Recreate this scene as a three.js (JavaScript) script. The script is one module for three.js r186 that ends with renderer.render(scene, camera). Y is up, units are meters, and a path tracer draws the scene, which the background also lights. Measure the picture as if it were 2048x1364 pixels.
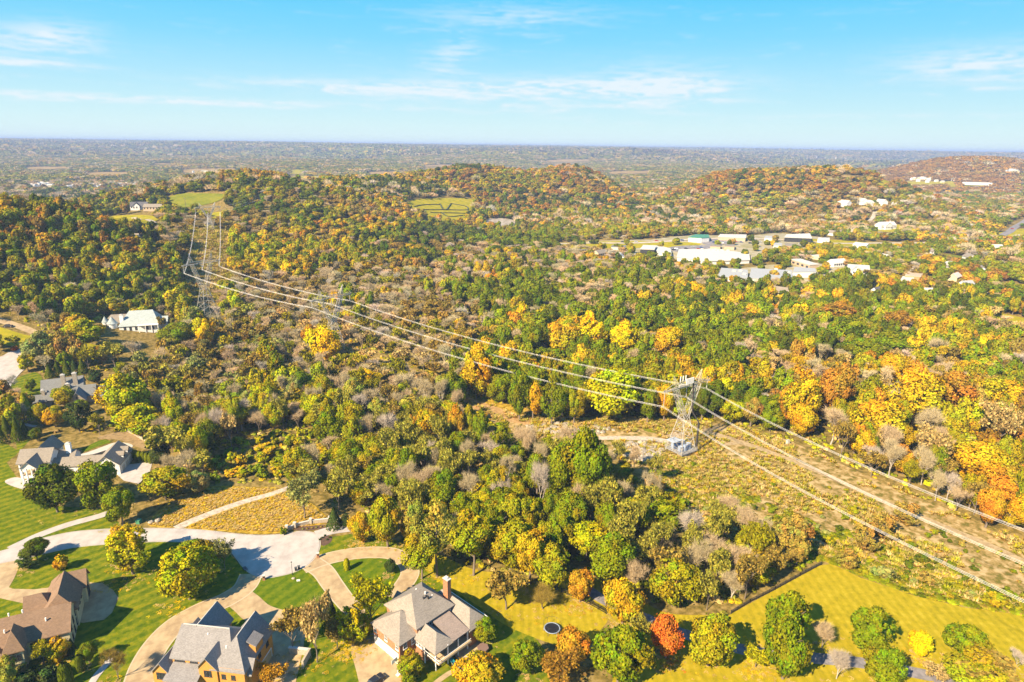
import * as THREE from 'three';
import { mergeGeometries } from 'three/addons/utils/BufferGeometryUtils.js';

// ------------------------------------------------------------------ camera, sky, sun, exposure
const EYE = 115, F = 1300, PITCH = -16.75 * Math.PI / 180, ROLL = 0.76 * Math.PI / 180;
const scene = new THREE.Scene();
const camera = new THREE.PerspectiveCamera(2 * Math.atan(682 / F) * 180 / Math.PI, 2048 / 1364, 1, 60000);
camera.position.set(0, EYE, 0);
camera.rotation.order = 'YXZ';
camera.rotation.set(PITCH, 0, ROLL);
const renderer = new THREE.WebGLRenderer({ antialias: true });
renderer.toneMapping = THREE.LinearToneMapping;
const EXPOSURE = 3.05;
renderer.toneMappingExposure = EXPOSURE;
renderer.shadowMap.enabled = true;

// small deterministic random and noise
function rng(seed) { let s = seed >>> 0; return () => { s = (s + 0x6d2b79f5) >>> 0; let t = Math.imul(s ^ (s >>> 15), 1 | s); t = (t + Math.imul(t ^ (t >>> 7), 61 | t)) ^ t; return ((t ^ (t >>> 14)) >>> 0) / 4294967296; }; }
function hash(i, j) { let h = Math.imul(i | 0, 374761393) + Math.imul(j | 0, 668265263); h = Math.imul(h ^ (h >>> 13), 1274126177); return ((h ^ (h >>> 16)) >>> 0) / 4294967296; }
function vnoise(x, y) {
  const i = Math.floor(x), j = Math.floor(y), a = x - i, b = y - j, u = a * a * (3 - 2 * a), v = b * b * (3 - 2 * b);
  return (hash(i, j) * (1 - u) + hash(i + 1, j) * u) * (1 - v) + (hash(i, j + 1) * (1 - u) + hash(i + 1, j + 1) * u) * v;
}
function fbm(x, y, n = 4) { let s = 0, a = 0.5, t = 0; for (let k = 0; k < n; k++) { s += a * vnoise(x, y); t += a; a *= 0.5; x = x * 2.03 + 17.1; y = y * 2.03 + 9.7; } return s / t; }
const sstep = (a, b, x) => { const t = Math.min(1, Math.max(0, (x - a) / (b - a))); return t * t * (3 - 2 * t); };
const mix = (a, b, t) => a + (b - a) * t;

// sky: clear air with thin high cloud; the same all round, no sun disc
{
  const W = 4096, H = 2048, d = new Float32Array(W * H * 4);
  const stops = [[0, .80, .96, .965], [1.5, .71, .94, .965], [3, .59, .89, .98], [5, .45, .82, 1.0], [8, .25, .72, 1.02], [11, .14, .65, 1.02], [20, .11, .48, .95], [40, .07, .32, .72], [90, .05, .22, .55]];
  // streaks of cirrus: azimuth (deg, right positive), elevation, half length, half height, tilt, strength
  const streaks = [[0, 4.2, 13, .8, -.008, .5], [8, 4.7, 11, .5, 0, .55], [-15, 4.4, 10, .35, .0, .45], [-28, 2.9, 20, .22, 0, .6], [-34, 6.5, 3.6, .8, .10, .6], [-5, 6.9, 2.6, .8, .18, .45], [0, 9.8, 8, .7, .01, .3], [34, 5.6, 6, .9, -.05, .55], [12, 5.0, 6, 1.1, -.03, .4], [-36, 4.9, 5, .16, 0, .55], [28, 2.4, 10, .15, 0, .25], [40, 6.9, 4, .5, 0, .5]];
  for (let r = 0; r < H; r++) {
    const el = ((r + .5) / H - .5) * 180;
    const e = Math.max(0, el); let k = 0; while (k < stops.length - 2 && stops[k + 1][0] < e) k++;
    const t = Math.min(1, (e - stops[k][0]) / (stops[k + 1][0] - stops[k][0]));
    const c = [1, 2, 3].map((q) => mix(stops[k][q], stops[k + 1][q], t));
    for (let x = 0; x < W; x++) {
      const az = ((x + .5) / W - .25) * 360, o = (r * W + x) * 4; // 0 is straight ahead
      let m = 0;
      if (el > .3 && el < 45) {
        let a = az; if (a > 180) a -= 360; if (el > 15 && (x & 1)) { for (let q = 0; q < 4; q++) d[o + q] = d[o - 4 + q]; continue; }
        const n = fbm(a * .32 + 40 + fbm(a * .3, el * 1.5, 2) * 3, el * 2.6 + a * .1 + 60, 5);
        const fine = fbm(a * .85 + 7 + n * 3, el * 7 + 3, 4);
        if (Math.abs(a) < 62) for (const [sa, se, sl, sh, tilt, s] of streaks) {
          const u = (a - sa) / sl; if (u * u > 2.2) continue;
          const v = (el - se - tilt * (a - sa) + (n - .5) * sh * 2.4) / (sh * (.65 + n));
          m += 1.6 * s * Math.exp(-u * u * 1.4 - v * v) * sstep(.28, .72, fine * .6 + n * .45);
        }
        m += .28 * sstep(.54, .82, n) * sstep(.35, .7, fine) * sstep(.5, 3, el) * (Math.abs(a) < 62 ? .45 : 1);
      }
      m = Math.min(.8, m);
      d[o] = mix(c[0], .90, m) / EXPOSURE; d[o + 1] = mix(c[1], .955, m) / EXPOSURE; d[o + 2] = mix(c[2], 1.0, m) / EXPOSURE; d[o + 3] = 1;
    }
  }
  const t = new THREE.DataTexture(d, W, H, THREE.RGBAFormat, THREE.FloatType);
  t.mapping = THREE.EquirectangularReflectionMapping; t.magFilter = THREE.LinearFilter; t.needsUpdate = true;
  scene.background = t; scene.environment = t;
}
const SUN = new THREE.Vector3(-.549, .598, .583).normalize();
{
  const sun = new THREE.DirectionalLight(0xffe7c2, 4.5);
  sun.name = 'sun'; sun.position.copy(SUN).multiplyScalar(900).add(new THREE.Vector3(0, 0, -250)); sun.target.position.set(0, 0, -250);
  sun.castShadow = true; sun.shadow.mapSize.set(4096, 4096);
  Object.assign(sun.shadow.camera, { left: -500, right: 500, top: 500, bottom: -500, near: 10, far: 2500 });
  scene.add(sun, sun.target);
}

// ------------------------------------------------------------------ helpers: pixels of the survey photograph <-> places on the ground
const camM = new THREE.Matrix4().makeRotationFromEuler(camera.rotation), camI = camM.clone().invert();
function rayOf(px, py) { return new THREE.Vector3(px - 1024, 682 - py, -F).applyMatrix4(camM).normalize(); }
function at(px, py, h = 0) { const r = rayOf(px, py); const t = (h - EYE) / r.y; return new THREE.Vector3(r.x * t, h, r.z * t); }
function atD(px, py, D) { const r = rayOf(px, py); const t = D / Math.hypot(r.x, r.z); return new THREE.Vector3(r.x * t, EYE + r.y * t, r.z * t); }
function toPx(x, y, z) { const v = new THREE.Vector3(x, y - EYE, z).applyMatrix4(camI); return [1024 + F * v.x / -v.z, 682 - F * v.y / -v.z, -v.z]; }
function onGround(px, py) { const r = rayOf(px, py); let t0 = 60; for (let t = 60; t < 20000; t *= 1.01) { if (EYE + r.y * t < ground(r.x * t, r.z * t)) { let a = t0, b = t; for (let k = 0; k < 24; k++) { const m = (a + b) / 2; if (EYE + r.y * m < ground(r.x * m, r.z * m)) b = m; else a = m; } return new THREE.Vector3(r.x * b, ground(r.x * b, r.z * b), r.z * b); } t0 = t; } return at(px, py); }
const onG = (list) => list.map(([x, y]) => onGround(x, y));

const names = new Map();
function numbered(n) { const k = names.get(n) ?? 0; names.set(n, k + 1); return k ? n + '_' + String(k).padStart(3, '0') : n; }
function shadowed(o) { o.traverse((m) => { if (m.isMesh) { m.castShadow = true; m.receiveShadow = true; } }); return o; }
function tag(o, label, category, group) { o.userData = { label, category }; if (group) o.userData.group = group; return o; }
function struct(name, geo, mat, label) { const m = new THREE.Mesh(geo, mat); m.name = numbered(name); m.userData = { kind: 'structure' }; if (label) m.userData.label = label; m.receiveShadow = m.castShadow = true; scene.add(m); return m; }
function stuff(name, m, label) { m.name = numbered(name); m.userData = { kind: 'stuff', label }; m.castShadow = m.receiveShadow = true; scene.add(m); return m; }
function thing(name, label, category, x, y, z, turn = 0, group) { const o = new THREE.Group(); o.name = numbered(name); o.position.set(x, y, z); o.rotation.y = turn; tag(o, label, category, group); scene.add(o); return o; }
function part(parent, name, geo, mat, label) { const m = new THREE.Mesh(geo, mat); m.name = name; m.castShadow = m.receiveShadow = true; if (label) m.userData.label = label; parent.add(m); return m; }

// polygons with flat faces and uv in metres
class MB {
  constructor() { this.p = []; this.n = []; this.u = []; }
  poly(pts, hint) { // planar convex polygon, counter-clockwise from outside
    const v = pts.map((q) => new THREE.Vector3(...q)), n = new THREE.Vector3();
    for (let i = 0; i < v.length; i++) { const a = v[i], b = v[(i + 1) % v.length]; n.x += (a.y - b.y) * (a.z + b.z); n.y += (a.z - b.z) * (a.x + b.x); n.z += (a.x - b.x) * (a.y + b.y); }
    n.normalize();
    if (hint && n.dot(new THREE.Vector3(...hint)) < 0) { v.reverse(); n.negate(); }
    let U = new THREE.Vector3(0, 1, 0).cross(n); if (U.lengthSq() < 1e-4) U.set(1, 0, 0); U.normalize(); const V = n.clone().cross(U);
    for (let i = 1; i < v.length - 1; i++) for (const q of [v[0], v[i], v[i + 1]]) { this.p.push(q.x, q.y, q.z); this.n.push(n.x, n.y, n.z); this.u.push(q.dot(U), q.dot(V)); }
    return this;
  }
  box(x0, y0, z0, x1, y1, z1) {
    this.poly([[x0, y0, z1], [x1, y0, z1], [x1, y1, z1], [x0, y1, z1]]); this.poly([[x1, y0, z0], [x0, y0, z0], [x0, y1, z0], [x1, y1, z0]]);
    this.poly([[x1, y0, z1], [x1, y0, z0], [x1, y1, z0], [x1, y1, z1]]); this.poly([[x0, y0, z0], [x0, y0, z1], [x0, y1, z1], [x0, y1, z0]]);
    this.poly([[x0, y1, z1], [x1, y1, z1], [x1, y1, z0], [x0, y1, z0]]); this.poly([[x0, y0, z0], [x1, y0, z0], [x1, y0, z1], [x0, y0, z1]]);
    return this;
  }
  bar(a, b, r, sides = 4) { // straight member between two points
    const A = new THREE.Vector3(...a), B = new THREE.Vector3(...b), d = B.clone().sub(A).normalize(), e = Math.abs(d.y) > .9 ? new THREE.Vector3(1, 0, 0) : new THREE.Vector3(0, 1, 0), s = e.cross(d).normalize(), q = d.clone().cross(s);
    const ring = (c, k, rr) => { const w = (k + .5) / sides * 2 * Math.PI; return c.clone().addScaledVector(s, Math.cos(w) * rr).addScaledVector(q, Math.sin(w) * rr).toArray(); };
    const r1 = Array.isArray(r) ? r[0] : r, r2 = Array.isArray(r) ? r[1] : r;
    for (let k = 0; k < sides; k++) this.poly([ring(A, k, r1), ring(A, k + 1, r1), ring(B, k + 1, r2), ring(B, k, r2)]);
    this.poly([...Array(sides).keys()].map((k) => ring(B, k, r2))); this.poly([...Array(sides).keys()].map((k) => ring(A, sides - k, r1)));
    return this;
  }
  geo() { const g = new THREE.BufferGeometry(); g.setAttribute('position', new THREE.Float32BufferAttribute(this.p, 3)); g.setAttribute('normal', new THREE.Float32BufferAttribute(this.n, 3)); g.setAttribute('uv', new THREE.Float32BufferAttribute(this.u, 2)); return g; }
}

// ------------------------------------------------------------------ textures and materials
function noiseTex(size, fn, repeat, srgb = true) { // fn(u, v) -> [r, g, b] 0..255, tiles because fn is given wrapped coordinates
  const d = new Uint8Array(size * size * 4);
  for (let y = 0; y < size; y++) for (let x = 0; x < size; x++) { const c = fn(x / size, y / size), o = (y * size + x) * 4; d[o] = c[0]; d[o + 1] = c[1]; d[o + 2] = c[2]; d[o + 3] = 255; }
  const t = new THREE.DataTexture(d, size, size); t.wrapS = t.wrapT = THREE.RepeatWrapping; t.magFilter = THREE.LinearFilter; t.minFilter = THREE.LinearMipmapLinearFilter;
  if (srgb) t.colorSpace = THREE.SRGBColorSpace; if (repeat) t.repeat.set(repeat, repeat); t.needsUpdate = true; return t;
}
function tileFbm(u, v, f, n = 4, seed = 0) { let s = 0, a = .5, t = 0; for (let k = 0; k < n; k++) { const w = f; const x = u * w, y = v * w, i = Math.floor(x), j = Math.floor(y), p = x - i, q = y - j, U = p * p * (3 - 2 * p), V = q * q * (3 - 2 * q), m = (i2, j2) => hash(((i2 % w) + w) % w + seed * 57 + k * 131, ((j2 % w) + w) % w + seed * 91); s += a * ((m(i, j) * (1 - U) + m(i + 1, j) * U) * (1 - V) + (m(i, j + 1) * (1 - U) + m(i + 1, j + 1) * U) * V); t += a; a *= .6; f *= 2; } return s / t; }
const lin = (c) => Math.round(255 * (c <= .0031308 ? 12.92 * c : 1.055 * Math.pow(c, 1 / 2.4) - .055));
function grainTex(colors, f, seed, size = 512, contrast = 1, stripes = 0, depth = .13) { // blends a few linear colours by noise
  return noiseTex(size, (u, v) => { let t = (tileFbm(u, v, f, 6, seed) - .5) * 2.1 * contrast + .5 + (hash(u * size | 0, (v * size | 0) + seed) - .5) * .22 + (stripes ? depth * Math.tanh(3 * Math.sin(u * stripes * 6.2832 + .8 * tileFbm(u, v, 3, 2, seed + 3))) : 0); t = Math.min(.999, Math.max(0, t)) * (colors.length - 1); const k = Math.floor(t), w = t - k, a = colors[k], b = colors[k + 1] ?? a; return [0, 1, 2].map((q) => lin(mix(a[q], b[q], w))); });
}
const std = (o) => new THREE.MeshStandardMaterial({ roughness: .9, ...o });
const rgb = (r, g, b) => new THREE.Color().setRGB(r, g, b);
const M = {
  road: std({ map: grainTex([[.34, .305, .28], [.40, .365, .335], [.45, .41, .38]], 6, 1), name: 'pale concrete road' }),
  drive: std({ map: grainTex([[.29, .205, .11], [.36, .265, .145], [.42, .32, .18]], 6, 2), name: 'tan exposed concrete' }),
  driveEdge: std({ color: rgb(.46, .37, .25) }),
  kerb: std({ color: rgb(.46, .42, .36) }),
  gravel: std({ map: grainTex([[.30, .25, .19], [.42, .36, .28], [.52, .46, .37]], 12, 3) }),
  asphalt: std({ map: grainTex([[.13, .125, .13], [.19, .18, .19], [.24, .225, .23]], 9, 4) }),
  lawn: std({ map: grainTex([[.06, .10, .004], [.095, .13, .005], [.14, .16, .006], [.20, .185, .008]], 30, 5, 1024, .8, 8, .2) }),
  lawnFine: std({ map: grainTex([[.055, .105, .004], [.09, .135, .005], [.14, .165, .006]], 30, 15, 1024, .7, 7, .2) }),
  goldLawn: std({ map: grainTex([[.22, .19, .008], [.29, .235, .010], [.34, .265, .012], [.41, .325, .03]], 30, 6, 1024, .6, 15, .13) }),
  meadow: std({ map: grainTex([[.16, .11, .012], [.28, .185, .015], [.38, .25, .025], [.46, .32, .06]], 14, 7, 1024, 1.2) }),
  brush: std({ map: grainTex([[.12, .11, .02], [.24, .17, .055], [.33, .235, .095], [.42, .32, .16]], 10, 8, 1024, 1.25) }),
  litter: std({ map: grainTex([[.09, .075, .018], [.15, .115, .032], [.22, .16, .05], [.28, .21, .08]], 20, 9, 1024), vertexColors: true }),
  field: std({ map: grainTex([[.21, .20, .010], [.29, .255, .012], [.36, .29, .02]], 7, 10) }),
  greenField: std({ map: grainTex([[.11, .135, .012], [.15, .165, .014], [.20, .19, .018]], 7, 11) }),
  tanField: std({ map: grainTex([[.22, .155, .05], [.29, .20, .07], [.35, .25, .10]], 7, 12) }),
  rock: std({ map: grainTex([[.17, .14, .10], [.30, .26, .20], [.42, .38, .32]], 8, 13) }),
  sand: std({ map: grainTex([[.24, .17, .08], [.33, .24, .12], [.40, .31, .17]], 9, 19) }), ditch: std({ map: grainTex([[.05, .05, .015], [.09, .085, .02]], 9, 43) }), mulch: std({ map: grainTex([[.06, .035, .02], [.11, .06, .035]], 10, 14) }),
  bark: std({ map: grainTex([[.09, .07, .055], [.16, .13, .105], [.22, .185, .155]], 8, 16, 256) }),
  paleBark: std({ map: grainTex([[.24, .21, .18], [.36, .33, .29], [.48, .45, .41]], 8, 17, 256) }),
  white: std({ color: rgb(.78, .77, .75), roughness: .6 }),
  offWhite: std({ color: rgb(.50, .48, .44), roughness: .7 }),
  glass: std({ color: rgb(.035, .045, .06), roughness: .12 }),
  steel: std({ color: rgb(.46, .43, .37), roughness: .55, metalness: .15 }),
  dark: std({ color: rgb(.03, .03, .032), roughness: .5 }),
  black: std({ color: rgb(.015, .015, .016), roughness: .45 }),
  wire: std({ color: rgb(.82, .80, .77), roughness: .5 }),
};
const shingle = (a, seed) => std({ map: (() => { const t = noiseTex(512, (u, v) => { const row = Math.floor(v * 48), off = hash(row, seed) * 7, col = Math.floor((u * 24 + off) % 24), edge = (v * 48 % 1) < .16 ? .82 : 1; const k = (.82 + .3 * hash(col + 100 * seed, row) + .25 * (tileFbm(u, v, 4, 4, seed) - .5)) * edge; return a.map((c) => lin(Math.min(1, c * k))); }); t.repeat.set(1 / 8, 1 / 8); return t; })(), roughness: .92 });
const walls = (colors, seed, rep = 1 / 3) => { const t = grainTex(colors, 12, seed, 256, .7); t.repeat.set(rep, rep); return std({ map: t }); };
const brickTex = (a, mortar, seed) => { const t = noiseTex(512, (u, v) => { const row = Math.floor(v * 32), x = u * 12 + (row % 2) * .5, m = (v * 32 % 1) < .14 || (x % 1) < .05; const k = .7 + .55 * hash(Math.floor(x) % 12 + row * 31, seed); return m ? mortar.map(lin) : a.map((c) => lin(Math.min(1, c * k))); }); t.repeat.set(1 / 2.6, 1 / 2.6); return std({ map: t }); };
Object.assign(M, {
  roofGreyTan: shingle([.26, .228, .19], 21), roofSlate: shingle([.215, .205, .20], 22), roofBrown: shingle([.20, .128, .078], 23), roofTan: shingle([.235, .205, .165], 24), roofBlueGrey: shingle([.33, .375, .37], 25), roofGrey: shingle([.165, .17, .165], 26), roofFlat: shingle([.26, .205, .17], 27), roofDark: shingle([.10, .10, .11], 28),
  brick: brickTex([.34, .125, .045], [.36, .27, .19], 31), stucco: walls([[.40, .19, .035], [.47, .23, .045], [.52, .26, .055]], 32), cream: walls([[.46, .40, .24], [.54, .48, .30], [.58, .52, .34]], 33), stone: walls([[.25, .21, .155], [.38, .32, .24], [.48, .42, .33]], 34, 1 / 2), whiteWall: walls([[.62, .62, .61], [.70, .70, .69]], 35), tanBrick: brickTex([.44, .33, .22], [.42, .36, .28], 36),
  green: std({ color: rgb(.06, .22, .12), roughness: .5 }), teal: std({ color: rgb(.02, .20, .24), roughness: .35 }), greyRoof: walls([[.28, .30, .31], [.36, .38, .39]], 37, 1 / 9), whiteRoof: walls([[.44, .43, .40], [.54, .53, .50]], 38, 1 / 9), orangeWall: walls([[.42, .24, .10], [.50, .29, .12]], 39), wood: walls([[.42, .30, .16], [.50, .37, .21]], 40),
});
for (const k of ['lawn', 'lawnFine', 'goldLawn', 'meadow', 'brush', 'litter', 'field', 'greenField', 'tanField']) { const m = M[k]; M[k] = new THREE.MeshPhysicalMaterial({ map: m.map, vertexColors: m.vertexColors, roughness: 1, specularIntensity: 0 }); }
for (const k of ['road', 'drive', 'gravel', 'asphalt', 'lawn', 'lawnFine', 'goldLawn', 'meadow', 'brush', 'litter', 'field', 'greenField', 'tanField', 'rock', 'mulch']) M[k].map.repeat.set(1, 1);
M.lawn.map.rotation = .75; M.lawnFine.map.rotation = .5;

// ------------------------------------------------------------------ the ground
const hills = [ // pixel column and distance of the middle, height, spread across and along the line of sight
  [10, 620, 35, 105, 120], [400, 520, -8, 50, 110], [290, 1010, 33, 150, 140], [480, 1120, 33, 110, 190], [610, 860, 37, 110, 160], [740, 1150, 39, 120, 170], [950, 1380, 66, 150, 200], [1150, 1500, 54, 80, 170], [1420, 1420, 36, 85, 150], [1590, 1480, 64, 140, 180], [1740, 1560, 30, 100, 170],
  [1900, 3000, 50, 210, 300], [1960, 3050, 42, 130, 260], [1820, 3000, 26, 140, 260], [-250, 700, 38, 160, 150], [2500, 1700, 16, 200, 250], [640, 620, 8, 60, 90], [330, 700, 8, 60, 90],
].map(([px, D, h, sx, sz]) => { const p = atD(px, 500, D), l = Math.hypot(p.x, p.z); return { x: p.x, z: p.z, ux: -p.z / l, uz: p.x / l, wx: p.x / l, wz: p.z / l, h, sx, sz }; });
function ground(x, z) {
  const D = Math.hypot(x, z);
  if (D < 280) return 0;
  let y = 0;
  for (const b of hills) { const dx = x - b.x, dz = z - b.z, a = (dx * b.ux + dz * b.uz) / b.sx, c = (dx * b.wx + dz * b.wz) / b.sz, q = a * a + c * c; if (q < 12) y += b.h * Math.exp(-q * .7) ; }
  y *= sstep(280, 430, D);
  y += (fbm(x / 170 + 31, z / 170 + 7, 3) - .5) * 9 * sstep(300, 700, D) ;
  if (D > 2200) {
    const az = Math.atan2(x, -z) * 57.3;
    const edge = 4000 + (fbm(x / 2600 + 5, z / 2600 + 3, 4) - .5) * 3000 + sstep(0, 30, az) * 2600;
    y += sstep(0, 2300, D - edge) * (86 + (fbm(x / 1300, z / 1300 + 50, 4) - .5) * 90) * (1 - .12 * sstep(5, 30, az));
    y += (fbm(x / 900 + 11, z / 900 + 2, 4) - .42) * 40 * sstep(2200, 3600, D);
    const cap = EYE - D * .0005 - 21 + (fbm(x / 1100 + 77, z / 2500, 3) - .5) * 26; if (y > cap - 12) y = cap - 12 + 16 * Math.tanh((y - cap + 12) / 22);
  }
  return y;
}
const inPoly = (pts, x, z) => { let c = false; for (let i = 0, j = pts.length - 1; i < pts.length; j = i++) { const a = pts[i], b = pts[j]; if ((a.z > z) !== (b.z > z) && x < (b.x - a.x) * (z - a.z) / (b.z - a.z) + a.x) c = !c; } return c; };
{
  const rings = []; for (let r = 40; r < 27000; r *= 1.0165) rings.push(r);
  const cols = []; for (let a = -52; a <= 52; a += .24) cols.push(a); for (let a = 56; a < 308; a += 6) cols.push(a);
  const p = [], u = [], c = [], idx = [];
  for (const r of [0, ...rings]) for (const a of cols) {
    const w = a * Math.PI / 180, x = Math.sin(w) * r, z = -Math.cos(w) * r; p.push(x, ground(x, z), z); u.push(x / 24, z / 24);
    const n = fbm(x / 90, z / 90, 3);
    const g = [mix(.75, 1.25, n), mix(.8, 1.2, n), mix(.7, 1.2, n)];
    c.push(...g);
  }
  const N = cols.length, R = rings.length + 1;
  for (let i = 0; i < R - 1; i++) for (let j = 0; j < N; j++) { const k = (j + 1) % N, a = i * N + j, b = i * N + k, d = a + N, e = b + N; idx.push(a, b, d, b, e, d); }
  const g = new THREE.BufferGeometry(); g.setIndex(idx); g.setAttribute('position', new THREE.Float32BufferAttribute(p, 3)); g.setAttribute('uv', new THREE.Float32BufferAttribute(u, 2)); g.setAttribute('color', new THREE.Float32BufferAttribute(c, 3)); g.computeVertexNormals();
  if (g.attributes.normal.getY(N * 40 + 20) < 0) { const ix = g.index.array; for (let i = 0; i < ix.length; i += 3) { const t = ix[i]; ix[i] = ix[i + 1]; ix[i + 1] = t; } g.computeVertexNormals(); }
  struct('ground', g, M.litter);
}
// sheets laid on the ground; uv in metres over the texture's size
function smooth(pts, n = 4, closed = true) { const c = new THREE.CatmullRomCurve3(pts, closed, 'centripetal'); return c.getPoints(pts.length * n).slice(0, closed ? -1 : undefined); }
function sheet(pts, lift, uvSize, edge = 0) {
  const tris = THREE.ShapeUtils.triangulateShape(pts.map((p) => new THREE.Vector2(p.x, p.z)), []);
  let T = tris.map((t) => t.map((i) => [pts[i].x, pts[i].z]));
  if (edge) for (let it = 0; it < 9; it++) { const out = []; let any = false; for (const t of T) { let k = -1, L = edge; for (let i = 0; i < 3; i++) { const a = t[i], b = t[(i + 1) % 3], l = Math.hypot(a[0] - b[0], a[1] - b[1]); if (l > L) { L = l; k = i; } } if (k < 0) out.push(t); else { any = true; const a = t[k], b = t[(k + 1) % 3], c = t[(k + 2) % 3], m = [(a[0] + b[0]) / 2, (a[1] + b[1]) / 2]; out.push([a, m, c], [m, b, c]); } } T = out; if (!any) break; }
  const p = [], u = [];
  for (const t of T) { const [a, b, c] = t, up = (b[0] - a[0]) * (c[1] - a[1]) - (b[1] - a[1]) * (c[0] - a[0]) < 0; for (const q of up ? [a, b, c] : [a, c, b]) { p.push(q[0], ground(q[0], q[1]) + lift, q[1]); u.push(q[0] / uvSize, q[1] / uvSize); } }
  const g = new THREE.BufferGeometry(); g.setAttribute('position', new THREE.Float32BufferAttribute(p, 3)); g.setAttribute('uv', new THREE.Float32BufferAttribute(u, 2)); g.computeVertexNormals(); return g;
}
function ribbon(pts, width, lift, uvSize) { // a path along a line of ground points
  const p = [], u = [], idx = [], w = Array.isArray(width) ? width : [width, width];
  pts.forEach((q, i) => { const a = pts[Math.max(0, i - 1)], b = pts[Math.min(pts.length - 1, i + 1)], dx = b.x - a.x, dz = b.z - a.z, l = Math.hypot(dx, dz) || 1, h = mix(w[0], w[1], i / (pts.length - 1)) / 2; for (const s of [-1, 1]) { const x = q.x - dz / l * h * s, z = q.z + dx / l * h * s; p.push(x, ground(x, z) + lift, z); u.push(x / uvSize, z / uvSize); } if (i) { const k = i * 2; idx.push(k - 2, k, k - 1, k - 1, k, k + 1); } });
  const g = new THREE.BufferGeometry(); g.setIndex(idx); g.setAttribute('position', new THREE.Float32BufferAttribute(p, 3)); g.setAttribute('uv', new THREE.Float32BufferAttribute(u, 2)); g.computeVertexNormals();
  if (g.attributes.normal.getY(0) < 0) { const ix = g.index.array; for (let i = 0; i < ix.length; i += 3) { const t = ix[i]; ix[i] = ix[i + 1]; ix[i + 1] = t; } g.computeVertexNormals(); } return g;
}
function kerbGeo(pts, w, h, y0 = 0) { // raised edging along a line
  const b = new MB();
  for (let i = 0; i < pts.length - 1; i++) { const A = pts[i], B = pts[i + 1], dx = B.x - A.x, dz = B.z - A.z, l = Math.hypot(dx, dz); if (l < .05) continue; const nx = -dz / l * w / 2, nz = dx / l * w / 2, ya = ground(A.x, A.z) + y0, yb = ground(B.x, B.z) + y0; const q = (P, s, y, hh) => [P.x + nx * s, y + hh, P.z + nz * s]; b.poly([q(A, 1, ya, h), q(B, 1, yb, h), q(B, -1, yb, h), q(A, -1, ya, h)], [0, 1, 0]); b.poly([q(A, 1, ya, 0), q(B, 1, yb, 0), q(B, 1, yb, h), q(A, 1, ya, h)], [nx, 0, nz]); b.poly([q(A, -1, ya, 0), q(B, -1, yb, 0), q(B, -1, yb, h), q(A, -1, ya, h)], [-nx, 0, -nz]); }
  return b.geo();
}
const tracks = []; const clearings = []; // ground where no forest tree is planted
const keepClear = (x, z) => tracks.some((c) => inPoly(c, x, z));
const clearPx = (list) => { const p = onG(list); clearings.push(p); return p; };
function lay(name, list, mat, lift, uvSize, o = {}) { let p = onG(list); if (o.smooth !== false) p = smooth(p, 5); if (o.clear !== false) clearings.push(p); const m = struct(name, sheet(p, lift, uvSize, o.edge ?? 0), mat, o.label); if (o.kerb) struct('kerb', kerbGeo([...p, p[0]], o.kerb, .1), M.kerb); return p; }
function strip(name, list, width, mat, lift, uvSize, o = {}) { const p = smooth(onG(list), 8, false); const m = struct(name, ribbon(p, width, lift, uvSize), mat, o.label); if (o.clear !== false) { const w = (Array.isArray(width) ? Math.max(...width) : width) / 2 + (o.margin ?? 3); for (let i = 0; i < p.length - 1; i += 3) { const a = p[i], b = p[Math.min(p.length - 1, i + 3)], dx = b.x - a.x, dz = b.z - a.z, l = Math.hypot(dx, dz) || 1, nx = -dz / l * w, nz = dx / l * w; clearings.push([[a, 1], [b, 1], [b, -1], [a, -1]].map(([q, s]) => ({ x: q.x + nx * s, z: q.z + nz * s }))); } } if (!/corridor/.test(name)) { const w = (Array.isArray(width) ? Math.max(...width) : width) / 2 + .2; for (let i = 0; i < p.length - 1; i += 3) { const a = p[i], b = p[Math.min(p.length - 1, i + 3)], dx = b.x - a.x, dz = b.z - a.z, l = Math.hypot(dx, dz) || 1, nx = -dz / l * w, nz = dx / l * w; tracks.push([[a, 1], [b, 1], [b, -1], [a, -1]].map(([q, s]) => ({ x: q.x + nx * s, z: q.z + nz * s }))); } } if (o.edging) for (const s of [-1, 1]) { const e = p.map((q, i) => { const a = p[Math.max(0, i - 1)], b = p[Math.min(p.length - 1, i + 1)], dx = b.x - a.x, dz = b.z - a.z, l = Math.hypot(dx, dz) || 1, h = (Array.isArray(width) ? mix(width[0], width[1], i / (p.length - 1)) : width) / 2 * s; return new THREE.Vector3(q.x - dz / l * h, 0, q.z + dx / l * h); }); struct('driveway_edging', ribbon(e, .34, lift + .012, 3), M.driveEdge); } return p; }

// ------------------------------------------------------------------ lawns, meadows, drives and roads of the estate
lay('lawn', [[-60, 1120], [0, 1112], [60, 1100], [150, 1090], [220, 1085], [350, 1080], [440, 1090], [500, 1150], [600, 1140], [625, 1110], [640, 1078], [700, 1068], [790, 1080], [850, 1090], [900, 1130], [960, 1200], [1060, 1262], [1090, 1300], [1110, 1440], [600, 1500], [-120, 1480]], M.lawn, .03, 26, { smooth: false });
lay('lawn', [[-40, 900], [0, 905], [30, 950], [60, 985], [110, 1012], [172, 1016], [222, 1018], [232, 1040], [248, 1054], [180, 1062], [100, 1080], [30, 1098], [-60, 1120]], M.lawn, .03, 26, { smooth: false });
lay('yard_grass', [[830, 1096], [880, 1110], [950, 1140], [1040, 1150], [1120, 1185], [1215, 1232], [1200, 1262], [1160, 1300], [1110, 1290], [1060, 1272], [1010, 1250], [960, 1215], [905, 1180], [860, 1150]], M.goldLawn, .055, 30);
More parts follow.
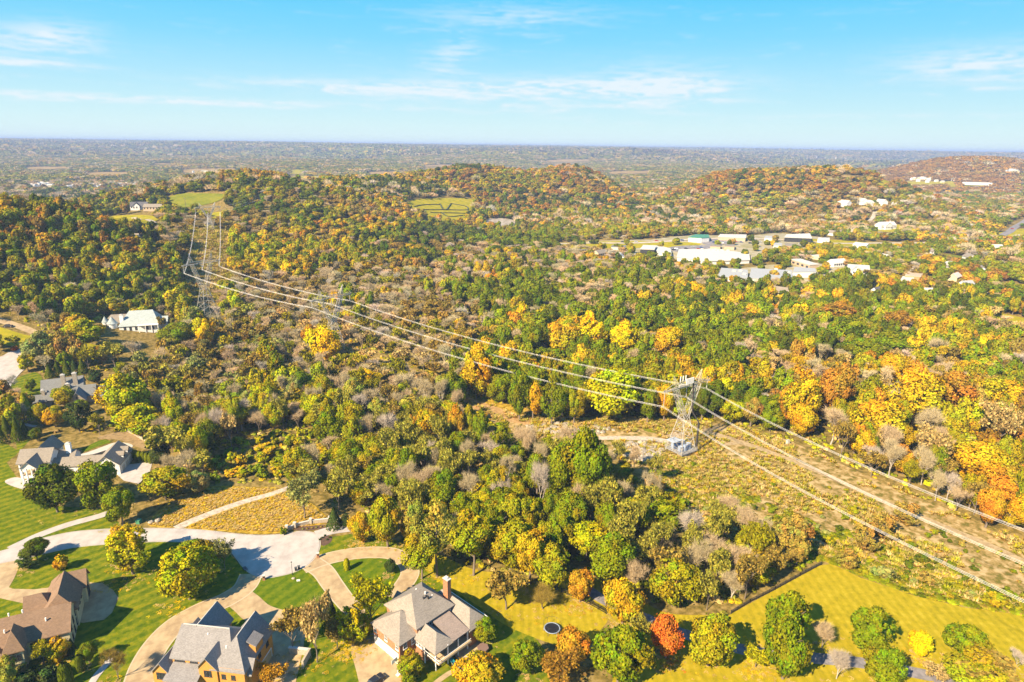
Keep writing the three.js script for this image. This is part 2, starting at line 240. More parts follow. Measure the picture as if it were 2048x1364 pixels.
lay('lawn', [[505, 1152], [560, 1145], [600, 1138], [625, 1160], [650, 1185], [668, 1205], [640, 1222], [600, 1228], [550, 1227], [515, 1215], [500, 1190]], M.lawnFine, .06, 22, { label: 'mown oval of green lawn at the foot of the turning circle' });
lay('lawn', [[658, 1130], [700, 1122], [750, 1118], [790, 1122], [803, 1140], [800, 1165], [785, 1190], [755, 1215], [720, 1225], [690, 1190], [670, 1160]], M.lawnFine, .06, 22, { label: 'lawn enclosed by the loop of the tan driveway' });
lay('meadow', [[296, 1050], [320, 1020], [355, 992], [395, 978], [440, 972], [500, 974], [560, 976], [552, 986], [500, 1000], [430, 1022], [380, 1040], [352, 1054]], M.meadow, .05, 14, { label: 'tall golden grass beside the gravel track' });
lay('meadow', [[372, 1056], [400, 1040], [450, 1020], [510, 1003], [560, 988], [610, 1000], [650, 1030], [655, 1044], [600, 1056], [560, 1066], [510, 1068], [440, 1062]], M.meadow, .05, 14, { label: 'tall golden grass above the turning circle' });
lay('field', [[1462, 1228], [1550, 1180], [1640, 1131], [1665, 1128], [1720, 1155], [1830, 1192], [1930, 1215], [2060, 1232], [2300, 1300], [2250, 1560], [1180, 1560], [1230, 1340], [1330, 1300], [1400, 1262]], M.goldLawn, .04, 34, { smooth: false, label: 'golden mown field with scattered shade trees' });
lay('leaf_litter', [[1130, 1145], [1230, 1170], [1330, 1225], [1440, 1235], [1440, 1262], [1330, 1300], [1240, 1262], [1210, 1232], [1120, 1186]], M.goldLawn, .05, 20, { clear: false });
clearPx([[1446, 1222], [1632, 1120], [1656, 1126], [1652, 1138], [1464, 1244]]);
// road and turning circle
const bulb = [[640, 1088], [634, 1108], [618, 1128], [592, 1143], [560, 1152], [530, 1156], [508, 1150], [490, 1138], [474, 1118], [462, 1104], [440, 1094], [400, 1087], [350, 1083.5], [290, 1084], [220, 1088], [150, 1095], [95, 1106], [45, 1118], [0, 1127], [-60, 1140], [-60, 1108], [0, 1103], [50, 1087], [85, 1077], [140, 1065], [190, 1060], [240, 1057.5], [300, 1057], [350, 1057.5], [410, 1061], [470, 1068], [520, 1071], [560, 1069], [600, 1063], [632, 1068]];
lay('road', bulb, M.road, .10, 12, { kerb: .38, label: 'pale concrete road ending in a round turning circle' });
strip('gravel_track', [[352, 1057], [380, 1044], [430, 1024], [490, 1003], [540, 989], [580, 975]], [3.4, 2.6], M.gravel, .09, 8, { label: 'gravel track climbing through the golden grass' });
strip('path', [[20, 1098], [75, 1072], [135, 1050], [200, 1032], [222, 1024]], 3.2, M.road, .09, 12, { label: 'pale side drive leaving the road beside the upper lawn' });
strip('driveway', [[632, 1070], [660, 1062], [700, 1056], [740, 1052]], 4.4, M.road, .12, 12, { label: 'pale entrance drive past the retaining wall' });
strip('driveway', [[604, 1136], [640, 1122], [690, 1110], [740, 1105], [785, 1108], [812, 1124], [820, 1146], [806, 1172], [786, 1196]], [5.6, 4.8], M.drive, .08, 9, { edging: 1, label: 'tan drive looping round to the brick house' });
strip('driveway', [[622, 1126], [645, 1142], [664, 1168], [682, 1192], [702, 1216], [722, 1240]], [6, 4.4], M.drive, .086, 9, { edging: 1 });
strip('driveway', [[503, 1148], [488, 1176], [452, 1200], [400, 1222], [352, 1250], [318, 1284], [292, 1326], [276, 1372]], [6, 6.4], M.drive, .08, 9, { edging: 1, label: 'tan drive curving down to the slate-roofed house' });
strip('driveway', [[470, 1190], [492, 1206], [515, 1226], [548, 1238], [586, 1244]], 7, M.drive, .086, 9, {});
lay('driveway', [[545, 1232], [590, 1240], [612, 1262], [606, 1300], [590, 1372], [500, 1372], [510, 1300]], M.drive, .092, 9, { smooth: false });
lay('driveway', [[700, 1298], [722, 1282], [748, 1264], [772, 1286], [800, 1312], [806, 1400], [726, 1400], [712, 1340]], M.drive, .088, 9, { smooth: false, label: 'sunlit tan forecourt before the garage doors of the brick house' });
lay('driveway', [[-30, 1190], [-30, 1172], [10, 1172], [26, 1178], [70, 1179], [130, 1172], [180, 1165], [205, 1167], [226, 1180], [237, 1196], [224, 1226], [208, 1240], [166, 1246], [120, 1240], [60, 1210]], M.drive, .08, 9, { smooth: false, label: 'tan courtyard drive behind the brown-roofed house' });
strip('driveway', [[14, 1120], [14, 1140], [6, 1160], [-6, 1180]], 5.2, M.drive, .086, 9, {});
strip('path', [[165, 1400], [190, 1356], [215, 1326], [232, 1304]], 1.6, M.road, .09, 9, {});
strip('path', [[860, 1376], [885, 1356], [905, 1344], [930, 1338]], 1.3, M.drive, .09, 9, {});
strip('asphalt_drive', [[1290, 1236], [1350, 1262], [1420, 1283], [1500, 1302], [1580, 1313], [1700, 1323], [1800, 1340], [1900, 1362], [1990, 1392]], 3.6, M.asphalt, .09, 8, { label: 'grey asphalt drive crossing the golden field' });
strip('asphalt_drive', [[1176, 1180], [1200, 1196], [1240, 1216], [1290, 1236]], 3.4, M.asphalt, .095, 8, {});
lay('planting_bed', [[636, 1078], [648, 1070], [664, 1074], [660, 1086], [646, 1092]], M.mulch, .07, 5);
lay('planting_bed', [[584, 1058], [600, 1054], [650, 1050], [690, 1046], [690, 1052], [650, 1057], [605, 1062]], M.mulch, .07, 5);
// the power line corridor
lay('brush_slope', [[905, 778], [960, 796], [1030, 816], [1120, 832], [1250, 838], [1330, 836], [1420, 846], [1490, 852], [1580, 882], [1700, 936], [1800, 980], [1900, 1020], [2060, 1085], [2300, 1190], [2300, 1310], [2060, 1228], [1930, 1210], [1830, 1188], [1720, 1150], [1660, 1122], [1560, 1110], [1470, 1070], [1400, 1020], [1330, 985], [1270, 940], [1220, 905], [1140, 882], [1040, 872], [985, 846], [930, 810]], M.brush, .04, 18, { smooth: false, edge: 8, label: 'dry tan brush of the power line clearing' });
lay('earth_bank', [[918, 790], [970, 806], [1040, 830], [1100, 846], [1090, 856], [1030, 846], [960, 824]], std({ map: grainTex([[.26, .15, .05], [.36, .22, .08], [.42, .29, .13]], 10, 44) }), .10, 9, { edge: 8, clear: false });
lay('gold_grass', [[912, 776], [960, 790], [1020, 806], [1060, 822], [1030, 832], [970, 812], [925, 792]], M.meadow, .09, 14, { edge: 8, clear: false });
lay('grass_patch', [[1285, 848], [1330, 846], [1342, 856], [1310, 866], [1290, 862]], M.greenField, .10, 9, { clear: false });
strip('gravel_track', [[1120, 868], [1180, 876], [1240, 876], [1300, 878], [1338, 884]], [3, 4.4], M.gravel, .12, 8, { label: 'pale gravel track to the pylon' });
strip('gravel_track', [[1405, 862], [1460, 878], [1540, 905], [1640, 945], [1760, 1000], [1880, 1050], [2000, 1100], [2100, 1150]], [3.6, 2.4], M.sand, .11, 8, { label: 'bare stony track along the corridor' });
lay('bare_soil', [[1300, 852], [1340, 850], [1420, 850], [1470, 862], [1500, 880], [1440, 892], [1380, 880], [1330, 872]], M.sand, .10, 8, { clear: false });
strip('corridor_floor', [[690, 700], [760, 728], [830, 756], [905, 784]], 15, M.brush, .10, 18, { margin: -1 });
strip('corridor_floor', [[412, 585], [418, 552], [420, 520], [418, 490], [416, 462]], [24, 40], M.brush, .3, 18, { margin: -3 });
lay('grass_patch', [[345, 522], [395, 520], [400, 530], [370, 536], [350, 532]], M.greenField, .4, 9, { edge: 6 });
// the white-columned and grey-roofed houses
lay('patio', [[150, 912], [175, 905], [205, 894], [228, 886], [252, 886], [266, 892], [256, 900], [238, 901], [216, 904], [188, 912], [158, 917]], std({ color: rgb(.44, .42, .38) }), .10, 5);
lay('lawn', [[158, 902], [172, 894], [205, 880], [222, 884], [198, 892], [170, 903]], M.lawnFine, .09, 16);
lay('garden_bed', [[195, 876], [225, 866], [262, 862], [300, 880], [302, 900], [268, 892], [240, 880]], std({ map: grainTex([[.17, .12, .05], [.26, .18, .08], [.30, .22, .11]], 8, 41) }), .05, 8);
lay('driveway', [[228, 944], [250, 930], [305, 924], [300, 944], [278, 968], [248, 962]], M.road, .09, 9, { smooth: false });
lay('path', [[10, 962], [30, 955], [50, 960], [70, 966], [60, 980], [35, 976]], M.road, .09, 9);
strip('path', [[50, 848], [62, 852], [72, 853]], 1.6, M.road, .09, 9, { clear: false });
lay('lawn', [[-60, 860], [0, 880], [34, 900], [30, 870], [60, 860], [68, 872], [30, 912], [0, 935], [-60, 930]], M.lawn, .045, 26, { smooth: false });
lay('driveway', [[-40, 716], [0, 714], [20, 704], [42, 698], [44, 712], [58, 724], [56, 732], [36, 752], [8, 790], [-40, 830]], M.road, .2, 9, { edge: 6, label: 'pale forecourt curving to the upper houses' });
lay('lawn', [[10, 780], [36, 756], [70, 745], [88, 768], [78, 800], [40, 800]], M.lawn, .17, 26, { edge: 6 });
lay('lawn', [[-40, 720], [0, 722], [16, 732], [0, 752], [-40, 770]], M.lawnFine, .16, 16, { edge: 6 });
strip('driveway', [[-40, 628], [0, 641], [40, 654], [76, 668]], 5, M.drive, .25, 9, { label: 'tan lane along the foot of the wooded hill' });
lay('meadow', [[-40, 650], [0, 655], [60, 672], [110, 676], [190, 690], [230, 700], [160, 716], [100, 712], [60, 700], [0, 690], [-40, 690]], M.field, .18, 20, { edge: 6 });
lay('garden_bed', [[200, 766], [240, 752], [262, 760], [240, 775], [210, 776]], M.lawnFine, .16, 12, { edge: 6 });
clearPx([[188, 640], [320, 640], [325, 722], [185, 722]]); clearPx([[60, 745], [250, 740], [250, 850], [70, 866], [48, 800]]); clearPx([[10, 870], [300, 870], [320, 960], [10, 990]]);
// far fields, the maze-like pasture, quarry, commercial ground
lay('field', [[806, 412], [830, 400], [880, 397], [944, 399], [948, 420], [930, 440], [905, 449], [860, 438], [822, 424]], M.field, .5, 40, { edge: 25, label: 'yellow-green hill pasture crossed by dark hedge lines' });
lay('field', [[190, 444], [215, 434], [262, 431], [300, 432], [318, 438], [300, 447], [250, 452], [200, 453]], M.field, .5, 40, { edge: 25 });
lay('field', [[338, 395], [360, 388], [400, 387], [450, 390], [438, 402], [400, 412], [352, 416]], M.greenField, .5, 40, { edge: 25 });
lay('field', [[415, 428], [450, 424], [452, 436], [420, 442]], M.field, .5, 40, { edge: 25 });
lay('field', [[272, 486], [300, 482], [320, 490], [300, 496], [280, 496]], M.field, .5, 40, { edge: 25 });
lay('quarry', [[965, 448], [990, 436], [1024, 440], [1030, 460], [1000, 462]], M.rock, .5, 30, { edge: 25, label: 'pale rock cutting on the wooded hillside' });
for (const [x0, x1, y0, y1, m] of [[45, 140, 332, 340, 'tanField'], [170, 262, 343, 352, 'tanField'], [360, 475, 336, 347, 'tanField'], [575, 610, 338, 350, 'field'], [575, 640, 351, 364, 'field'], [735, 795, 342, 350, 'tanField'], [845, 920, 328, 335, 'tanField'], [1090, 1180, 318, 325, 'tanField'], [1215, 1300, 341, 349, 'tanField'], [1662, 1720, 351, 356, 'tanField'], [1708, 1760, 343, 347, 'tanField'], [1755, 1915, 362, 377, 'field'], [1925, 1985, 366, 374, 'greenField'], [720, 745, 353, 359, 'tanField'], [1105, 1140, 326, 336, 'tanField'], [300, 345, 325, 330, 'tanField']])
  clearPx([[x0, y0 + 2], [x1, y0 + 1], [x1 + 2, y1 + 4], [x0 - 2, y1 + 5]]), lay('field', [[x0, (y0 + y1) / 2], [x0 + (x1 - x0) * .22, y0 + 2.2], [x0 + (x1 - x0) * .47, y0 + 1.2], [x0 + (x1 - x0) * .7, y0 + 2], [x1 - (x1 - x0) * .06, y0 + 1], [x1, y1 - 3], [x0 + (x1 - x0) * .72, y1 - 2.2], [x0 + (x1 - x0) * .6, y1 - .6], [x0 + (x1 - x0) * .33, y1 - 1.8], [x0 + (x1 - x0) * .1, y1 - 1]], M[m], 1.2, 60, { edge: 60, smooth: false });
const VILLAGES = [[80, 372, 22, 9], [150, 374, 60, 16], [255, 371, 22, 5], [190, 330, 30, 6], [1640, 318, 60, 6], [1800, 320, 60, 8], [780, 303, 30, 6], [1840, 359, 26, 8], [2030, 344, 20, 8], [1310, 318, 50, 5], [1450, 336, 50, 6], [1060, 330, 30, 4], [410, 345, 30, 4], [1870, 364, 40, 5]].map(([px, py, sp, n], v) => { const r = rng(80 + v); return [...Array(n).keys()].map((k) => { const x = px + ((k + .2 + .6 * r()) / n - .5) * 2 * sp, y = py + (r() - .5) * 5; clearPx([[x - 3, y - 1], [x + 3, y - 1], [x + 3, y + (y > 350 ? 9 : 5)], [x - 3, y + (y > 350 ? 9 : 5)]]); return [x, y]; }); });
const paleGround = std({ map: grainTex([[.22, .20, .07], [.30, .26, .14], [.36, .33, .25]], 9, 42) });
lay('car_park', [[1120, 486], [1200, 482], [1300, 480], [1380, 470], [1480, 474], [1560, 466], [1640, 474], [1665, 488], [1650, 506], [1560, 514], [1505, 520], [1440, 524], [1350, 520], [1290, 512], [1180, 502], [1120, 498]], paleGround, .35, 60, { edge: 20, smooth: false, label: 'pale paved ground between the commercial buildings' });
lay('car_park', [[1335, 497], [1370, 492], [1420, 492], [1412, 502], [1360, 505]], M.asphalt, .55, 30, { edge: 20, clear: false });
lay('car_park', [[1400, 480], [1450, 478], [1480, 484], [1420, 492]], M.asphalt, .55, 30, { edge: 20, clear: false });
lay('field', [[1126, 487], [1200, 484], [1330, 484], [1400, 488], [1380, 495], [1290, 496], [1200, 500], [1130, 496]], M.field, .5, 40, { edge: 20, clear: false });
lay('car_park', [[1400, 545], [1540, 530], [1660, 526], [1720, 540], [1720, 566], [1650, 570], [1560, 566], [1440, 560]], paleGround, .35, 60, { edge: 20, smooth: false });
lay('field', [[1600, 478], [1720, 484], [1850, 488], [1860, 496], [1740, 502], [1650, 496]], M.field, .5, 40, { edge: 20 });
lay('field', [[1885, 508], [1930, 514], [1972, 524], [1960, 534], [1900, 528]], M.greenField, .5, 40, { edge: 20 });
lay('field', [[1990, 472], [2030, 460], [2080, 455], [2080, 476], [2020, 484]], M.field, .5, 40, { edge: 20 });
lay('field', [[2000, 628], [2060, 640], [2100, 650], [2100, 700], [2040, 676], [2010, 650]], M.field, .5, 40, { edge: 10 });
lay('field', [[2012, 568], [2060, 572], [2060, 592], [2020, 588]], M.field, .5, 40, { edge: 10 });
lay('field', [[1740, 452], [1800, 450], [1812, 462], [1750, 464]], M.field, .5, 40, { edge: 20 });
strip('highway', [[1100, 489], [1180, 487], [1260, 487], [1340, 483], [1440, 478], [1560, 480], [1660, 487], [1760, 487], [1870, 486]], 9, M.gravel, .7, 20, { margin: 8, label: 'pale highway past the commercial buildings' });
strip('highway', [[1985, 478], [2015, 466], [2035, 452], [2060, 436]], 10, M.asphalt, .7, 20, { margin: 8, label: 'road curving out of the valley beside a yellow field' });
strip('lane', [[1730, 448], [1745, 436], [1750, 424]], 6, M.gravel, .7, 20, { margin: 4 });
strip('lane', [[268, 436], [292, 440], [306, 446]], 6, M.gravel, .7, 20, { margin: 3 });
clearPx([[1260, 508], [1350, 520], [1505, 522], [1512, 541], [1350, 538], [1262, 524]]); clearPx([[182, 440], [318, 436], [326, 464], [192, 468]]); clearPx([[334, 395], [455, 392], [450, 424], [345, 428]]); clearPx([[262, 486], [325, 486], [330, 506], [270, 506]]); clearPx([[1425, 556], [1650, 556], [1650, 582], [1430, 582]]); clearPx([[380, 560], [440, 556], [446, 640], [384, 640]]);
for (const [x, y] of [[1862, 508], [1908, 560], [1938, 520], [1722, 497], [1834, 524], [1892, 536], [1962, 546], [1765, 520], [1560, 590], [1990, 500], [1200, 512], [1240, 520], [1660, 470]]) clearPx([[x - 10, y - 4], [x + 10, y - 4], [x + 11, y + 12], [x - 11, y + 12]]);
for (const b of [[1735, 592, 46], [1860, 594, 40], [1930, 576, 36], [1820, 565, 50], [1708, 556, 36], [1660, 536, 30], [1600, 545, 50], [1770, 464, 40], [1690, 412, 22], [1726, 412, 22], [1764, 412, 22], [290, 420, 60], [260, 488, 30], [1330, 600, 20], [1370, 605, 24]]) { const [x, y, w] = b; clearPx([[x - w * .6, y - w * .1], [x + w * .6, y - w * .1], [x + w * .6, y + w * .3], [x - w * .6, y + w * .3]]); }

// ------------------------------------------------------------------ vegetation: crowns of many leaf clusters, skeletons of limbs and twigs
const V3 = (x, y, z) => new THREE.Vector3(x, y, z);
class LB { // leaf builder: small bent sheets with vertex colours
  constructor() { this.p = []; this.n = []; this.c = []; this.i = []; }
  leaf(c, n, s, spin, tint, shade) { // four corners round a centre, tips bent back
    const e = Math.abs(n.y) > .9 ? V3(1, 0, 0) : V3(0, 1, 0), a = e.cross(n).normalize(), b = n.clone().cross(a), k = this.p.length / 3, cs = Math.cos(spin), sn = Math.sin(spin);
    for (const [u, v] of [[-.5, -.36], [.5, -.42], [.44, .46], [-.46, .4]]) { const x = (u * cs - v * sn) * s, y = (u * sn + v * cs) * s, f = (u * v > 0 ? -.16 : .1) * s; this.p.push(c.x + a.x * x + b.x * y + n.x * f, c.y + a.y * x + b.y * y + n.y * f, c.z + a.z * x + b.z * y + n.z * f); this.n.push(shade.x, shade.y, shade.z); this.c.push(...tint); }
    this.i.push(k, k + 1, k + 2, k, k + 2, k + 3);
  }
  twig(a, d, len, w, side, tint) { const k = this.p.length / 3, s = side.clone().multiplyScalar(w / 2), t = a.clone().addScaledVector(d, len), n = side.clone().cross(d).normalize(); for (const q of [a.clone().add(s), a.clone().sub(s), t]) { this.p.push(q.x, q.y, q.z); this.n.push(n.x, n.y, n.z); this.c.push(...tint); } this.i.push(k, k + 2, k + 1); }
  limb(a, b, r1, r2, sides, tint) { const d = b.clone().sub(a).normalize(), e = Math.abs(d.y) > .9 ? V3(1, 0, 0) : V3(0, 1, 0), s = e.cross(d).normalize(), q = d.clone().cross(s), k = this.p.length / 3; for (const [c, r] of [[a, r1], [b, r2]]) for (let j = 0; j < sides; j++) { const w = j / sides * 6.2832, n = s.clone().multiplyScalar(Math.cos(w)).addScaledVector(q, Math.sin(w)); this.p.push(c.x + n.x * r, c.y + n.y * r, c.z + n.z * r); this.n.push(n.x, n.y, n.z); this.c.push(...tint); } for (let j = 0; j < sides; j++) { const m = (j + 1) % sides; this.i.push(k + j, k + m, k + sides + j, k + m, k + sides + m, k + sides + j); } }
  geo() { const g = new THREE.BufferGeometry(); g.setIndex(this.i); g.setAttribute('position', new THREE.Float32BufferAttribute(this.p, 3)); g.setAttribute('normal', new THREE.Float32BufferAttribute(this.n, 3)); g.setAttribute('color', new THREE.Float32BufferAttribute(this.c, 3)); g.setAttribute('uv', new THREE.Float32BufferAttribute(new Float32Array(this.p.length / 3 * 2), 2)); return g; }
}
const dirOf = (r) => { const u = r() * 2 - 1, w = r() * 6.2832, s = Math.sqrt(1 - u * u); return V3(s * Math.cos(w), u, s * Math.sin(w)); };
// crown 1 wide and 1 high, base at y = 0; lobes of leaf clusters
function crownGeo(seed, { lobes = 14, leaves = 8200, size = .029, lean = 0, top = 1, flat = 0, loose = 0 }) {
  const r = rng(seed), L = [], b = new LB();
  for (let k = 0; k < lobes; k++) { const d = dirOf(r); const y = d.y; const w = (y < 0 ? 1 - .35 * y * y : 1 - .25 * top * y); const q = V3(d.x * .30 * w + lean * y * .1, .5 + d.y * .33, d.z * .30 * w); q.multiplyScalar(1); L.push({ c: q, R: .10 + r() * r() * .13 - .02 * Math.max(0, y), t: [.76 + r() * .48, .82 + r() * .36] }); }
  L.push({ c: V3(0, .46, 0), R: .27, t: [1, 1] });
  const W = L.map((l) => l.R * l.R), sum = W.reduce((a, c) => a + c, 0);
  for (let k = 0, tries = 0; k < leaves && tries < leaves * 6; tries++) {
    let t = r() * sum, m = 0; while ((t -= W[m]) > 0 && m < L.length - 1) m++;
    const l = L[m], d = dirOf(r), q = l.c.clone().addScaledVector(d, l.R * (1 - r() * r() * .45 + (r() < .16 ? r() * .34 : 0))); q.y = .5 + (q.y - .5) * (1 - flat);
    if (r() > .18 && L.some((o) => o !== l && o.c.distanceTo(q) < o.R * .8)) continue;
    if (q.y < .02 + .1 * r()) continue;
    if (loose && fbm(q.x * 9 + seed, q.y * 9 + q.z * 7, 2) < loose) continue;
    const out = q.clone().sub(V3(0, .42, 0)).normalize(), n = d.clone().multiplyScalar(.8).add(out.clone().multiplyScalar(.35)).addScaledVector(dirOf(r), .95).normalize(), sh = n.clone().multiplyScalar(.8).addScaledVector(d, .42).normalize();
    const v = .68 + .64 * r(), h = (r() - .5) * .3; b.leaf(q, n, size * (.6 + .8 * r()), r() * 6.28, [v * l.t[0] * (1 + h), v * l.t[1] * (1 - h * .25), v * (1 - h * .2)], sh); k++;
  }
  return b.geo();
}
// trunk with limbs reaching into the crown; height 1 overall, crown from y = base
function trunkGeo(seed, base, spread = .3, limbs = 6) {
  const r = rng(seed), b = new LB(), w = [1, 1, 1]; let p = V3(0, -.02, 0), q = V3((r() - .5) * .03, base, (r() - .5) * .03); b.limb(p, q, .026, .019, 7, w);
  const t = V3(q.x + (r() - .5) * .06, .72, q.z + (r() - .5) * .06); b.limb(q, t, .019, .006, 6, w);
  for (let k = 0; k < limbs; k++) { const a = k / limbs * 6.28 + r(), s = q.clone().lerp(t, r() * .6), e = V3(s.x + Math.cos(a) * spread * (.6 + .4 * r()), s.y + .12 + r() * .2, s.z + Math.sin(a) * spread * (.6 + .4 * r())); b.limb(s, e, .011, .003, 5, w); }
  return b.geo();
}
// leafless crown: limbs, branches, twigs. height 1, about .75 wide. returns [wood, twigs]
function bareGeos(seed, { up = .62, spread = 1, twigs = 1500, tw = .0036, leaves = 0, leafSize = .05, fork = .26 }) {
  const r = rng(seed), wood = new LB(), fine = new LB(), ends = [], one = [1, 1, 1];
  const grow = (a, d, len, rad, lev) => {
    const m = a.clone().addScaledVector(d, len * .5).add(dirOf(r).multiplyScalar(len * .06)), e = m.clone().addScaledVector(d.clone().addScaledVector(dirOf(r), .15).normalize(), len * .5);
    wood.limb(a, m, rad, rad * .8, lev < 2 ? 6 : 4, one); wood.limb(m, e, rad * .8, rad * .6, lev < 2 ? 6 : 4, one);
    if (lev >= 3) { ends.push([m, e]); return; }
    const n = lev === 0 ? 5 + Math.floor(r() * 2) : 3 + Math.floor(r() * 2);
    for (let k = 0; k < n; k++) { const w = k / n * 6.28 + r() * 1.2, dd = V3(Math.cos(w), 0, Math.sin(w)).multiplyScalar((.5 + r() * .5) * spread).add(V3(0, up * (.5 + r() * .6), 0)).addScaledVector(d, .55).normalize(); grow(k < 2 ? e : m.clone().lerp(e, r()), dd, len * (lev === 0 ? .78 : .64) * (.8 + r() * .4), rad * .55, lev + 1); }
  };
  grow(V3(0, -.02, 0), V3((r() - .5) * .1, 1, (r() - .5) * .1).normalize(), fork, .0135, 0);
  for (let k = 0; k < twigs; k++) { const [a, e] = ends[Math.floor(r() * ends.length)], s = a.clone().lerp(e, r()), d = e.clone().sub(a).normalize().multiplyScalar(.5).addScaledVector(dirOf(r), .9).add(V3(0, .3, 0)).normalize(), v = .75 + r() * .5; fine.twig(s, d, .06 + r() * .09, tw, dirOf(r).cross(d).normalize(), [v, v, v]); }
  for (let k = 0; k < leaves; k++) { const [a, e] = ends[Math.floor(r() * ends.length)], s = a.clone().lerp(e, r()).add(dirOf(r).multiplyScalar(.05)), n = dirOf(r), v = .65 + r() * .7, h = (r() - .5) * .3; fine.leaf(s, n, leafSize * (.5 + r()), r() * 6.28, [v * (1 + h), v, v], n.clone().lerp(s.clone().sub(V3(0, .55, 0)).normalize(), .45).normalize()); }
  return [wood.geo(), fine.geo()];
}
function coneGeo(seed, leaves = 1500, size = .06, rough = .25, round = 0) { // conifers and clipped columns: 1 high, about 1 wide
  const r = rng(seed), b = new LB();
  for (let k = 0; k < leaves; k++) { const y = Math.pow(r(), .8) * .97, w = r() * 6.2832, prof = round ? Math.pow(Math.max(0, 1 - Math.pow(Math.abs(y - .42) / .6, 2.6)), .6) : (1 - y) * .95 + .05, R = .5 * prof * (1 - rough * r() * (.5 + .5 * Math.sin(y * 55 + w * 3))), q = V3(Math.cos(w) * R, y, Math.sin(w) * R), d = V3(Math.cos(w), round ? (y - .35) * 1.5 : .45, Math.sin(w)).normalize(), n = d.clone().addScaledVector(dirOf(r), .6).normalize(), v = .65 + r() * .6; b.leaf(q, n, size * (.6 + .8 * r()), r() * 6.28, [v, v, v * .95], n.clone().add(d).normalize()); }
  return b.geo();
}
const PAL = { // leaf and twig colours, linear
  darkgreen: [.095, .122, .006], green: [.175, .205, .005], brightgreen: [.20, .24, .006], yellowgreen: [.36, .34, .005], paleolive: [.32, .30, .04], olive: [.285, .26, .008], gold: [.46, .315, .010], yellow: [.62, .45, .004], orange: [.45, .24, .016], red: [.57, .16, .02], rust: [.32, .18, .022], brown: [.31, .225, .042], grey: [.43, .355, .205], pale: [.44, .375, .30], pinkgrey: [.46, .35, .205], tan: [.45, .33, .12], deepgreen: [.055, .085, .018], sage: [.26, .265, .07],
};
const leafMat = Object.fromEntries(Object.entries(PAL).map(([k, c]) => [k, new THREE.MeshPhysicalMaterial({ color: rgb(...c), vertexColors: true, roughness: .85, transmission: ['grey', 'pale', 'pinkgrey'].includes(k) ? 0 : .12, thickness: 0, specularIntensity: 0, side: THREE.DoubleSide, name: k })]));
const barkMat = std({ color: rgb(.17, .135, .105), vertexColors: true }), paleBarkMat = std({ color: rgb(.40, .355, .30), vertexColors: true });
const crowns = [crownGeo(1, { lobes: 26, loose: .16 }), crownGeo(2, { lobes: 34, top: 1.5, loose: .22 }), crownGeo(3, { lobes: 22, lean: 1, loose: .24 }), crownGeo(4, { lobes: 40, flat: .12, loose: .12 }), crownGeo(5, { lobes: 28, top: 2, loose: .27 }), crownGeo(6, { lobes: 26, top: .6, loose: .42, leaves: 5200 })];
const trunks = [trunkGeo(1, .24), trunkGeo(2, .3, .26, 5), trunkGeo(3, .2, .34, 7)];
const bares = [1, 2, 3, 4].map((s) => bareGeos(s * 13, { twigs: 3800, spread: [1, .85, 1.1, .65][s - 1], up: [.6, .75, .5, 1.1][s - 1], fork: .23 }));
const sparses = [1, 2, 3].map((s) => bareGeos(s * 29 + 5, { twigs: 1100, leaves: [2300, 2800, 1900][s - 1], leafSize: .027, spread: [1, .8, 1.1][s - 1] }));
const conifer = coneGeo(3), column = coneGeo(5, 900, .10, .2, 1), shrubs = [crownGeo(8, { lobes: 9, leaves: 620, size: .10, loose: .25 }), crownGeo(9, { lobes: 13, leaves: 620, size: .10, loose: .34 }), crownGeo(10, { lobes: 6, leaves: 520, size: .11, lean: 2, loose: .3 })];
const bareBox = [...bares, ...sparses].map(([w, f]) => { f.computeBoundingBox(); return f.boundingBox; });

// every planted tree: kind, colour, place, height, width. The landmark labels are given once all stand.
const planted = [];
const KIND = { crown: 'leafy_tree', bare: 'bare_tree', sparse: 'thinning_tree', conifer: 'evergreen_tree', column: 'columnar_evergreen', shrub: 'shrub' };
function plant(form, color, x, z, h, w, o = {}) { planted.push({ form, color, x, z, y: o.y ?? ground(x, z), h, w, D: Math.hypot(x, z), clear: o.clear ?? .22, ...o }); }
// a tree read from the survey: the box its crown fills, and how far its lowest leaves are above the ground
function treeBox(form, color, x0, y0, x1, y1, under = 2.5, o = {}) {
  const cx = (x0 + x1) / 2, cy = (y0 + y1) / 2; let q = onGround(cx, y1), D = Math.hypot(q.x, q.z, EYE - q.y), k = F / D * 1.0, dep = Math.atan2(EYE - q.y, Math.hypot(q.x, q.z));
  // scale along the ray grows towards the frame's edge
  const [, , depth] = toPx(q.x, q.y, q.z); k = F / depth;
  const W = (x1 - x0) / k, E = (y1 - y0) / k, c = Math.cos(dep), s = Math.sin(dep); let H = Math.sqrt(Math.max((W * .45) ** 2, E * E - (W * s) ** 2)) / c; H = Math.min(H, W * 2.2);
  const hc = under + H / 2; let g = at(cx, cy, (q.y) + hc); for (let i = 0; i < 3; i++) { const y = ground(g.x, g.z); g = at(cx, cy, y + hc); }
  plant(form, color, g.x, g.z, under + H, W, { clear: under / (under + H), hand: 1, ...o });
}
const R0 = rng(77);
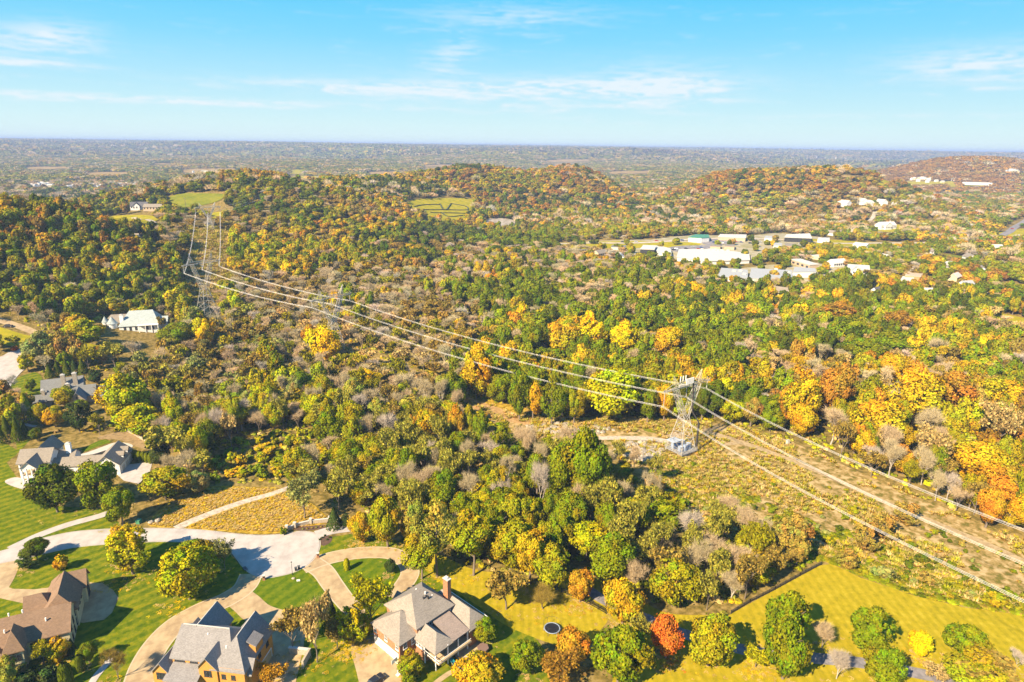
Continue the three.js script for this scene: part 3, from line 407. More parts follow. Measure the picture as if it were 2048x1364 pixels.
function buildTree(t) {
  const k = t.seed ?? Math.floor(hash(t.x * 10, t.z * 10) * 1e6), name = t.name ?? (t.form === 'shrub' ? 'shrub' : { darkgreen: 'green_tree', green: 'green_tree', brightgreen: 'green_tree', sage: 'green_tree', deepgreen: 'evergreen_tree', yellowgreen: 'yellow_green_tree', olive: 'olive_tree', paleolive: 'olive_tree', gold: 'golden_tree', yellow: 'yellow_tree', orange: 'orange_tree', red: 'red_tree', rust: 'rust_brown_tree', brown: 'brown_tree', tan: 'tan_tree', grey: 'bare_tree', pale: 'bare_tree', pinkgrey: 'bare_tree' }[t.color]);
  const o = new THREE.Group(); o.name = numbered(name === 'olive_tree' ? 'olive_green_tree' : name); o.position.set(t.x, t.y, t.z); o.rotation.y = t.turn ?? (k % 628) / 100; scene.add(o); t.obj = o; t.kindName = name;
  if (t.form === 'crown' || t.form === 'tall') {
    const H = t.h * (1 - t.clear), g = crowns[t.shape ?? k % crowns.length], m = part(o, 'crown', g, leafMat[t.color]); m.scale.set(t.w * 1.12, H * 1.06, t.w * 1.12); m.position.y = t.h * t.clear - H * .03;
    const q = part(o, 'trunk', trunks[k % 3], barkMat); q.scale.set(Math.max(t.h * .9, t.w * .8), t.h, Math.max(t.h * .9, t.w * .8)); q.scale.x = q.scale.z = Math.min(t.h, 16) * .95;
  } else if (t.form === 'bare' || t.form === 'sparse') {
    const set = t.form === 'bare' ? bares : sparses, n = t.shape ?? k % set.length, [wood, fine] = set[n], bb = bareBox[(t.form === 'bare' ? 0 : bares.length) + n], sx = t.w / Math.max(bb.max.x - bb.min.x, bb.max.z - bb.min.z) * 1.05, sy = t.h / bb.max.y;
    part(o, 'trunk', wood, t.pale || ['grey', 'pale'].includes(t.color) ? paleBarkMat : barkMat).scale.set(sx, sy, sx);
    part(o, t.form === 'bare' ? 'twigs' : 'crown', fine, leafMat[t.color]).scale.set(sx, sy, sx);
  } else {
    const g = t.form === 'conifer' ? conifer : t.form === 'column' ? column : shrubs[k % 3]; const m = part(o, 'crown', g, leafMat[t.color]); m.scale.set(t.w * 1.12, t.h * (t.form === 'conifer' ? .94 : 1.1), t.w * 1.12); m.position.y = t.form === 'conifer' ? t.h * .06 : t.form === 'shrub' ? -t.h * .1 : 0;
    const s = new LB(); if (t.form === 'conifer') part(o, 'trunk', stemGeo, barkMat).scale.set(t.h, t.h, t.h); else part(o, 'stem', stemGeo, barkMat).scale.set(t.h * .8, t.h * .8, t.h * .8);
  }
  return o;
}
const stemGeo = (() => { const b = new LB(); b.limb(V3(0, -.02, 0), V3(0, .8, 0), .02, .005, 6, [1, 1, 1]); return b.geo(); })();

// trees read one by one from the photograph: form, colour, left, top, right, bottom of the crown, metres below the crown
const HAND = [
  ['crown', 'darkgreen', 56, 922, 152, 1020, 1.6], ['crown', 'green', 152, 918, 236, 1012, 1.6], ['crown', 'green', 204, 972, 272, 1046, 1.4], ['crown', 'olive', 274, 925, 378, 1000, 1.5], ['crown', 'sage', 372, 940, 420, 985, 1],
  ['crown', 'yellowgreen', 212, 1052, 302, 1146, 1.2, { shape: 5 }], ['crown', 'gold', 222, 1046, 272, 1110, 3, { shape: 2 }], ['crown', 'yellowgreen', 316, 1084, 426, 1198, 1.2], ['crown', 'olive', 352, 1074, 422, 1130, 4],
  ['sparse', 'sage', 418, 1068, 472, 1138, .1], ['crown', 'darkgreen', 42, 1072, 96, 1116, 1.2], ['crown', 'deepgreen', 32, 1106, 74, 1138, .6], ['shrub', 'gold', 107, 1107, 138, 1141, 0],
  ['sparse', 'olive', 58, 1278, 106, 1334, .2], ['crown', 'gold', 96, 1270, 142, 1316, .8], ['conifer', 'deepgreen', 134, 1276, 152, 1308, .2], ['crown', 'green', 156, 1280, 192, 1324, .6], ['column', 'darkgreen', 119, 1328, 142, 1372, 0], ['column', 'darkgreen', 152, 1308, 168, 1346, 0], ['crown', 'paleolive', -6, 1308, 36, 1366, .4], ['shrub', 'deepgreen', 28, 1334, 78, 1372, 0], ['shrub', 'deepgreen', 74, 1330, 122, 1372, 0], ['shrub', 'sage', 26, 1322, 56, 1348, 0], ['bare', 'brown', 200, 1290, 262, 1362, .1], ['shrub', 'gold', 100, 1308, 128, 1326, 0],
  ['sparse', 'brown', 540, 1196, 624, 1306, .2], ['sparse', 'tan', 588, 1188, 668, 1322, .2], ['conifer', 'deepgreen', 640, 1180, 674, 1246, 1], ['sparse', 'brown', 640, 1230, 704, 1300, .2], ['sparse', 'yellowgreen', 694, 1146, 786, 1256, .3, { name: 'birch_tree' }], ['crown', 'yellowgreen', 668, 1206, 738, 1290, .8], ['crown', 'yellowgreen', 700, 1222, 748, 1274, .6], ['sparse', 'orange', 508, 1322, 574, 1380, .1],
  ['column', 'yellowgreen', 688, 1117, 699, 1142, 0], ['crown', 'deepgreen', 768, 1116, 792, 1146, .2],
  ['crown', 'gold', 698, 1018, 748, 1084, .4, { shape: 1 }], ['crown', 'olive', 740, 982, 806, 1088, 1], ['crown', 'paleolive', 800, 1000, 852, 1080, 1.2], ['conifer', 'deepgreen', 652, 1014, 684, 1056, .2], ['crown', 'deepgreen', 678, 1026, 700, 1054, .2], ['shrub', 'green', 560, 1051, 576, 1070, 0], ['shrub', 'deepgreen', 728, 1028, 746, 1044, 0],
  ['crown', 'olive', 800, 1062, 884, 1136, 4.5, { shape: 5 }], ['crown', 'paleolive', 836, 1002, 908, 1104, 7.5, { shape: 5 }], ['crown', 'olive', 904, 1018, 990, 1104, 8, { shape: 5 }], ['crown', 'gold', 800, 1030, 842, 1082, 1],
  ['crown', 'olive', 980, 1040, 1062, 1130, 3], ['crown', 'gold', 1024, 1060, 1096, 1150, 3], ['sparse', 'brown', 968, 1130, 1058, 1224, .2], ['bare', 'brown', 1050, 1164, 1124, 1226, .1], ['crown', 'olive', 1060, 1084, 1150, 1172, 2],
  ['crown', 'brightgreen', 942, 1234, 992, 1284, 1], ['crown', 'olive', 798, 1298, 852, 1352, .5], ['shrub', 'green', 800, 1330, 832, 1368, 0], ['crown', 'gold', 904, 1300, 1008, 1380, 1], ['crown', 'brightgreen', 1020, 1276, 1082, 1346, .8], ['crown', 'orange', 1114, 1252, 1186, 1326, 1.2], ['sparse', 'rust', 1064, 1292, 1172, 1384, .5], ['crown', 'green', 1176, 1240, 1304, 1372, 1.2], ['crown', 'red', 1300, 1224, 1370, 1312, .8, { shape: 1 }], ['crown', 'olive', 1370, 1222, 1474, 1334, .8, { shape: 1 }], ['crown', 'gold', 1206, 1150, 1290, 1244, 1], ['sparse', 'paleolive', 1252, 1220, 1314, 1290, .2], ['crown', 'orange', 1130, 1138, 1192, 1204, .6, { shape: 2 }], ['shrub', 'brightgreen', 1165, 1187, 1181, 1204, 0], ['sparse', 'yellowgreen', 1484, 1286, 1544, 1340, .2],
  ['crown', 'green', 1526, 1180, 1626, 1300, 1, { shape: 4 }], ['crown', 'green', 1530, 1226, 1622, 1354, .8, { shape: 1 }], ['bare', 'pinkgrey', 1616, 1240, 1678, 1302, .1], ['crown', 'green', 1700, 1210, 1796, 1302, .8, { shape: 4 }], ['crown', 'green', 1728, 1284, 1812, 1372, .8], ['crown', 'yellow', 1818, 1258, 1868, 1310, .4, { shape: 0 }], ['crown', 'green', 1888, 1240, 1976, 1320, .8, { shape: 4 }], ['sparse', 'brown', 1906, 1296, 2038, 1386, .4], ['crown', 'olive', 1908, 1304, 2034, 1386, 1], ['bare', 'pale', 1648, 1296, 1708, 1362, 0, { pale: 1 }], ['bare', 'pale', 2018, 1294, 2054, 1342, 0, { pale: 1 }], ['sparse', 'tan', 1842, 1318, 1912, 1372, .1], ['shrub', 'green', 1436, 1226, 1460, 1244, 0],
  // the wood between the turning circle and the pylon
  ['crown', 'yellow', 606, 650, 682, 722, 2, { shape: 2 }], ['crown', 'orange', 602, 646, 636, 690, 3], ['crown', 'yellow', 700, 736, 758, 770, 4], ['crown', 'gold', 826, 814, 886, 880, 3, { shape: 1 }], ['crown', 'orange', 894, 808, 934, 882, 3, { shape: 4 }], ['crown', 'orange', 814, 826, 838, 880, 2], ['crown', 'yellowgreen', 855, 790, 880, 820, 3], ['crown', 'green', 1124, 852, 1226, 1004, 2, { shape: 4 }], ['crown', 'green', 1082, 880, 1160, 1000, 2, { shape: 1 }], ['bare', 'pale', 1052, 916, 1112, 1020, 1, { pale: 1 }], ['bare', 'grey', 772, 738, 846, 792, 2, { pale: 1 }], ['bare', 'grey', 720, 768, 768, 826, 1, { pale: 1 }], ['bare', 'grey', 820, 752, 880, 810, 1, { pale: 1 }], ['crown', 'green', 878, 740, 935, 808, 2], ['crown', 'brightgreen', 792, 760, 826, 800, 2],
  ['crown', 'yellowgreen', 1168, 726, 1292, 832, 2, { shape: 0 }], ['crown', 'gold', 916, 684, 990, 790, 2], ['crown', 'green', 1016, 730, 1064, 834, 2], ['crown', 'green', 1080, 745, 1130, 840, 2], ['crown', 'gold', 1044, 760, 1090, 830, 2], ['crown', 'green', 1040, 640, 1090, 712, 2], ['crown', 'gold', 1084, 640, 1160, 708, 2], ['crown', 'yellow', 1150, 632, 1220, 700, 2], ['crown', 'yellow', 1216, 640, 1284, 706, 2], ['crown', 'gold', 1308, 650, 1372, 712, 2], ['crown', 'gold', 1310, 760, 1352, 832, 2], ['crown', 'olive', 1128, 780, 1170, 840, 2], ['crown', 'green', 1280, 770, 1316, 838, 2],
  ['crown', 'orange', 1968, 930, 2052, 1004, 4, { shape: 0, color2: 'orange' }], ['crown', 'orange', 1956, 966, 2010, 1046, 2], ['crown', 'rust', 1638, 730, 1712, 830, 3], ['crown', 'gold', 1578, 740, 1650, 850, 3], ['crown', 'orange', 1556, 768, 1592, 848, 2], ['crown', 'gold', 1576, 800, 1636, 870, 1], ['crown', 'gold', 1774, 734, 1884, 836, 3], ['crown', 'rust', 1850, 736, 1948, 832, 3], ['crown', 'gold', 1706, 792, 1810, 880, 3], ['bare', 'pinkgrey', 1630, 802, 1706, 888, 1, { pale: 1 }], ['bare', 'grey', 1820, 810, 1890, 880, 1, { pale: 1 }], ['conifer', 'darkgreen', 1732, 872, 1768, 922, .5], ['bare', 'grey', 1756, 872, 1816, 954, .2, { pale: 1, shape: 3, name: 'birch_tree' }], ['crown', 'gold', 1900, 868, 2016, 968, 2], ['sparse', 'tan', 1820, 850, 1910, 930, 1], ['sparse', 'tan', 1954, 790, 2052, 900, 1], ['crown', 'gold', 1950, 750, 2048, 820, 3], ['crown', 'green', 2020, 930, 2070, 1030, 2], ['crown', 'gold', 1756, 706, 1812, 760, 2],
  ['crown', 'green', 1676, 630, 1746, 690, 2], ['crown', 'green', 1740, 660, 1836, 708, 2], ['crown', 'green', 1690, 672, 1760, 720, 2], ['crown', 'rust', 1626, 600, 1714, 650, 3], ['sparse', 'rust', 1760, 616, 1830, 668, 2], ['bare', 'grey', 1846, 668, 1896, 722, 1, { pale: 1 }],
  // left: round the upper houses and the wooded hill foot
  ['crown', 'sage', 44, 660, 108, 726, 1], ['crown', 'yellowgreen', 128, 634, 206, 690, 4], ['crown', 'yellow', 384, 632, 430, 690, 2], ['crown', 'gold', 180, 688, 214, 720, 2], ['conifer', 'yellowgreen', 34, 784, 66, 842, .3, { name: 'young_golden_tree' }], ['crown', 'darkgreen', 60, 852, 86, 882, .3], ['sparse', 'olive', 174, 818, 216, 870, .2, { name: 'weeping_willow' }], ['conifer', 'darkgreen', 0, 822, 22, 884, .2], ['conifer', 'darkgreen', 20, 828, 44, 888, .2], ['conifer', 'darkgreen', -14, 838, 8, 892, .2], ['conifer', 'deepgreen', 38, 836, 56, 880, .2], ['crown', 'deepgreen', 128, 800, 180, 862, .8], ['crown', 'gold', 84, 810, 128, 852, .8], ['crown', 'olive', 100, 772, 150, 812, .8], ['crown', 'brightgreen', 146, 796, 178, 830, .6], ['crown', 'olive', 62, 800, 96, 850, .6], ['crown', 'brightgreen', 50, 756, 72, 782, .4],
  ['conifer', 'darkgreen', 88, 728, 108, 756, .2], ['conifer', 'darkgreen', 104, 722, 124, 752, .2], ['conifer', 'darkgreen', 122, 720, 142, 750, .2], ['conifer', 'deepgreen', 138, 718, 158, 748, .2], ['conifer', 'darkgreen', 154, 716, 174, 748, .2], ['crown', 'deepgreen', 176, 736, 206, 766, .5], ['crown', 'brightgreen', 224, 722, 262, 756, .6], ['shrub', 'red', 18, 690, 36, 702, 0],
  ['crown', 'yellowgreen', 200, 742, 300, 840, 2], ['crown', 'yellowgreen', 230, 800, 330, 872, 1.5], ['sparse', 'paleolive', 290, 840, 370, 930, 1], ['crown', 'darkgreen', 386, 838, 444, 905, 1.5], ['sparse', 'tan', 440, 812, 476, 894, 2], ['crown', 'green', 320, 640, 390, 690, 2], ['sparse', 'paleolive', 200, 676, 250, 740, .5], ['sparse', 'olive', 150, 690, 196, 740, .5], ['crown', 'deepgreen', 298, 886, 344, 930, .5], ['sparse', 'sage', 560, 940, 650, 1040, .2], ['sparse', 'paleolive', 640, 930, 710, 1020, .5],
  ['crown', 'orange', 1066, 930, 1092, 960, 1], ['crown', 'gold', 1320, 980, 1352, 1016, 1], ['crown', 'olive', 1230, 988, 1310, 1060, 2], ['crown', 'green', 1296, 986, 1384, 1064, 2], ['sparse', 'orange', 1284, 946, 1334, 996, .5], ['bare', 'grey', 1366, 1036, 1424, 1096, .3], ['sparse', 'brown', 1290, 1080, 1400, 1200, .5], ['crown', 'olive', 1300, 1110, 1400, 1212, 1], ['crown', 'green', 1170, 1060, 1270, 1160, 2], ['crown', 'yellowgreen', 1130, 1040, 1220, 1110, 2],
];
for (const [f, c, x0, y0, x1, y1, u, o] of HAND) treeBox(f, c, x0, y0, x1, y1, u, o);
for (let k = 0; k < 8; k++) treeBox('column', 'green', 246 + k * 7.2, 893 + k * 1.6, 255 + k * 7.2, 918 + k * 1.8, 0, { group: 'clipped columns beside the parking court' });
for (const [x0, y0, x1, y1] of [[1706, 1040, 1760, 1104], [1740, 1024, 1800, 1080], [1786, 1000, 1842, 1050], [1676, 1098, 1722, 1140]]) treeBox('crown', 'brown', x0, y0, x1, y1, .1, { name: 'browned_cedar', shape: 5 });
// shrubs scattered over the corridor
const shrubSpots = []; {
  const r = rng(5); const corridor = onG([[1240, 915], [1330, 900], [1420, 890], [1540, 915], [1640, 955], [1760, 1010], [1880, 1060], [2060, 1130], [2060, 1225], [1930, 1208], [1830, 1186], [1720, 1148], [1660, 1120], [1560, 1105], [1470, 1065], [1400, 1015], [1330, 980]]);
  const b = new THREE.Box2(); for (const p of corridor) b.expandByPoint(new THREE.Vector2(p.x, p.z));
  for (let k = 0; k < 2600 && shrubSpots.length < 175; k++) { const x = mix(b.min.x, b.max.x, r()), z = mix(b.min.y, b.max.y, r()), q = toPx(x, 0, z); if (q[0] > 2060 || !inPoly(corridor, x, z)) continue; const low = sstep(920, 1130, q[1] - (q[0] - 1400) * .16); if (r() > .2 + .9 * low * fbm(x / 14, z / 14, 2) * 1.6) continue; const w = 1.1 + r() * r() * (2 + 4.6 * low); if (shrubSpots.some((s) => Math.hypot(s[0] - x, s[1] - z) < (s[2] + w) * .42)) continue; shrubSpots.push([x, z, w]); plant('shrub', ['green', 'green', 'darkgreen', 'olive', 'sage', 'brown'][Math.floor(r() * 6)], x, z, w * (.55 + r() * .3), w); }
}
// the woods: a jittered grid, colours by district
const districts = [ // photograph area -> what grows there
  [[[0, 430], [180, 440], [330, 520], [340, 560], [160, 560], [0, 540]], { crown: { gold: 3, olive: 4, orange: .8, rust: .6, green: 2, brown: 2.4 }, bare: 1.4, sparse: { tan: 2, olive: 1 } }],
  [[[0, 540], [340, 540], [350, 660], [0, 660]], { crown: { olive: 4, green: 2, darkgreen: 2, gold: 1, yellow: .5 }, bare: 4, sparse: { olive: 3, paleolive: 3, brown: 2 } }],
  [[[200, 640], [470, 600], [560, 700], [620, 860], [560, 960], [330, 960], [200, 850]], { crown: { yellowgreen: 5, olive: 3, green: 1.4, sage: 2, paleolive: 3 }, bare: 7, sparse: { paleolive: 5, brown: 3, sage: 2, olive: 2 } }],
  [[[430, 560], [900, 560], [900, 800], [620, 820], [480, 720]], { crown: { brown: 1, olive: 3, green: 2, gold: 2, yellow: 1.2 }, bare: 14, sparse: { brown: 5, tan: 2, olive: 2 } }],
  [[[440, 480], [560, 510], [700, 590], [560, 600], [440, 560]], { crown: { yellow: 3, gold: 3, yellowgreen: 2, green: 1 }, bare: .6, sparse: { olive: 1 } }],
  [[[440, 340], [860, 340], [1000, 470], [820, 560], [620, 540], [450, 500]], { crown: { darkgreen: 4, green: 3, olive: 4, gold: 3, orange: .8, brown: 2.6 }, bare: 2, sparse: { brown: 2, tan: 1 } }],
  [[[740, 320], [1100, 320], [1160, 420], [1000, 430], [760, 400]], { crown: { olive: 4, gold: 1.4, rust: 3.4, brown: 2, green: 1.5, darkgreen: 3 }, bare: .7, sparse: { brown: 2 } }],
  [[[1000, 320], [2048, 320], [2048, 385], [1000, 395]], { crown: { olive: 3, rust: 4, brown: 3, darkgreen: 2, gold: .7 }, bare: .8, sparse: { brown: 2 } }],
  [[[1000, 395], [2048, 385], [2048, 430], [1600, 480], [1000, 480]], { crown: { olive: 4, green: 3, brown: 2, rust: 1, gold: 1, darkgreen: 3 }, bare: 2.6, sparse: { brown: 3, tan: 2 } }],
  [[[1600, 390], [2100, 390], [2100, 620], [1600, 560]], { crown: { olive: 4, green: 4, gold: 2, rust: 1, brightgreen: 1 }, bare: 3, sparse: { tan: 2, brown: 2 } }],
  [[[700, 470], [1400, 480], [1600, 560], [1300, 600], [800, 580]], { crown: { green: 4, darkgreen: 2, olive: 3, gold: 1.4, orange: .8 }, bare: 7, sparse: { tan: 3, brown: 2 } }],
  [[[880, 560], [2100, 560], [2100, 720], [1000, 740], [880, 660]], { crown: { green: 6, darkgreen: 3, olive: 2, gold: 1.8, yellow: .5, orange: .6, brightgreen: 1 }, bare: 3.2, sparse: { tan: 1.4, brown: 1 } }],
  [[[1480, 690], [2100, 690], [2100, 1100], [1900, 1000], [1500, 850]], { crown: { gold: 4, olive: 4, orange: 1, rust: 1.4, brown: 1, green: 2 }, bare: 3.4, sparse: { tan: 3, gold: 1.4, brown: 1 } }],
  [[[900, 690], [1480, 690], [1480, 850], [1000, 830]], { crown: { green: 4, olive: 3, gold: 2.6, yellowgreen: 1.6, darkgreen: 1 }, bare: 1.6, sparse: { olive: 1.6, tan: 1 } }],
  [[[560, 800], [1000, 800], [1250, 880], [1480, 1080], [1480, 1240], [1100, 1180], [800, 1080], [560, 1000]], { crown: { green: 3, olive: 5, yellowgreen: 3, darkgreen: 1.2, gold: .8, paleolive: 3 }, bare: 4, sparse: { paleolive: 5, brown: 3, olive: 2, sage: 2 } }],
  [[[0, 360], [440, 340], [440, 500], [0, 470]], { crown: { darkgreen: 3, olive: 3, brown: 2, green: 2, rust: 1 }, bare: 4, sparse: { brown: 3 } }],
];
const anyWood = { crown: { olive: 4, green: 3, gold: 1, brown: 1.5 }, bare: 3, sparse: { brown: 2, olive: 1 } };
const redWood = { crown: { rust: 6, brown: 2, orange: .3 }, bare: 1.2, sparse: { rust: 2 } };
const farWood = { crown: { olive: 4, green: 3, darkgreen: 2.5, brown: 2, grey: 2, rust: .8, gold: .4 }, bare: 1.2, sparse: { brown: 1, olive: 1 } };
const flatPoly = districts.map(([p, m]) => [p.map(([x, z]) => ({ x, z })), m]);
function pickFrom(o, t) { let s = 0; for (const k in o) s += o[k]; t *= s; for (const k in o) if ((t -= o[k]) < 0) return k; return Object.keys(o)[0]; }
function speciesAt(px, py, D, x, z, r) {
  let m = z < -1800 ? (px > 1760 && px < 2040 && z > -3300 ? redWood : farWood) : anyWood; if (m === anyWood) for (const [p, q] of flatPoly) if (inPoly(p, px, py)) { m = q; break; }
  const sc = D > 640 ? 90 : 55, drift = (fbm(x / sc + 3, z / sc + 8, 2) - .5) * 1.5, drift2 = (fbm(x / sc + 63, z / sc + 28, 2) - .5) * 1.3; // neighbours resemble one another
  let c = 0; for (const k in m.crown) c += m.crown[k]; let s = 0; for (const k in m.sparse) s += m.sparse[k];
  const form = pickFrom({ crown: c, bare: m.bare, sparse: s }, Math.min(.999, Math.max(0, r() * .62 + .19 + drift2)));
  const t = Math.min(.999, Math.max(0, r() * .6 + .2 + drift));
  return [form, form === 'bare' ? pickFrom({ grey: 5, pinkgrey: 4, pale: 1.4 }, r()) : pickFrom(m[form], t)];
}
for (const t of clearings) { t.box = new THREE.Box2(); for (const p of t) t.box.expandByPoint(new THREE.Vector2(p.x, p.z)); }
const openAt = (x, z, pad = 0) => clearings.some((c) => x > c.box.min.x - pad && x < c.box.max.x + pad && z > c.box.min.y - pad && z < c.box.max.y + pad && inPoly(c, x, z));
// the estate's open ground is planted only by hand
const estate = [onG([[-60, 900], [10, 870], [300, 862], [330, 900], [330, 960], [420, 965], [560, 970], [650, 1000], [700, 1010], [800, 1050], [860, 1092], [960, 1140], [1050, 1155], [1125, 1150], [1220, 1180], [1330, 1228], [1440, 1240], [1460, 1228], [1640, 1131], [2060, 1232], [2500, 1350], [2500, 1700], [-300, 1700], [-300, 900]])];
const scrubs = [onG([[430, 900], [520, 868], [620, 862], [650, 920], [600, 965], [480, 972], [410, 960]]), onG([[1220, 930], [1330, 985], [1440, 1050], [1420, 1080], [1330, 1040], [1240, 985]]), onG([[915, 800], [1000, 838], [1110, 872], [1236, 892], [1250, 925], [1120, 925], [1000, 900], [920, 860]])];
const wild = [], forest = []; {
  const r = rng(2024);
  for (const [R1, R2, cell] of [[150, 330, 6.0], [330, 640, 7.4], [640, 1150, 10.6], [1150, 2300, 13.5], [2300, 4800, 17], [4800, 9500, 40], [9500, 17000, 66]]) {
    const n = Math.ceil(R2 / cell);
    for (let i = -n; i <= n; i++) for (let j = 0; j <= n; j++) {
      const x = (i + r() * .9) * cell, z = -(j + r() * .9) * cell, D = Math.hypot(x, z), a = r(), b2 = r(), c2 = r(); if (D < R1 || D >= R2) continue;
      if (Math.abs(x) > -z * .86 + 20) continue;
      const y = ground(x, z), q = toPx(x, y, z); if (q[0] < -70 || q[0] > 2118 || q[1] > 1420) continue;
      if (D < 420 && (inPoly(estate[0], x, z))) continue;
      if (openAt(x, z)) continue;
      if (D < 420 && planted.some((t) => t.hand && t.form !== 'shrub' && Math.hypot(t.x - x, t.z - z) < t.w * .42 + 1.6)) continue;
      // trees that would stand in front of an open place seen beyond them are kept low
      const [form, color] = speciesAt(q[0], q[1], D, x, z, r);
      const s = D > 2300 ? cell / 9 : D > 1150 ? 1.45 : D > 640 ? 1.15 : 1, scrub = D < 420 && scrubs.some((c) => inPoly(c, x, z)), h = scrub ? 2.2 + 2.6 * a : (D < 640 ? 9.8 + 8.6 * a * a : 9 + 6 * a * a) * (form === 'bare' ? .98 : 1), w = scrub ? 3.6 + 3 * b2 : (7.2 + 5.4 * b2 * b2) * s * (D < 330 ? 1.02 : 1.1);
      (D < 640 ? wild : forest).push({ form: scrub ? 'shrub' : form, color: scrub ? ['yellowgreen', 'olive', 'brightgreen', 'yellowgreen', 'gold', 'brightgreen'][Math.floor(c2 * 6)] : color, x, z, y, h, w, D, a, c: c2 });
    }
  }
}
{ const r = rng(91); for (const [px, py] of [[1320, 500], [1332, 517], [1345, 527], [1390, 533], [1440, 535], [1470, 534], [1510, 529], [1300, 517], [1265, 506], [1240, 499], [1205, 501], [1160, 497], [1150, 490], [1190, 489], [1255, 493], [1350, 490], [1430, 493], [1460, 492], [1510, 495], [1530, 490], [1550, 493], [1556, 506], [1530, 511], [1515, 504], [1610, 493], [1625, 497], [1650, 495], [1545, 483], [1500, 480], [1470, 568], [1520, 572], [1450, 571], [1560, 573], [1600, 567], [1625, 563], [1640, 549], [1650, 541], [1640, 527], [1690, 529], [1700, 541], [1680, 553], [1570, 535], [1560, 546], [1475, 542], [1520, 542], [1610, 521], [1425, 545], [1408, 540], [1372, 536], [1490, 515], [1545, 520], [1590, 514], [1655, 512], [1680, 506], [1550, 556], [1640, 572], [1420, 572], [1500, 577], [1580, 578]]) for (let k = 0; k < 2; k++) { const g = onGround(px + (r() - .5) * 12, py + (r() - .5) * 4), a = r(), b = r(); forest.push({ form: 'crown', color: pickFrom({ green: 3, olive: 3, gold: 2, darkgreen: 2, brown: 1 }, r()), x: g.x, z: g.z, y: g.y, h: 6 + 4.5 * a, w: 6 + 4 * b, D: Math.hypot(g.x, g.z), a, c: r() }); } }
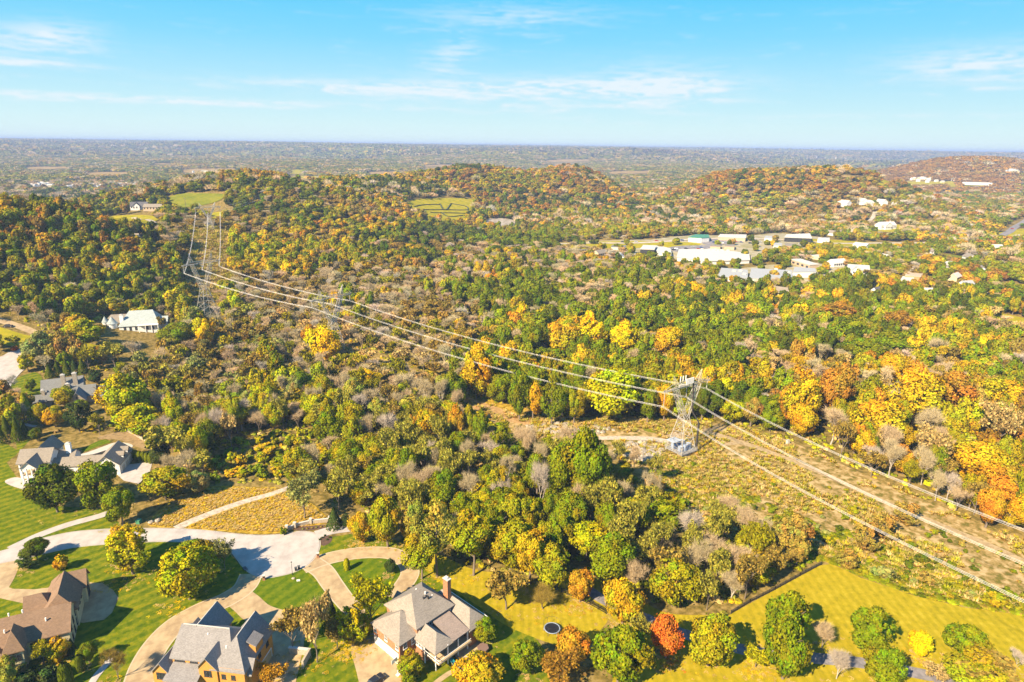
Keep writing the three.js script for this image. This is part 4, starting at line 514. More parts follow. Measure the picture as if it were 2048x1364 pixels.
// the nearest stand as trees of their own, the rest as one mass of each colour
const LIMIT = 560; wild.sort((a, b) => a.D - b.D);
const nearOnes = wild.slice(0, LIMIT); for (const t of wild.slice(LIMIT)) forest.push(t);
for (const t of nearOnes) plant(t.form, t.color, t.x, t.z, t.h, t.w, { clear: t.form === 'crown' ? .05 + .09 * t.a : .1 });
{
  const lod = { mid: [0, 1, 2].map((s) => crownGeo(50 + s, { lobes: 20 + 6 * s, leaves: 2300, size: .052, loose: .22 })), far: [0, 1, 2].map((s) => crownGeo(60 + s, { lobes: 12 + 3 * s, leaves: 560, size: .105 })), clump: [0, 1, 2].map((s) => { const r = rng(900 + s), b = new LB(); for (let k = 0; k < 7; k++) { const cx = (r() - .5) * .75, cz = (r() - .5) * .75, R = .17 + r() * .1, hh = .55 + r() * .45, tone = .75 + r() * .5; for (let j = 0; j < 34; j++) { const d = dirOf(r); if (d.y < -.2) continue; const q = V3(cx + d.x * R, hh * (.55 + d.y * .4), cz + d.z * R), v = (.75 + r() * .5) * tone; b.leaf(q, d.clone().addScaledVector(dirOf(r), .5).normalize(), .13 * (.7 + r() * .6), r() * 6, [v, v, v], d); } } return b.geo(); }) };
  const midBare = [0, 1].map((s) => bareGeos(70 + s, { twigs: 1100, tw: .007 }).map((g) => g)), midSparse = [0, 1].map((s) => bareGeos(80 + s, { twigs: 300, tw: .008, leaves: 1300, leafSize: .042 }));
  const join = ([w, f], k) => { const c = w.attributes.color; return mergeGeometries([w, f]); };
  const mb = midBare.map(join), ms = midSparse.map(join), mt = trunks;
  const farBare = [0, 1].map((s) => { const r = rng(300 + s), b = new LB(); for (let j = 0; j < 190; j++) { const d = dirOf(r); d.y = Math.abs(d.y) * 1.1 - .2; const q = V3(d.x * .46 * Math.cbrt(r() * .6 + .4), .52 + d.y * .42, d.z * .46), v = .7 + r() * .6, dd = V3(d.x, .6 + r(), d.z).normalize(); b.twig(q, dd.addScaledVector(dirOf(r), .5).normalize(), .2 + r() * .2, .05, dirOf(r).cross(dd).normalize(), [v, v, v]); } return b.geo(); });
  const groups = new Map(); const r = rng(31), M4 = new THREE.Matrix4(), Q = new THREE.Quaternion(), S = V3(1, 1, 1), P = V3(0, 0, 0), up = V3(0, 1, 0);
  for (const t of forest) {
    const far = t.D > 4800 ? 'plain' : t.D > 2300 ? 'clump' : t.D > 900 ? 'far' : 'mid', key = far === 'clump' || far === 'plain' ? far : t.form + far; if (!groups.has(key)) groups.set(key, []); groups.get(key).push(t);
  }
  const white = (tr) => new THREE.MeshPhysicalMaterial({ color: 0xffffff, vertexColors: true, roughness: .9, transmission: tr, thickness: 0, specularIntensity: 0, side: THREE.DoubleSide });
  const leafy = white(.12), twiggy = white(0);
  const words = { crown: 'leafy autumn trees', bare: 'bare grey trees', sparse: 'thinning brown trees' };
  const put = (name, label, geo, mat, list, fn, tint) => { if (!list.length) return; const m = new THREE.InstancedMesh(geo, mat, list.length); list.forEach((t, i) => { fn(t); Q.setFromAxisAngle(up, t.c * 6.28); M4.compose(P, Q, S); m.setMatrixAt(i, M4); const c = tint(t); m.setColorAt(i, rgb(...c)); }); stuff(name, m, label); };
  const vary = (t) => { const c = PAL[t.color], v = .72 + .56 * hash(t.x * 7, t.z * 7), h = (hash(t.x * 3 + 9, t.z * 5) - .5) * .22; return [c[0] * v * (1 + h), c[1] * v, c[2] * v]; };
  const dull = vary;
  for (const [key, list] of groups) {
    const form = key.startsWith('crown') || key.startsWith('shrub') ? 'crown' : key.startsWith('bare') ? 'bare' : 'sparse';
    if (key === 'clump') { for (let s = 0; s < 3; s++) put('distant_woods', 'hazy mixed woodland covering the far plain and ridges', lod.clump[s], leafy, list.filter((t, i) => i % 3 === s), (t) => { P.set(t.x, t.y - 2, t.z); S.set(t.w * 1.5, 13 + 4 * t.a, t.w * 1.5); }, dull); continue; }
    if (key === 'plain') { // the farthest woods: low domes of foliage joined into one surface, so that the haze lies no higher than they do
      const b = new LB(), q = rng(71); for (const t of list) { const tone = dull(t), own = PAL.olive, c = tone.map((k, i) => mix(k, own[i] * .8, .2)), patch = fbm(t.x / 420, t.z / 420, 3), gl = fbm(t.x / 1400 + 7, t.z / 1400, 3), n = t.D > 9500 ? 5 : 9, H = 12 + 5 * t.a, W = t.w * .62; const k = [.45 + .6 * patch, .45 + .6 * patch + .25 * (gl - .5), .5 + .5 * patch]; for (let j = 0; j < n; j++) { const d = dirOf(q); d.y = .55 + Math.abs(d.y); d.normalize(); const v = .9 + .2 * q(); b.leaf(V3(t.x + d.x * W, t.y + H * (.35 + .6 * d.y * d.y), t.z + d.z * W), d.clone().addScaledVector(dirOf(q), .35).normalize(), W * .95, q() * 6, [c[0] * k[0] * v, c[1] * k[1] * v, c[2] * k[2] * v], d.clone().multiplyScalar(.45).add(V3(0, .75, 0)).normalize()); } } stuff('distant_woods', new THREE.Mesh(b.geo(), leafy), 'hazy woodland over the farthest plain and the ridges at the skyline'); continue; }
    if (key.endsWith('mid')) {
      if (form === 'crown') { for (let s = 0; s < 3; s++) { const l = list.filter((t, i) => i % 3 === s); put('woodland_canopy', 'mixed autumn canopy of the middle woods', lod.mid[s], leafy, l, (t) => { P.set(t.x, t.y + t.h * .05, t.z); S.set(t.w * 1.15, t.h * .97, t.w * 1.15); }, vary); } put('woodland_trunks', 'trunks under the canopy of the middle woods', trunks[1], barkMat, list, (t) => { P.set(t.x, t.y, t.z); S.setScalar(t.h); }, () => [1, 1, 1]); }
      else { const g = form === 'bare' ? mb : ms; for (let s = 0; s < 2; s++) put('woodland_bare_trees', words[form] + ' mixed into the middle woods', g[s], form === 'bare' ? twiggy : leafy, list.filter((t, i) => i % 2 === s), (t) => { P.set(t.x, t.y, t.z); S.set(t.w * 1.25, t.h * 1.05, t.w * 1.25); }, vary); }
    } else {
      const g = form === 'bare' ? farBare : lod.far; for (let s = 0; s < g.length; s++) put('hill_woods', words[form] + ' covering the hills beyond', g[s], form === 'bare' ? twiggy : leafy, list.filter((t, i) => i % g.length === s), (t) => { P.set(t.x, t.y + (form === 'bare' ? -1 : .4), t.z); S.set(t.w * 1.16, t.h * (form === 'sparse' ? .86 : 1), t.w * 1.16); }, dull);
    }
  }
  // undergrowth between the nearer trunks, and tufts over the dry clearings
  const tuftGeo = (() => { const q = rng(44), b = new LB(); for (let k = 0; k < 46; k++) { const d = dirOf(q); d.y = Math.abs(d.y); const v = .7 + q() * .6; b.leaf(V3(d.x * .42, d.y * .42, d.z * .42), d.clone().addScaledVector(dirOf(q), .6).normalize(), .26 * (.6 + q() * .8), q() * 6, [v, v, v], d.clone().add(V3(0, .4, 0)).normalize()); } return b.geo(); })();
  const grassGeo = (() => { const q = rng(45), b = new LB(); for (let k = 0; k < 26; k++) { const w = q() * 6.28, d = V3(Math.cos(w) * .5, .7 + q() * .5, Math.sin(w) * .5).normalize(), v = .7 + q() * .6; b.twig(V3(Math.cos(w) * .2 * q(), 0, Math.sin(w) * .2 * q()), d, .6 + q() * .5, .16, V3(-Math.sin(w), 0, Math.cos(w)), [v * 1.2, v * 1.2, v * 1.2]); } const g = b.geo(), a = g.attributes.normal; for (let i = 0; i < a.count; i++) { const n = V3(a.getX(i), a.getY(i), a.getZ(i)); if (n.y < 0) n.negate(); n.multiplyScalar(.45).add(V3(0, .8, 0)).normalize(); a.setXYZ(i, n.x, n.y, n.z); } return g; })();
  const under = []; for (let k = 0; k < 60000 && under.length < 15000; k++) { const D = Math.sqrt(mix(150 * 150, 520 * 520, r())), a = mix(-.66, .66, r()), x = Math.sin(a) * D, z = -Math.cos(a) * D; if (D < 420 && inPoly(estate[0], x, z) || openAt(x, z)) continue; const c = pickFrom({ olive: 4, green: 2, paleolive: 4, tan: 2, yellowgreen: 3, gold: 1.2, brightgreen: 1 }, r()); under.push({ x, z, y: ground(x, z), w: 1.6 + 2.6 * r() * r(), a: r(), c: r(), color: c, D }); }
  put('undergrowth', 'low brush and saplings on the woodland floor', tuftGeo, leafy, under, (t) => { P.set(t.x, t.y - .1, t.z); S.set(t.w, t.w * (.6 + .7 * t.a), t.w); }, vary);
  const dry = []; const brushy = clearings.filter((c) => c.dry); for (const [list, n, pal, sz] of [[onG([[930, 800], [1120, 838], [1250, 842], [1330, 840], [1490, 852], [1700, 936], [2060, 1085], [2060, 1228], [1830, 1188], [1660, 1122], [1470, 1070], [1330, 985], [1220, 905], [1040, 872]]), 9000, { tan: 5, brown: 2.4, paleolive: 2.6, olive: 2.2, gold: 1 }, .8], [onG([[296, 1050], [355, 992], [395, 978], [560, 976], [610, 1000], [655, 1044], [560, 1064], [440, 1060]]), 8000, { gold: 3, tan: 6, yellow: .8 }, .36], [onG([[690, 690], [760, 722], [905, 776], [900, 792], [820, 764], [680, 706]]), 900, { brown: 3, tan: 2 }, .9], [onG([[345, 452], [480, 452], [486, 600], [338, 600]]), 5200, { olive: 3, brown: 2, tan: 2, paleolive: 2 }, 1.7]]) {
    const bx = new THREE.Box2(); for (const p of list) bx.expandByPoint(new THREE.Vector2(p.x, p.z)); const tracks = clearings.filter((c) => c.track); let got = 0; for (let k = 0; k < n * 5 && got < n; k++) { const x = mix(bx.min.x, bx.max.x, r()), z = mix(bx.min.y, bx.max.y, r()); if (!inPoly(list, x, z) || keepClear(x, z) || (n === 9000 && fbm(x / 13, z / 13, 4) < .46)) continue; dry.push({ x, z, y: ground(x, z), w: sz * (.5 + 1.4 * r() * r() + .3), a: r(), c: r(), color: pickFrom(pal, r()), D: 300 }); got++; } }
  const low = onG([[1270, 935], [1400, 950], [1540, 990], [1660, 1050], [1800, 1100], [1930, 1150], [2060, 1190], [2060, 1229], [1930, 1211], [1830, 1189], [1720, 1151], [1660, 1123], [1560, 1110], [1470, 1072], [1400, 1020]]), gb = []; { const bx = new THREE.Box2(); for (const p of low) bx.expandByPoint(new THREE.Vector2(p.x, p.z)); for (let k = 0; k < 40000 && gb.length < 6500; k++) { const x = mix(bx.min.x, bx.max.x, r()), z = mix(bx.min.y, bx.max.y, r()); if (!inPoly(low, x, z) || keepClear(x, z) || fbm(x / 9 + 4, z / 9, 3) < .43) continue; gb.push({ x, z, y: 0, w: .7 + 2.2 * r() * r() * r(), a: r(), c: r(), color: pickFrom({ green: 4, olive: 3, brightgreen: 1, darkgreen: 1.5, sage: 1 }, r()), D: 200 }); } }
  const fallen = []; for (const t of planted) { if (!t.hand || t.D > 270 || t.form === 'shrub' || t.form === 'conifer' || t.form === 'column' || !(inPoly(estate[0], t.x, t.z))) continue; const warm = ['gold', 'yellow', 'orange', 'red', 'brown', 'rust', 'tan', 'yellowgreen', 'olive'].includes(t.color); for (let k = 0; k < (['olive', 'brown', 'tan'].includes(t.color) ? 30 : warm ? 95 : 16); k++) { const w = r() * 6.28, d = t.w * (.1 + .6 * r()) * (.6 + .5 * r()), x = t.x + Math.cos(w) * d - .5, z = t.z + Math.sin(w) * d + 1.2; if (keepClear(x, z)) continue; fallen.push({ x, z, y: .14, w: .5 + r() * .7, a: r(), c: r(), color: warm ? pickFrom({ gold: 3, tan: 3, [t.color === 'olive' || t.color === 'yellowgreen' ? 'yellow' : t.color]: 2 }, r()) : 'tan', D: 200 }); } }
  const litterGeo = (() => { const q = rng(46), b = new LB(); for (let k = 0; k < 14; k++) { const w = q() * 6.28, d = Math.sqrt(q()) * .5, v = .7 + q() * .6; b.leaf(V3(Math.cos(w) * d, q() * .03, Math.sin(w) * d), V3((q() - .5) * .6, 1, (q() - .5) * .6).normalize(), .14 + q() * .1, q() * 6, [v, v, v], V3(0, 1, 0)); } return b.geo(); })();
  put('fallen_leaves', 'fallen autumn leaves strewn on the grass under the garden trees', litterGeo, leafy, fallen, (t) => { P.set(t.x, t.y, t.z); S.setScalar(t.w); }, vary);
  const edge = onG([[1490, 1058], [1560, 1082], [1700, 1116], [1850, 1150], [2060, 1192], [2060, 1229], [1930, 1211], [1830, 1189], [1720, 1151], [1660, 1123], [1640, 1120], [1560, 1128], [1500, 1150], [1440, 1200], [1420, 1180], [1480, 1110]]); { const bx = new THREE.Box2(); for (const p of edge) bx.expandByPoint(new THREE.Vector2(p.x, p.z)); let got = 0; for (let k = 0; k < 26000 && got < 1900; k++) { const x = mix(bx.min.x, bx.max.x, r()), z = mix(bx.min.y, bx.max.y, r()); if (!inPoly(edge, x, z) || fbm(x / 11 + 14, z / 11, 3) < .36) continue; got++; gb.push({ x, z, y: 0, w: 1 + 2 * r() * r(), a: r(), c: r(), color: pickFrom({ green: 5, olive: 2.5, brightgreen: 1.6, darkgreen: 2, brown: .8 }, r()), D: 200 }); } }
  put('green_brush', 'green bramble and weeds low on the brush clearing', tuftGeo, leafy, gb, (t) => { P.set(t.x, t.y - .1, t.z); S.set(t.w * 1.3, t.w * .7, t.w * 1.3); }, vary);
  put('dry_grass', 'tufts of dry tan grass over the clearings', grassGeo, leafy, dry, (t) => { P.set(t.x, t.y, t.z); S.set(t.w * 1.5, t.w * (.7 + .6 * t.a), t.w * 1.5); }, vary);
}

// ------------------------------------------------------------------ houses
// a roof over a rectangle: ridge along x or z, inset at each end 0 (gable) or more (hip)
function roofGeo(list) {
  const b = new MB();
  for (const [x0, x1, z0, z1, eave, ridge, axis, i0, i1, over = .5, th = .22] of list) {
    const flip = axis === 'z', a0 = flip ? z0 : x0, a1 = flip ? z1 : x1, c0 = flip ? x0 : z0, c1 = flip ? x1 : z1, half = (c1 - c0) / 2, sl = (ridge - eave) / half, e = eave - over * sl;
    const A0 = a0 - over, A1 = a1 + over, C0 = c0 - over, C1 = c1 + over, cm = (c0 + c1) / 2, r0 = i0 ? a0 + i0 : A0, r1 = i1 ? a1 - i1 : A1;
    const pt = (a, y, c) => flip ? [c, y, a] : [a, y, c], s = 0;
    const p = { a: pt(A0, e, C0), b: pt(A1, e, C0), c: pt(A1, e, C1), d: pt(A0, e, C1), r: pt(r0, ridge, cm), q: pt(r1, ridge, cm) }, dn = (v) => [v[0], v[1] - th, v[2]];
    const top = [[p.a, p.b, p.q, p.r], [p.c, p.d, p.r, p.q]]; if (i0) top.push([p.d, p.a, p.r]); if (i1) top.push([p.b, p.c, p.q]);
    for (const f of top) { b.poly(f, [0, 1, 0]); b.poly(f.map(dn), [0, -1, 0]); }
    const rim = [[p.a, p.b], [p.c, p.d]]; if (i0) rim.push([p.d, p.a]); else rim.push([p.d, p.r], [p.r, p.a]); if (i1) rim.push([p.b, p.c]); else rim.push([p.b, p.q], [p.q, p.c]);
    const mid = pt((A0 + A1) / 2, 0, cm); for (const [u, v] of rim) b.poly([u, v, dn(v), dn(u)], [(u[0] + v[0]) / 2 - mid[0], 0, (u[2] + v[2]) / 2 - mid[2]]);
  }
  return b.geo();
}
// walls under such roofs, gable ends filled
function wallGeo(list, base = -.3) {
  const b = new MB();
  for (const [x0, x1, z0, z1, eave, ridge, axis, i0, i1] of list) {
    const t = eave - .04;
    b.poly([[x0, base, z1], [x1, base, z1], [x1, t, z1], [x0, t, z1]]); b.poly([[x1, base, z0], [x0, base, z0], [x0, t, z0], [x1, t, z0]]); b.poly([[x1, base, z1], [x1, base, z0], [x1, t, z0], [x1, t, z1]]); b.poly([[x0, base, z0], [x0, base, z1], [x0, t, z1], [x0, t, z0]]);
    if (axis === 'x') { const m = (z0 + z1) / 2; if (!i0) b.poly([[x0, t, z0], [x0, t, z1], [x0, ridge - .26, m]], [-1, 0, 0]); if (!i1) b.poly([[x1, t, z0], [x1, t, z1], [x1, ridge - .26, m]], [1, 0, 0]); }
    if (axis === 'z') { const m = (x0 + x1) / 2; if (!i0) b.poly([[x0, t, z0], [x1, t, z0], [m, ridge - .26, z0]], [0, 0, -1]); if (!i1) b.poly([[x0, t, z1], [x1, t, z1], [m, ridge - .26, z1]], [0, 0, 1]); }
  }
  return b.geo();
}
const winCache = new Map();
function win(parent, x, y, z, w, h, face, frameMat = M.white, o = {}) { // face: which way it looks: 0 +z, 1 +x, 2 -z, 3 -x
  const key = w + '/' + h + '/' + (o.bars ?? 1); let G = winCache.get(key);
  if (!G) { const f = new MB(), t = .09, d = .09; f.box(-w / 2 - t, -t, -.02, w / 2 + t, 0, d); f.box(-w / 2 - t, h, -.02, w / 2 + t, h + t, d); f.box(-w / 2 - t, 0, -.02, -w / 2, h, d); f.box(w / 2, 0, -.02, w / 2 + t, h, d); const n = o.bars ?? 1; for (let k = 1; k <= n; k++) { const q = -w / 2 + w * k / (n + 1); f.box(q - .035, 0, -.015, q + .035, h, .06); } f.box(-w / 2, h * .5 - .03, -.015, w / 2, h * .5 + .03, .055); const s = new MB().box(-w / 2 - .16, -.17, -.02, w / 2 + .16, -t, .17); const p = new MB().poly([[-w / 2, 0, .025], [w / 2, 0, .025], [w / 2, h, .025], [-w / 2, h, .025]]); G = { f: f.geo(), p: p.geo(), s: s.geo() }; winCache.set(key, G); }
  const g = part(parent, 'window', G.f, frameMat); g.position.set(x, y, z); g.rotation.y = [0, Math.PI / 2, Math.PI, -Math.PI / 2][face];
  part(g, 'pane', G.p, M.glass); part(g, 'sill', G.s, frameMat); return g;
}
function door(parent, name, x, y, z, w, h, face, mat, panels = 0) { const b = new MB(); b.box(-w / 2, 0, 0, w / 2, h, .07); for (let r = 0; r < panels; r++) for (let c = 0; c < 4; c++) b.box(-w / 2 + w * (c + .12) / 4, h * (r + .14) / panels, .06, -w / 2 + w * (c + .88) / 4, h * (r + .84) / panels, .10); const m = part(parent, name, b.geo(), mat); m.position.set(x, y, z); m.rotation.y = [0, Math.PI / 2, Math.PI, -Math.PI / 2][face]; const f = new MB().box(-w / 2 - .14, 0, -.02, -w / 2, h + .14, .13).box(w / 2, 0, -.02, w / 2 + .14, h + .14, .13).box(-w / 2, h, -.02, w / 2, h + .14, .13); part(m, 'frame', f.geo(), M.white); return m; }
function chimney(parent, x, z, y0, y1, w, d, mat) { const m = part(parent, 'chimney', new MB().box(-w / 2, y0, -d / 2, w / 2, y1, d / 2).geo(), mat); m.position.set(x, 0, z); const c = new MB().box(-w / 2 - .1, y1, -d / 2 - .1, w / 2 + .1, y1 + .18, d / 2 + .1).box(-w * .26, y1 + .18, -d * .22, w * .26, y1 + .6, d * .22); part(m, 'cap', c.geo(), M.offWhite); return m; }
function vents(parent, list) { for (const [x, y, z] of list) part(parent, 'roof_vent', new MB().bar([x, y - .3, z], [x, y + .55, z], .16, 8).geo(), M.white); }
const gutter = (parent, x0, x1, y, z) => part(parent, 'gutter', new MB().box(x0, y - .14, z - .07, x1, y, z + .07).geo(), M.white);

{ // brick house by the looping drive
  const h = thing('brick_house', 'two-storey red-brick house with grey hipped roofs and two white garage doors', 'house', -21.2, 0, -125.2, -42.7 * Math.PI / 180);
  const main = [-11.6, 0, -11, 0, 7.9, 12.1, 'z', 4.4, 3.2], gar = [-10.7, -.5, -4, 4.7, 5.9, 9.2, 'z', 4, 4.3], por = [-2, 7, -4.8, .4, 5.5, 7.6, 'x', 0, 2.6], rw = [-8, 7.3, -15.2, -9.9, 5.6, 8.3, 'x', 2.6, 2.7], ent = [-14.4, -11.5, -7.6, -3.8, 4.6, 6.6, 'x', 0, 0];
  part(h, 'wall', wallGeo([main, gar, rw, ent]), M.brick); part(h, 'wall', wallGeo([[-2, 3.2, -4.8, .4, 5.5, 7.4, 'x', 1, 1]]), M.brick);
  part(h, 'roof', roofGeo([main]), M.roofGreyTan); part(h, 'roof', roofGeo([gar]), M.roofGreyTan); part(h, 'roof', roofGeo([por]), M.roofGreyTan); part(h, 'roof', roofGeo([rw]), M.roofGreyTan); part(h, 'roof', roofGeo([ent]), M.roofGreyTan);
  const flat = new MB(); for (const [a, b] of [[0, 0]]) { flat.poly([[.1, 6.9, -9.6], [7.6, 5.5, -9.6], [7.6, 5.5, -4.4], [.1, 6.9, -4.4]], [0, 1, 0]); flat.poly([[.1, 6.68, -9.6], [7.6, 5.28, -9.6], [7.6, 5.28, -4.4], [.1, 6.68, -4.4]], [0, -1, 0]); flat.poly([[7.6, 5.5, -9.6], [7.6, 5.5, -4.4], [7.6, 5.28, -4.4], [7.6, 5.28, -9.6]], [1, 0, 0]); } part(h, 'roof', flat.geo(), M.roofFlat, 'brown low-slope roof between the two wings');
  // garage front: two wide white doors, windows above
  door(h, 'garage_door', -8.4, 0, 4.7, 3.6, 2.3, 0, M.white, 4); door(h, 'garage_door', -3.6, 0, 4.7, 4.9, 2.3, 0, M.white, 4); door(h, 'door', -6.25, 0, 4.7, .9, 2.2, 0, M.offWhite, 2);
  for (const x of [-9.9, -5.7, -1.5]) win(h, x, 3.5, 4.7, .95, 1.6, 0); for (const z of [3.2]) win(h, -.5, 3.5, z, .9, 1.5, 1); win(h, -.5, 3.4, .9, .8, 1.3, 1);
  for (const z of [-1.5, -4.3, -7, -9.8]) win(h, 0, 6.0, z, 1.0, 1.5, 1); for (const x of [-9.5, -6, -2.5]) win(h, x, 6.0, 0, 1.0, 1.5, 0, M.white, {});
  for (const x of [.6, 1.5, 2.4]) win(h, x, 3.3, .4, .7, 1.7, 0); win(h, 7.3, 3.2, -12.5, 1.1, 1.6, 1);
  chimney(h, -2.6, -11.7, 0, 13.2, 1.7, 1.1, M.brick); vents(h, [[-3.4, 9.9, -7.6], [-5.2, 7.9, -1.2], [-6.6, 11.2, -5.3], [-4.3, 11.1, -6.2]]); for (const [x, z] of [[-4.4, -4.6], [-4.3, -5.4], [-3.7, -5.2], [-3.8, -6.0], [-3.2, -6.2]]) part(h, 'roof_cap', new MB().box(x - .18, 10.2, z - .18, x + .18, 10.95, z + .18).geo(), M.dark);
  gutter(h, -8.4, 7.7, 5.45, -15.78); 
  // screened porch and raised deck
  const porch = part(h, 'porch', new MB().box(3.2, 2.5, -9.6, 8.4, 2.75, .6).geo(), M.wood); const post = (x, z, y0 = 0, y1 = 5.3) => part(porch, 'post', new MB().box(x - .12, y0, z - .12, x + .12, y1, z + .12).geo(), M.white); post(6.9, .3); post(3.3, .5); post(7.3, -3); post(7.3, -6.2); post(7.3, -9.2);
  part(porch, 'railing', new MB().box(3.3, 3.55, .5, 8.3, 3.65, .6).box(8.25, 3.55, -9.4, 8.35, 3.65, .6).box(3.3, 2.8, .53, 8.3, 3.0, .57).box(8.28, 2.8, -9.4, 8.32, 3.0, .6).geo(), M.white);
  part(porch, 'screen_wall', new MB().box(3.2, 2.75, -9.4, 3.3, 5.4, .2).geo(), M.dark);
}
const inC = (x, z, y = 0) => { const a = 42.7 * Math.PI / 180, c = Math.cos(a), s = Math.sin(a); return V(-21.2 + x * c - z * s, y, -125.2 + x * s + z * c); }; function V(x, y, z) { return new THREE.Vector3(x, y, z); }
{ // terrace, slide, fire-pit table, forecourt things
  const t = onG([[908, 1306], [935, 1288], [952, 1282], [962, 1292], [958, 1306], [938, 1320], [915, 1316]]); struct('patio', sheet(t, .16, 6), std({ map: grainTex([[.42, .31, .18], [.52, .40, .25]], 8, 51) })); struct('patio_edge', kerbGeo([...t, t[0]], .5, .34), M.stone);
  const s = thing('slide', 'blue-green curved plastic slide beside the porch', 'slide', ...at(893, 1322).toArray(), -.75); const b = new MB(); const prof = []; for (let k = 0; k <= 10; k++) { const u = k / 10; prof.push([u * 4.2, 2.5 * (1 - u) ** 1.4 + .3]); } for (let k = 0; k < 10; k++) { const [x, y] = prof[k], [X, Y] = prof[k + 1]; b.poly([[x, y, -.4], [X, Y, -.4], [X, Y, .4], [x, y, .4]], [0, 1, 0]); for (const q of [-.4, .4]) { b.poly([[x, y - .1, q], [X, Y - .1, q], [X, Y + .3, q], [x, y + .3, q]], [0, 0, q]); } } part(s, 'chute', b.geo(), M.teal); part(s, 'ladder', new MB().bar([0, 0, -.35], [-.1, 2.9, -.35], .06).bar([0, 0, .35], [-.1, 2.9, .35], .06).bar([0, .7, -.35], [0, .7, .35], .05).bar([0, 1.4, -.35], [0, 1.4, .35], .05).bar([0, 2.1, -.35], [0, 2.1, .35], .05).geo(), M.dark);
  const p = at(966, 1302), g = thing('hot_tub', 'brown covered hexagonal hot tub at the terrace corner', 'hot tub', p.x, 0, p.z, .3); part(g, 'cover', new THREE.CylinderGeometry(1.45, 1.5, .18, 6).translate(0, 1.05, 0), std({ color: rgb(.17, .11, .09) })); part(g, 'cabinet', new THREE.CylinderGeometry(1.35, 1.35, .95, 6).translate(0, .475, 0), std({ color: rgb(.10, .065, .05) }));
  const q = at(796, 1350), hp = thing('basketball_hoop', 'white basketball hoop on a post beside the forecourt', 'basketball hoop', q.x, 0, q.z, -2.2); part(hp, 'post', new MB().bar([0, 0, 0], [0, 3.2, 0], .09, 8).bar([0, 3.1, 0], [0, 3.3, .9], .07, 6).geo(), M.white); part(hp, 'backboard', new MB().box(-.9, 2.9, .9, .9, 4.0, .96).geo(), M.white); part(hp, 'rim', new THREE.TorusGeometry(.23, .025, 6, 16).rotateX(Math.PI / 2).translate(0, 3.05, 1.22), std({ color: rgb(.5, .1, .03) })); part(hp, 'base', new MB().box(-.4, 0, -.5, .4, .3, .3).geo(), M.white);
}
function car(name, label, x, z, turn, paint, y = ground(x, z), group, small) {
  const c = thing(name, label, 'car', x, y, z, turn, group), s = new THREE.Shape(); s.moveTo(-2.2, .35); s.lineTo(2.2, .35); s.lineTo(2.25, .8); s.lineTo(1.9, 1.0); s.lineTo(-2.1, 1.02); s.lineTo(-2.25, .75); s.closePath(); part(c, 'body', carGeo.body, paint); part(c, 'cabin', carGeo.cabin, M.glass); part(c, 'roof_panel', carGeo.roof, paint);
  if (!small) for (const [wx, wz] of [[1.4, .8], [1.4, -.8], [-1.4, .8], [-1.4, -.8]]) { const w = part(c, 'wheel', carGeo.tyre, M.black); w.position.set(wx, .34, wz); part(w, 'rim', carGeo.rim, M.steel); }
  if (!small) { for (const q of [-.6, .6]) { part(c, 'headlight', carGeo.lamp, M.white).position.set(2.22, .72, q); part(c, 'tail_light', carGeo.lamp, std({ color: rgb(.35, .02, .02) })).position.set(-2.24, .78, q); } }
  return c;
}
const carGeo = (() => { const ext = (pts, w, bev = .06) => { const s = new THREE.Shape(); pts.forEach(([x, y], i) => i ? s.lineTo(x, y) : s.moveTo(x, y)); s.closePath(); return new THREE.ExtrudeGeometry(s, { depth: w - 2 * bev, bevelEnabled: true, bevelSize: bev, bevelThickness: bev, bevelSegments: 2 }).translate(0, 0, -w / 2 + bev); };
  return { body: ext([[-2.15, .36], [2.15, .36], [2.2, .75], [1.9, .98], [1.1, 1.06], [-1.9, 1.06], [-2.2, .8]], 1.82), cabin: ext([[-1.75, 1.06], [1.0, 1.06], [.35, 1.5], [-1.35, 1.52]], 1.62), roof: ext([[-1.42, 1.5], [.42, 1.49], [.32, 1.56], [-1.3, 1.58]], 1.5, .02), tyre: new THREE.CylinderGeometry(.34, .34, .24, 18).rotateX(Math.PI / 2), rim: new THREE.CylinderGeometry(.2, .2, .26, 12).rotateX(Math.PI / 2), lamp: new MB().box(-.04, -.07, -.17, .04, .07, .17).geo() }; })();
{ const p = at(752, 1366), b = at(496, 1352), c = at(24, 832), d = at(27, 700); car('parked_car', 'black car parked on the sunlit forecourt of the brick house', p.x, p.z, .9, std({ color: rgb(.02, .02, .024), roughness: .25 })); car('parked_car', 'pale silver car in the shade beside the slate-roofed house', b.x, b.z, 1.4, std({ color: rgb(.45, .48, .52), roughness: .3 })); car('parked_car', 'white car among the garden trees by the grey-roofed house', c.x, c.z, 1.2, std({ color: rgb(.75, .76, .78), roughness: .3 })); car('parked_car', 'dark car at the far edge of the curving forecourt', d.x, d.z, .3, std({ color: rgb(.06, .05, .06), roughness: .3 })); }

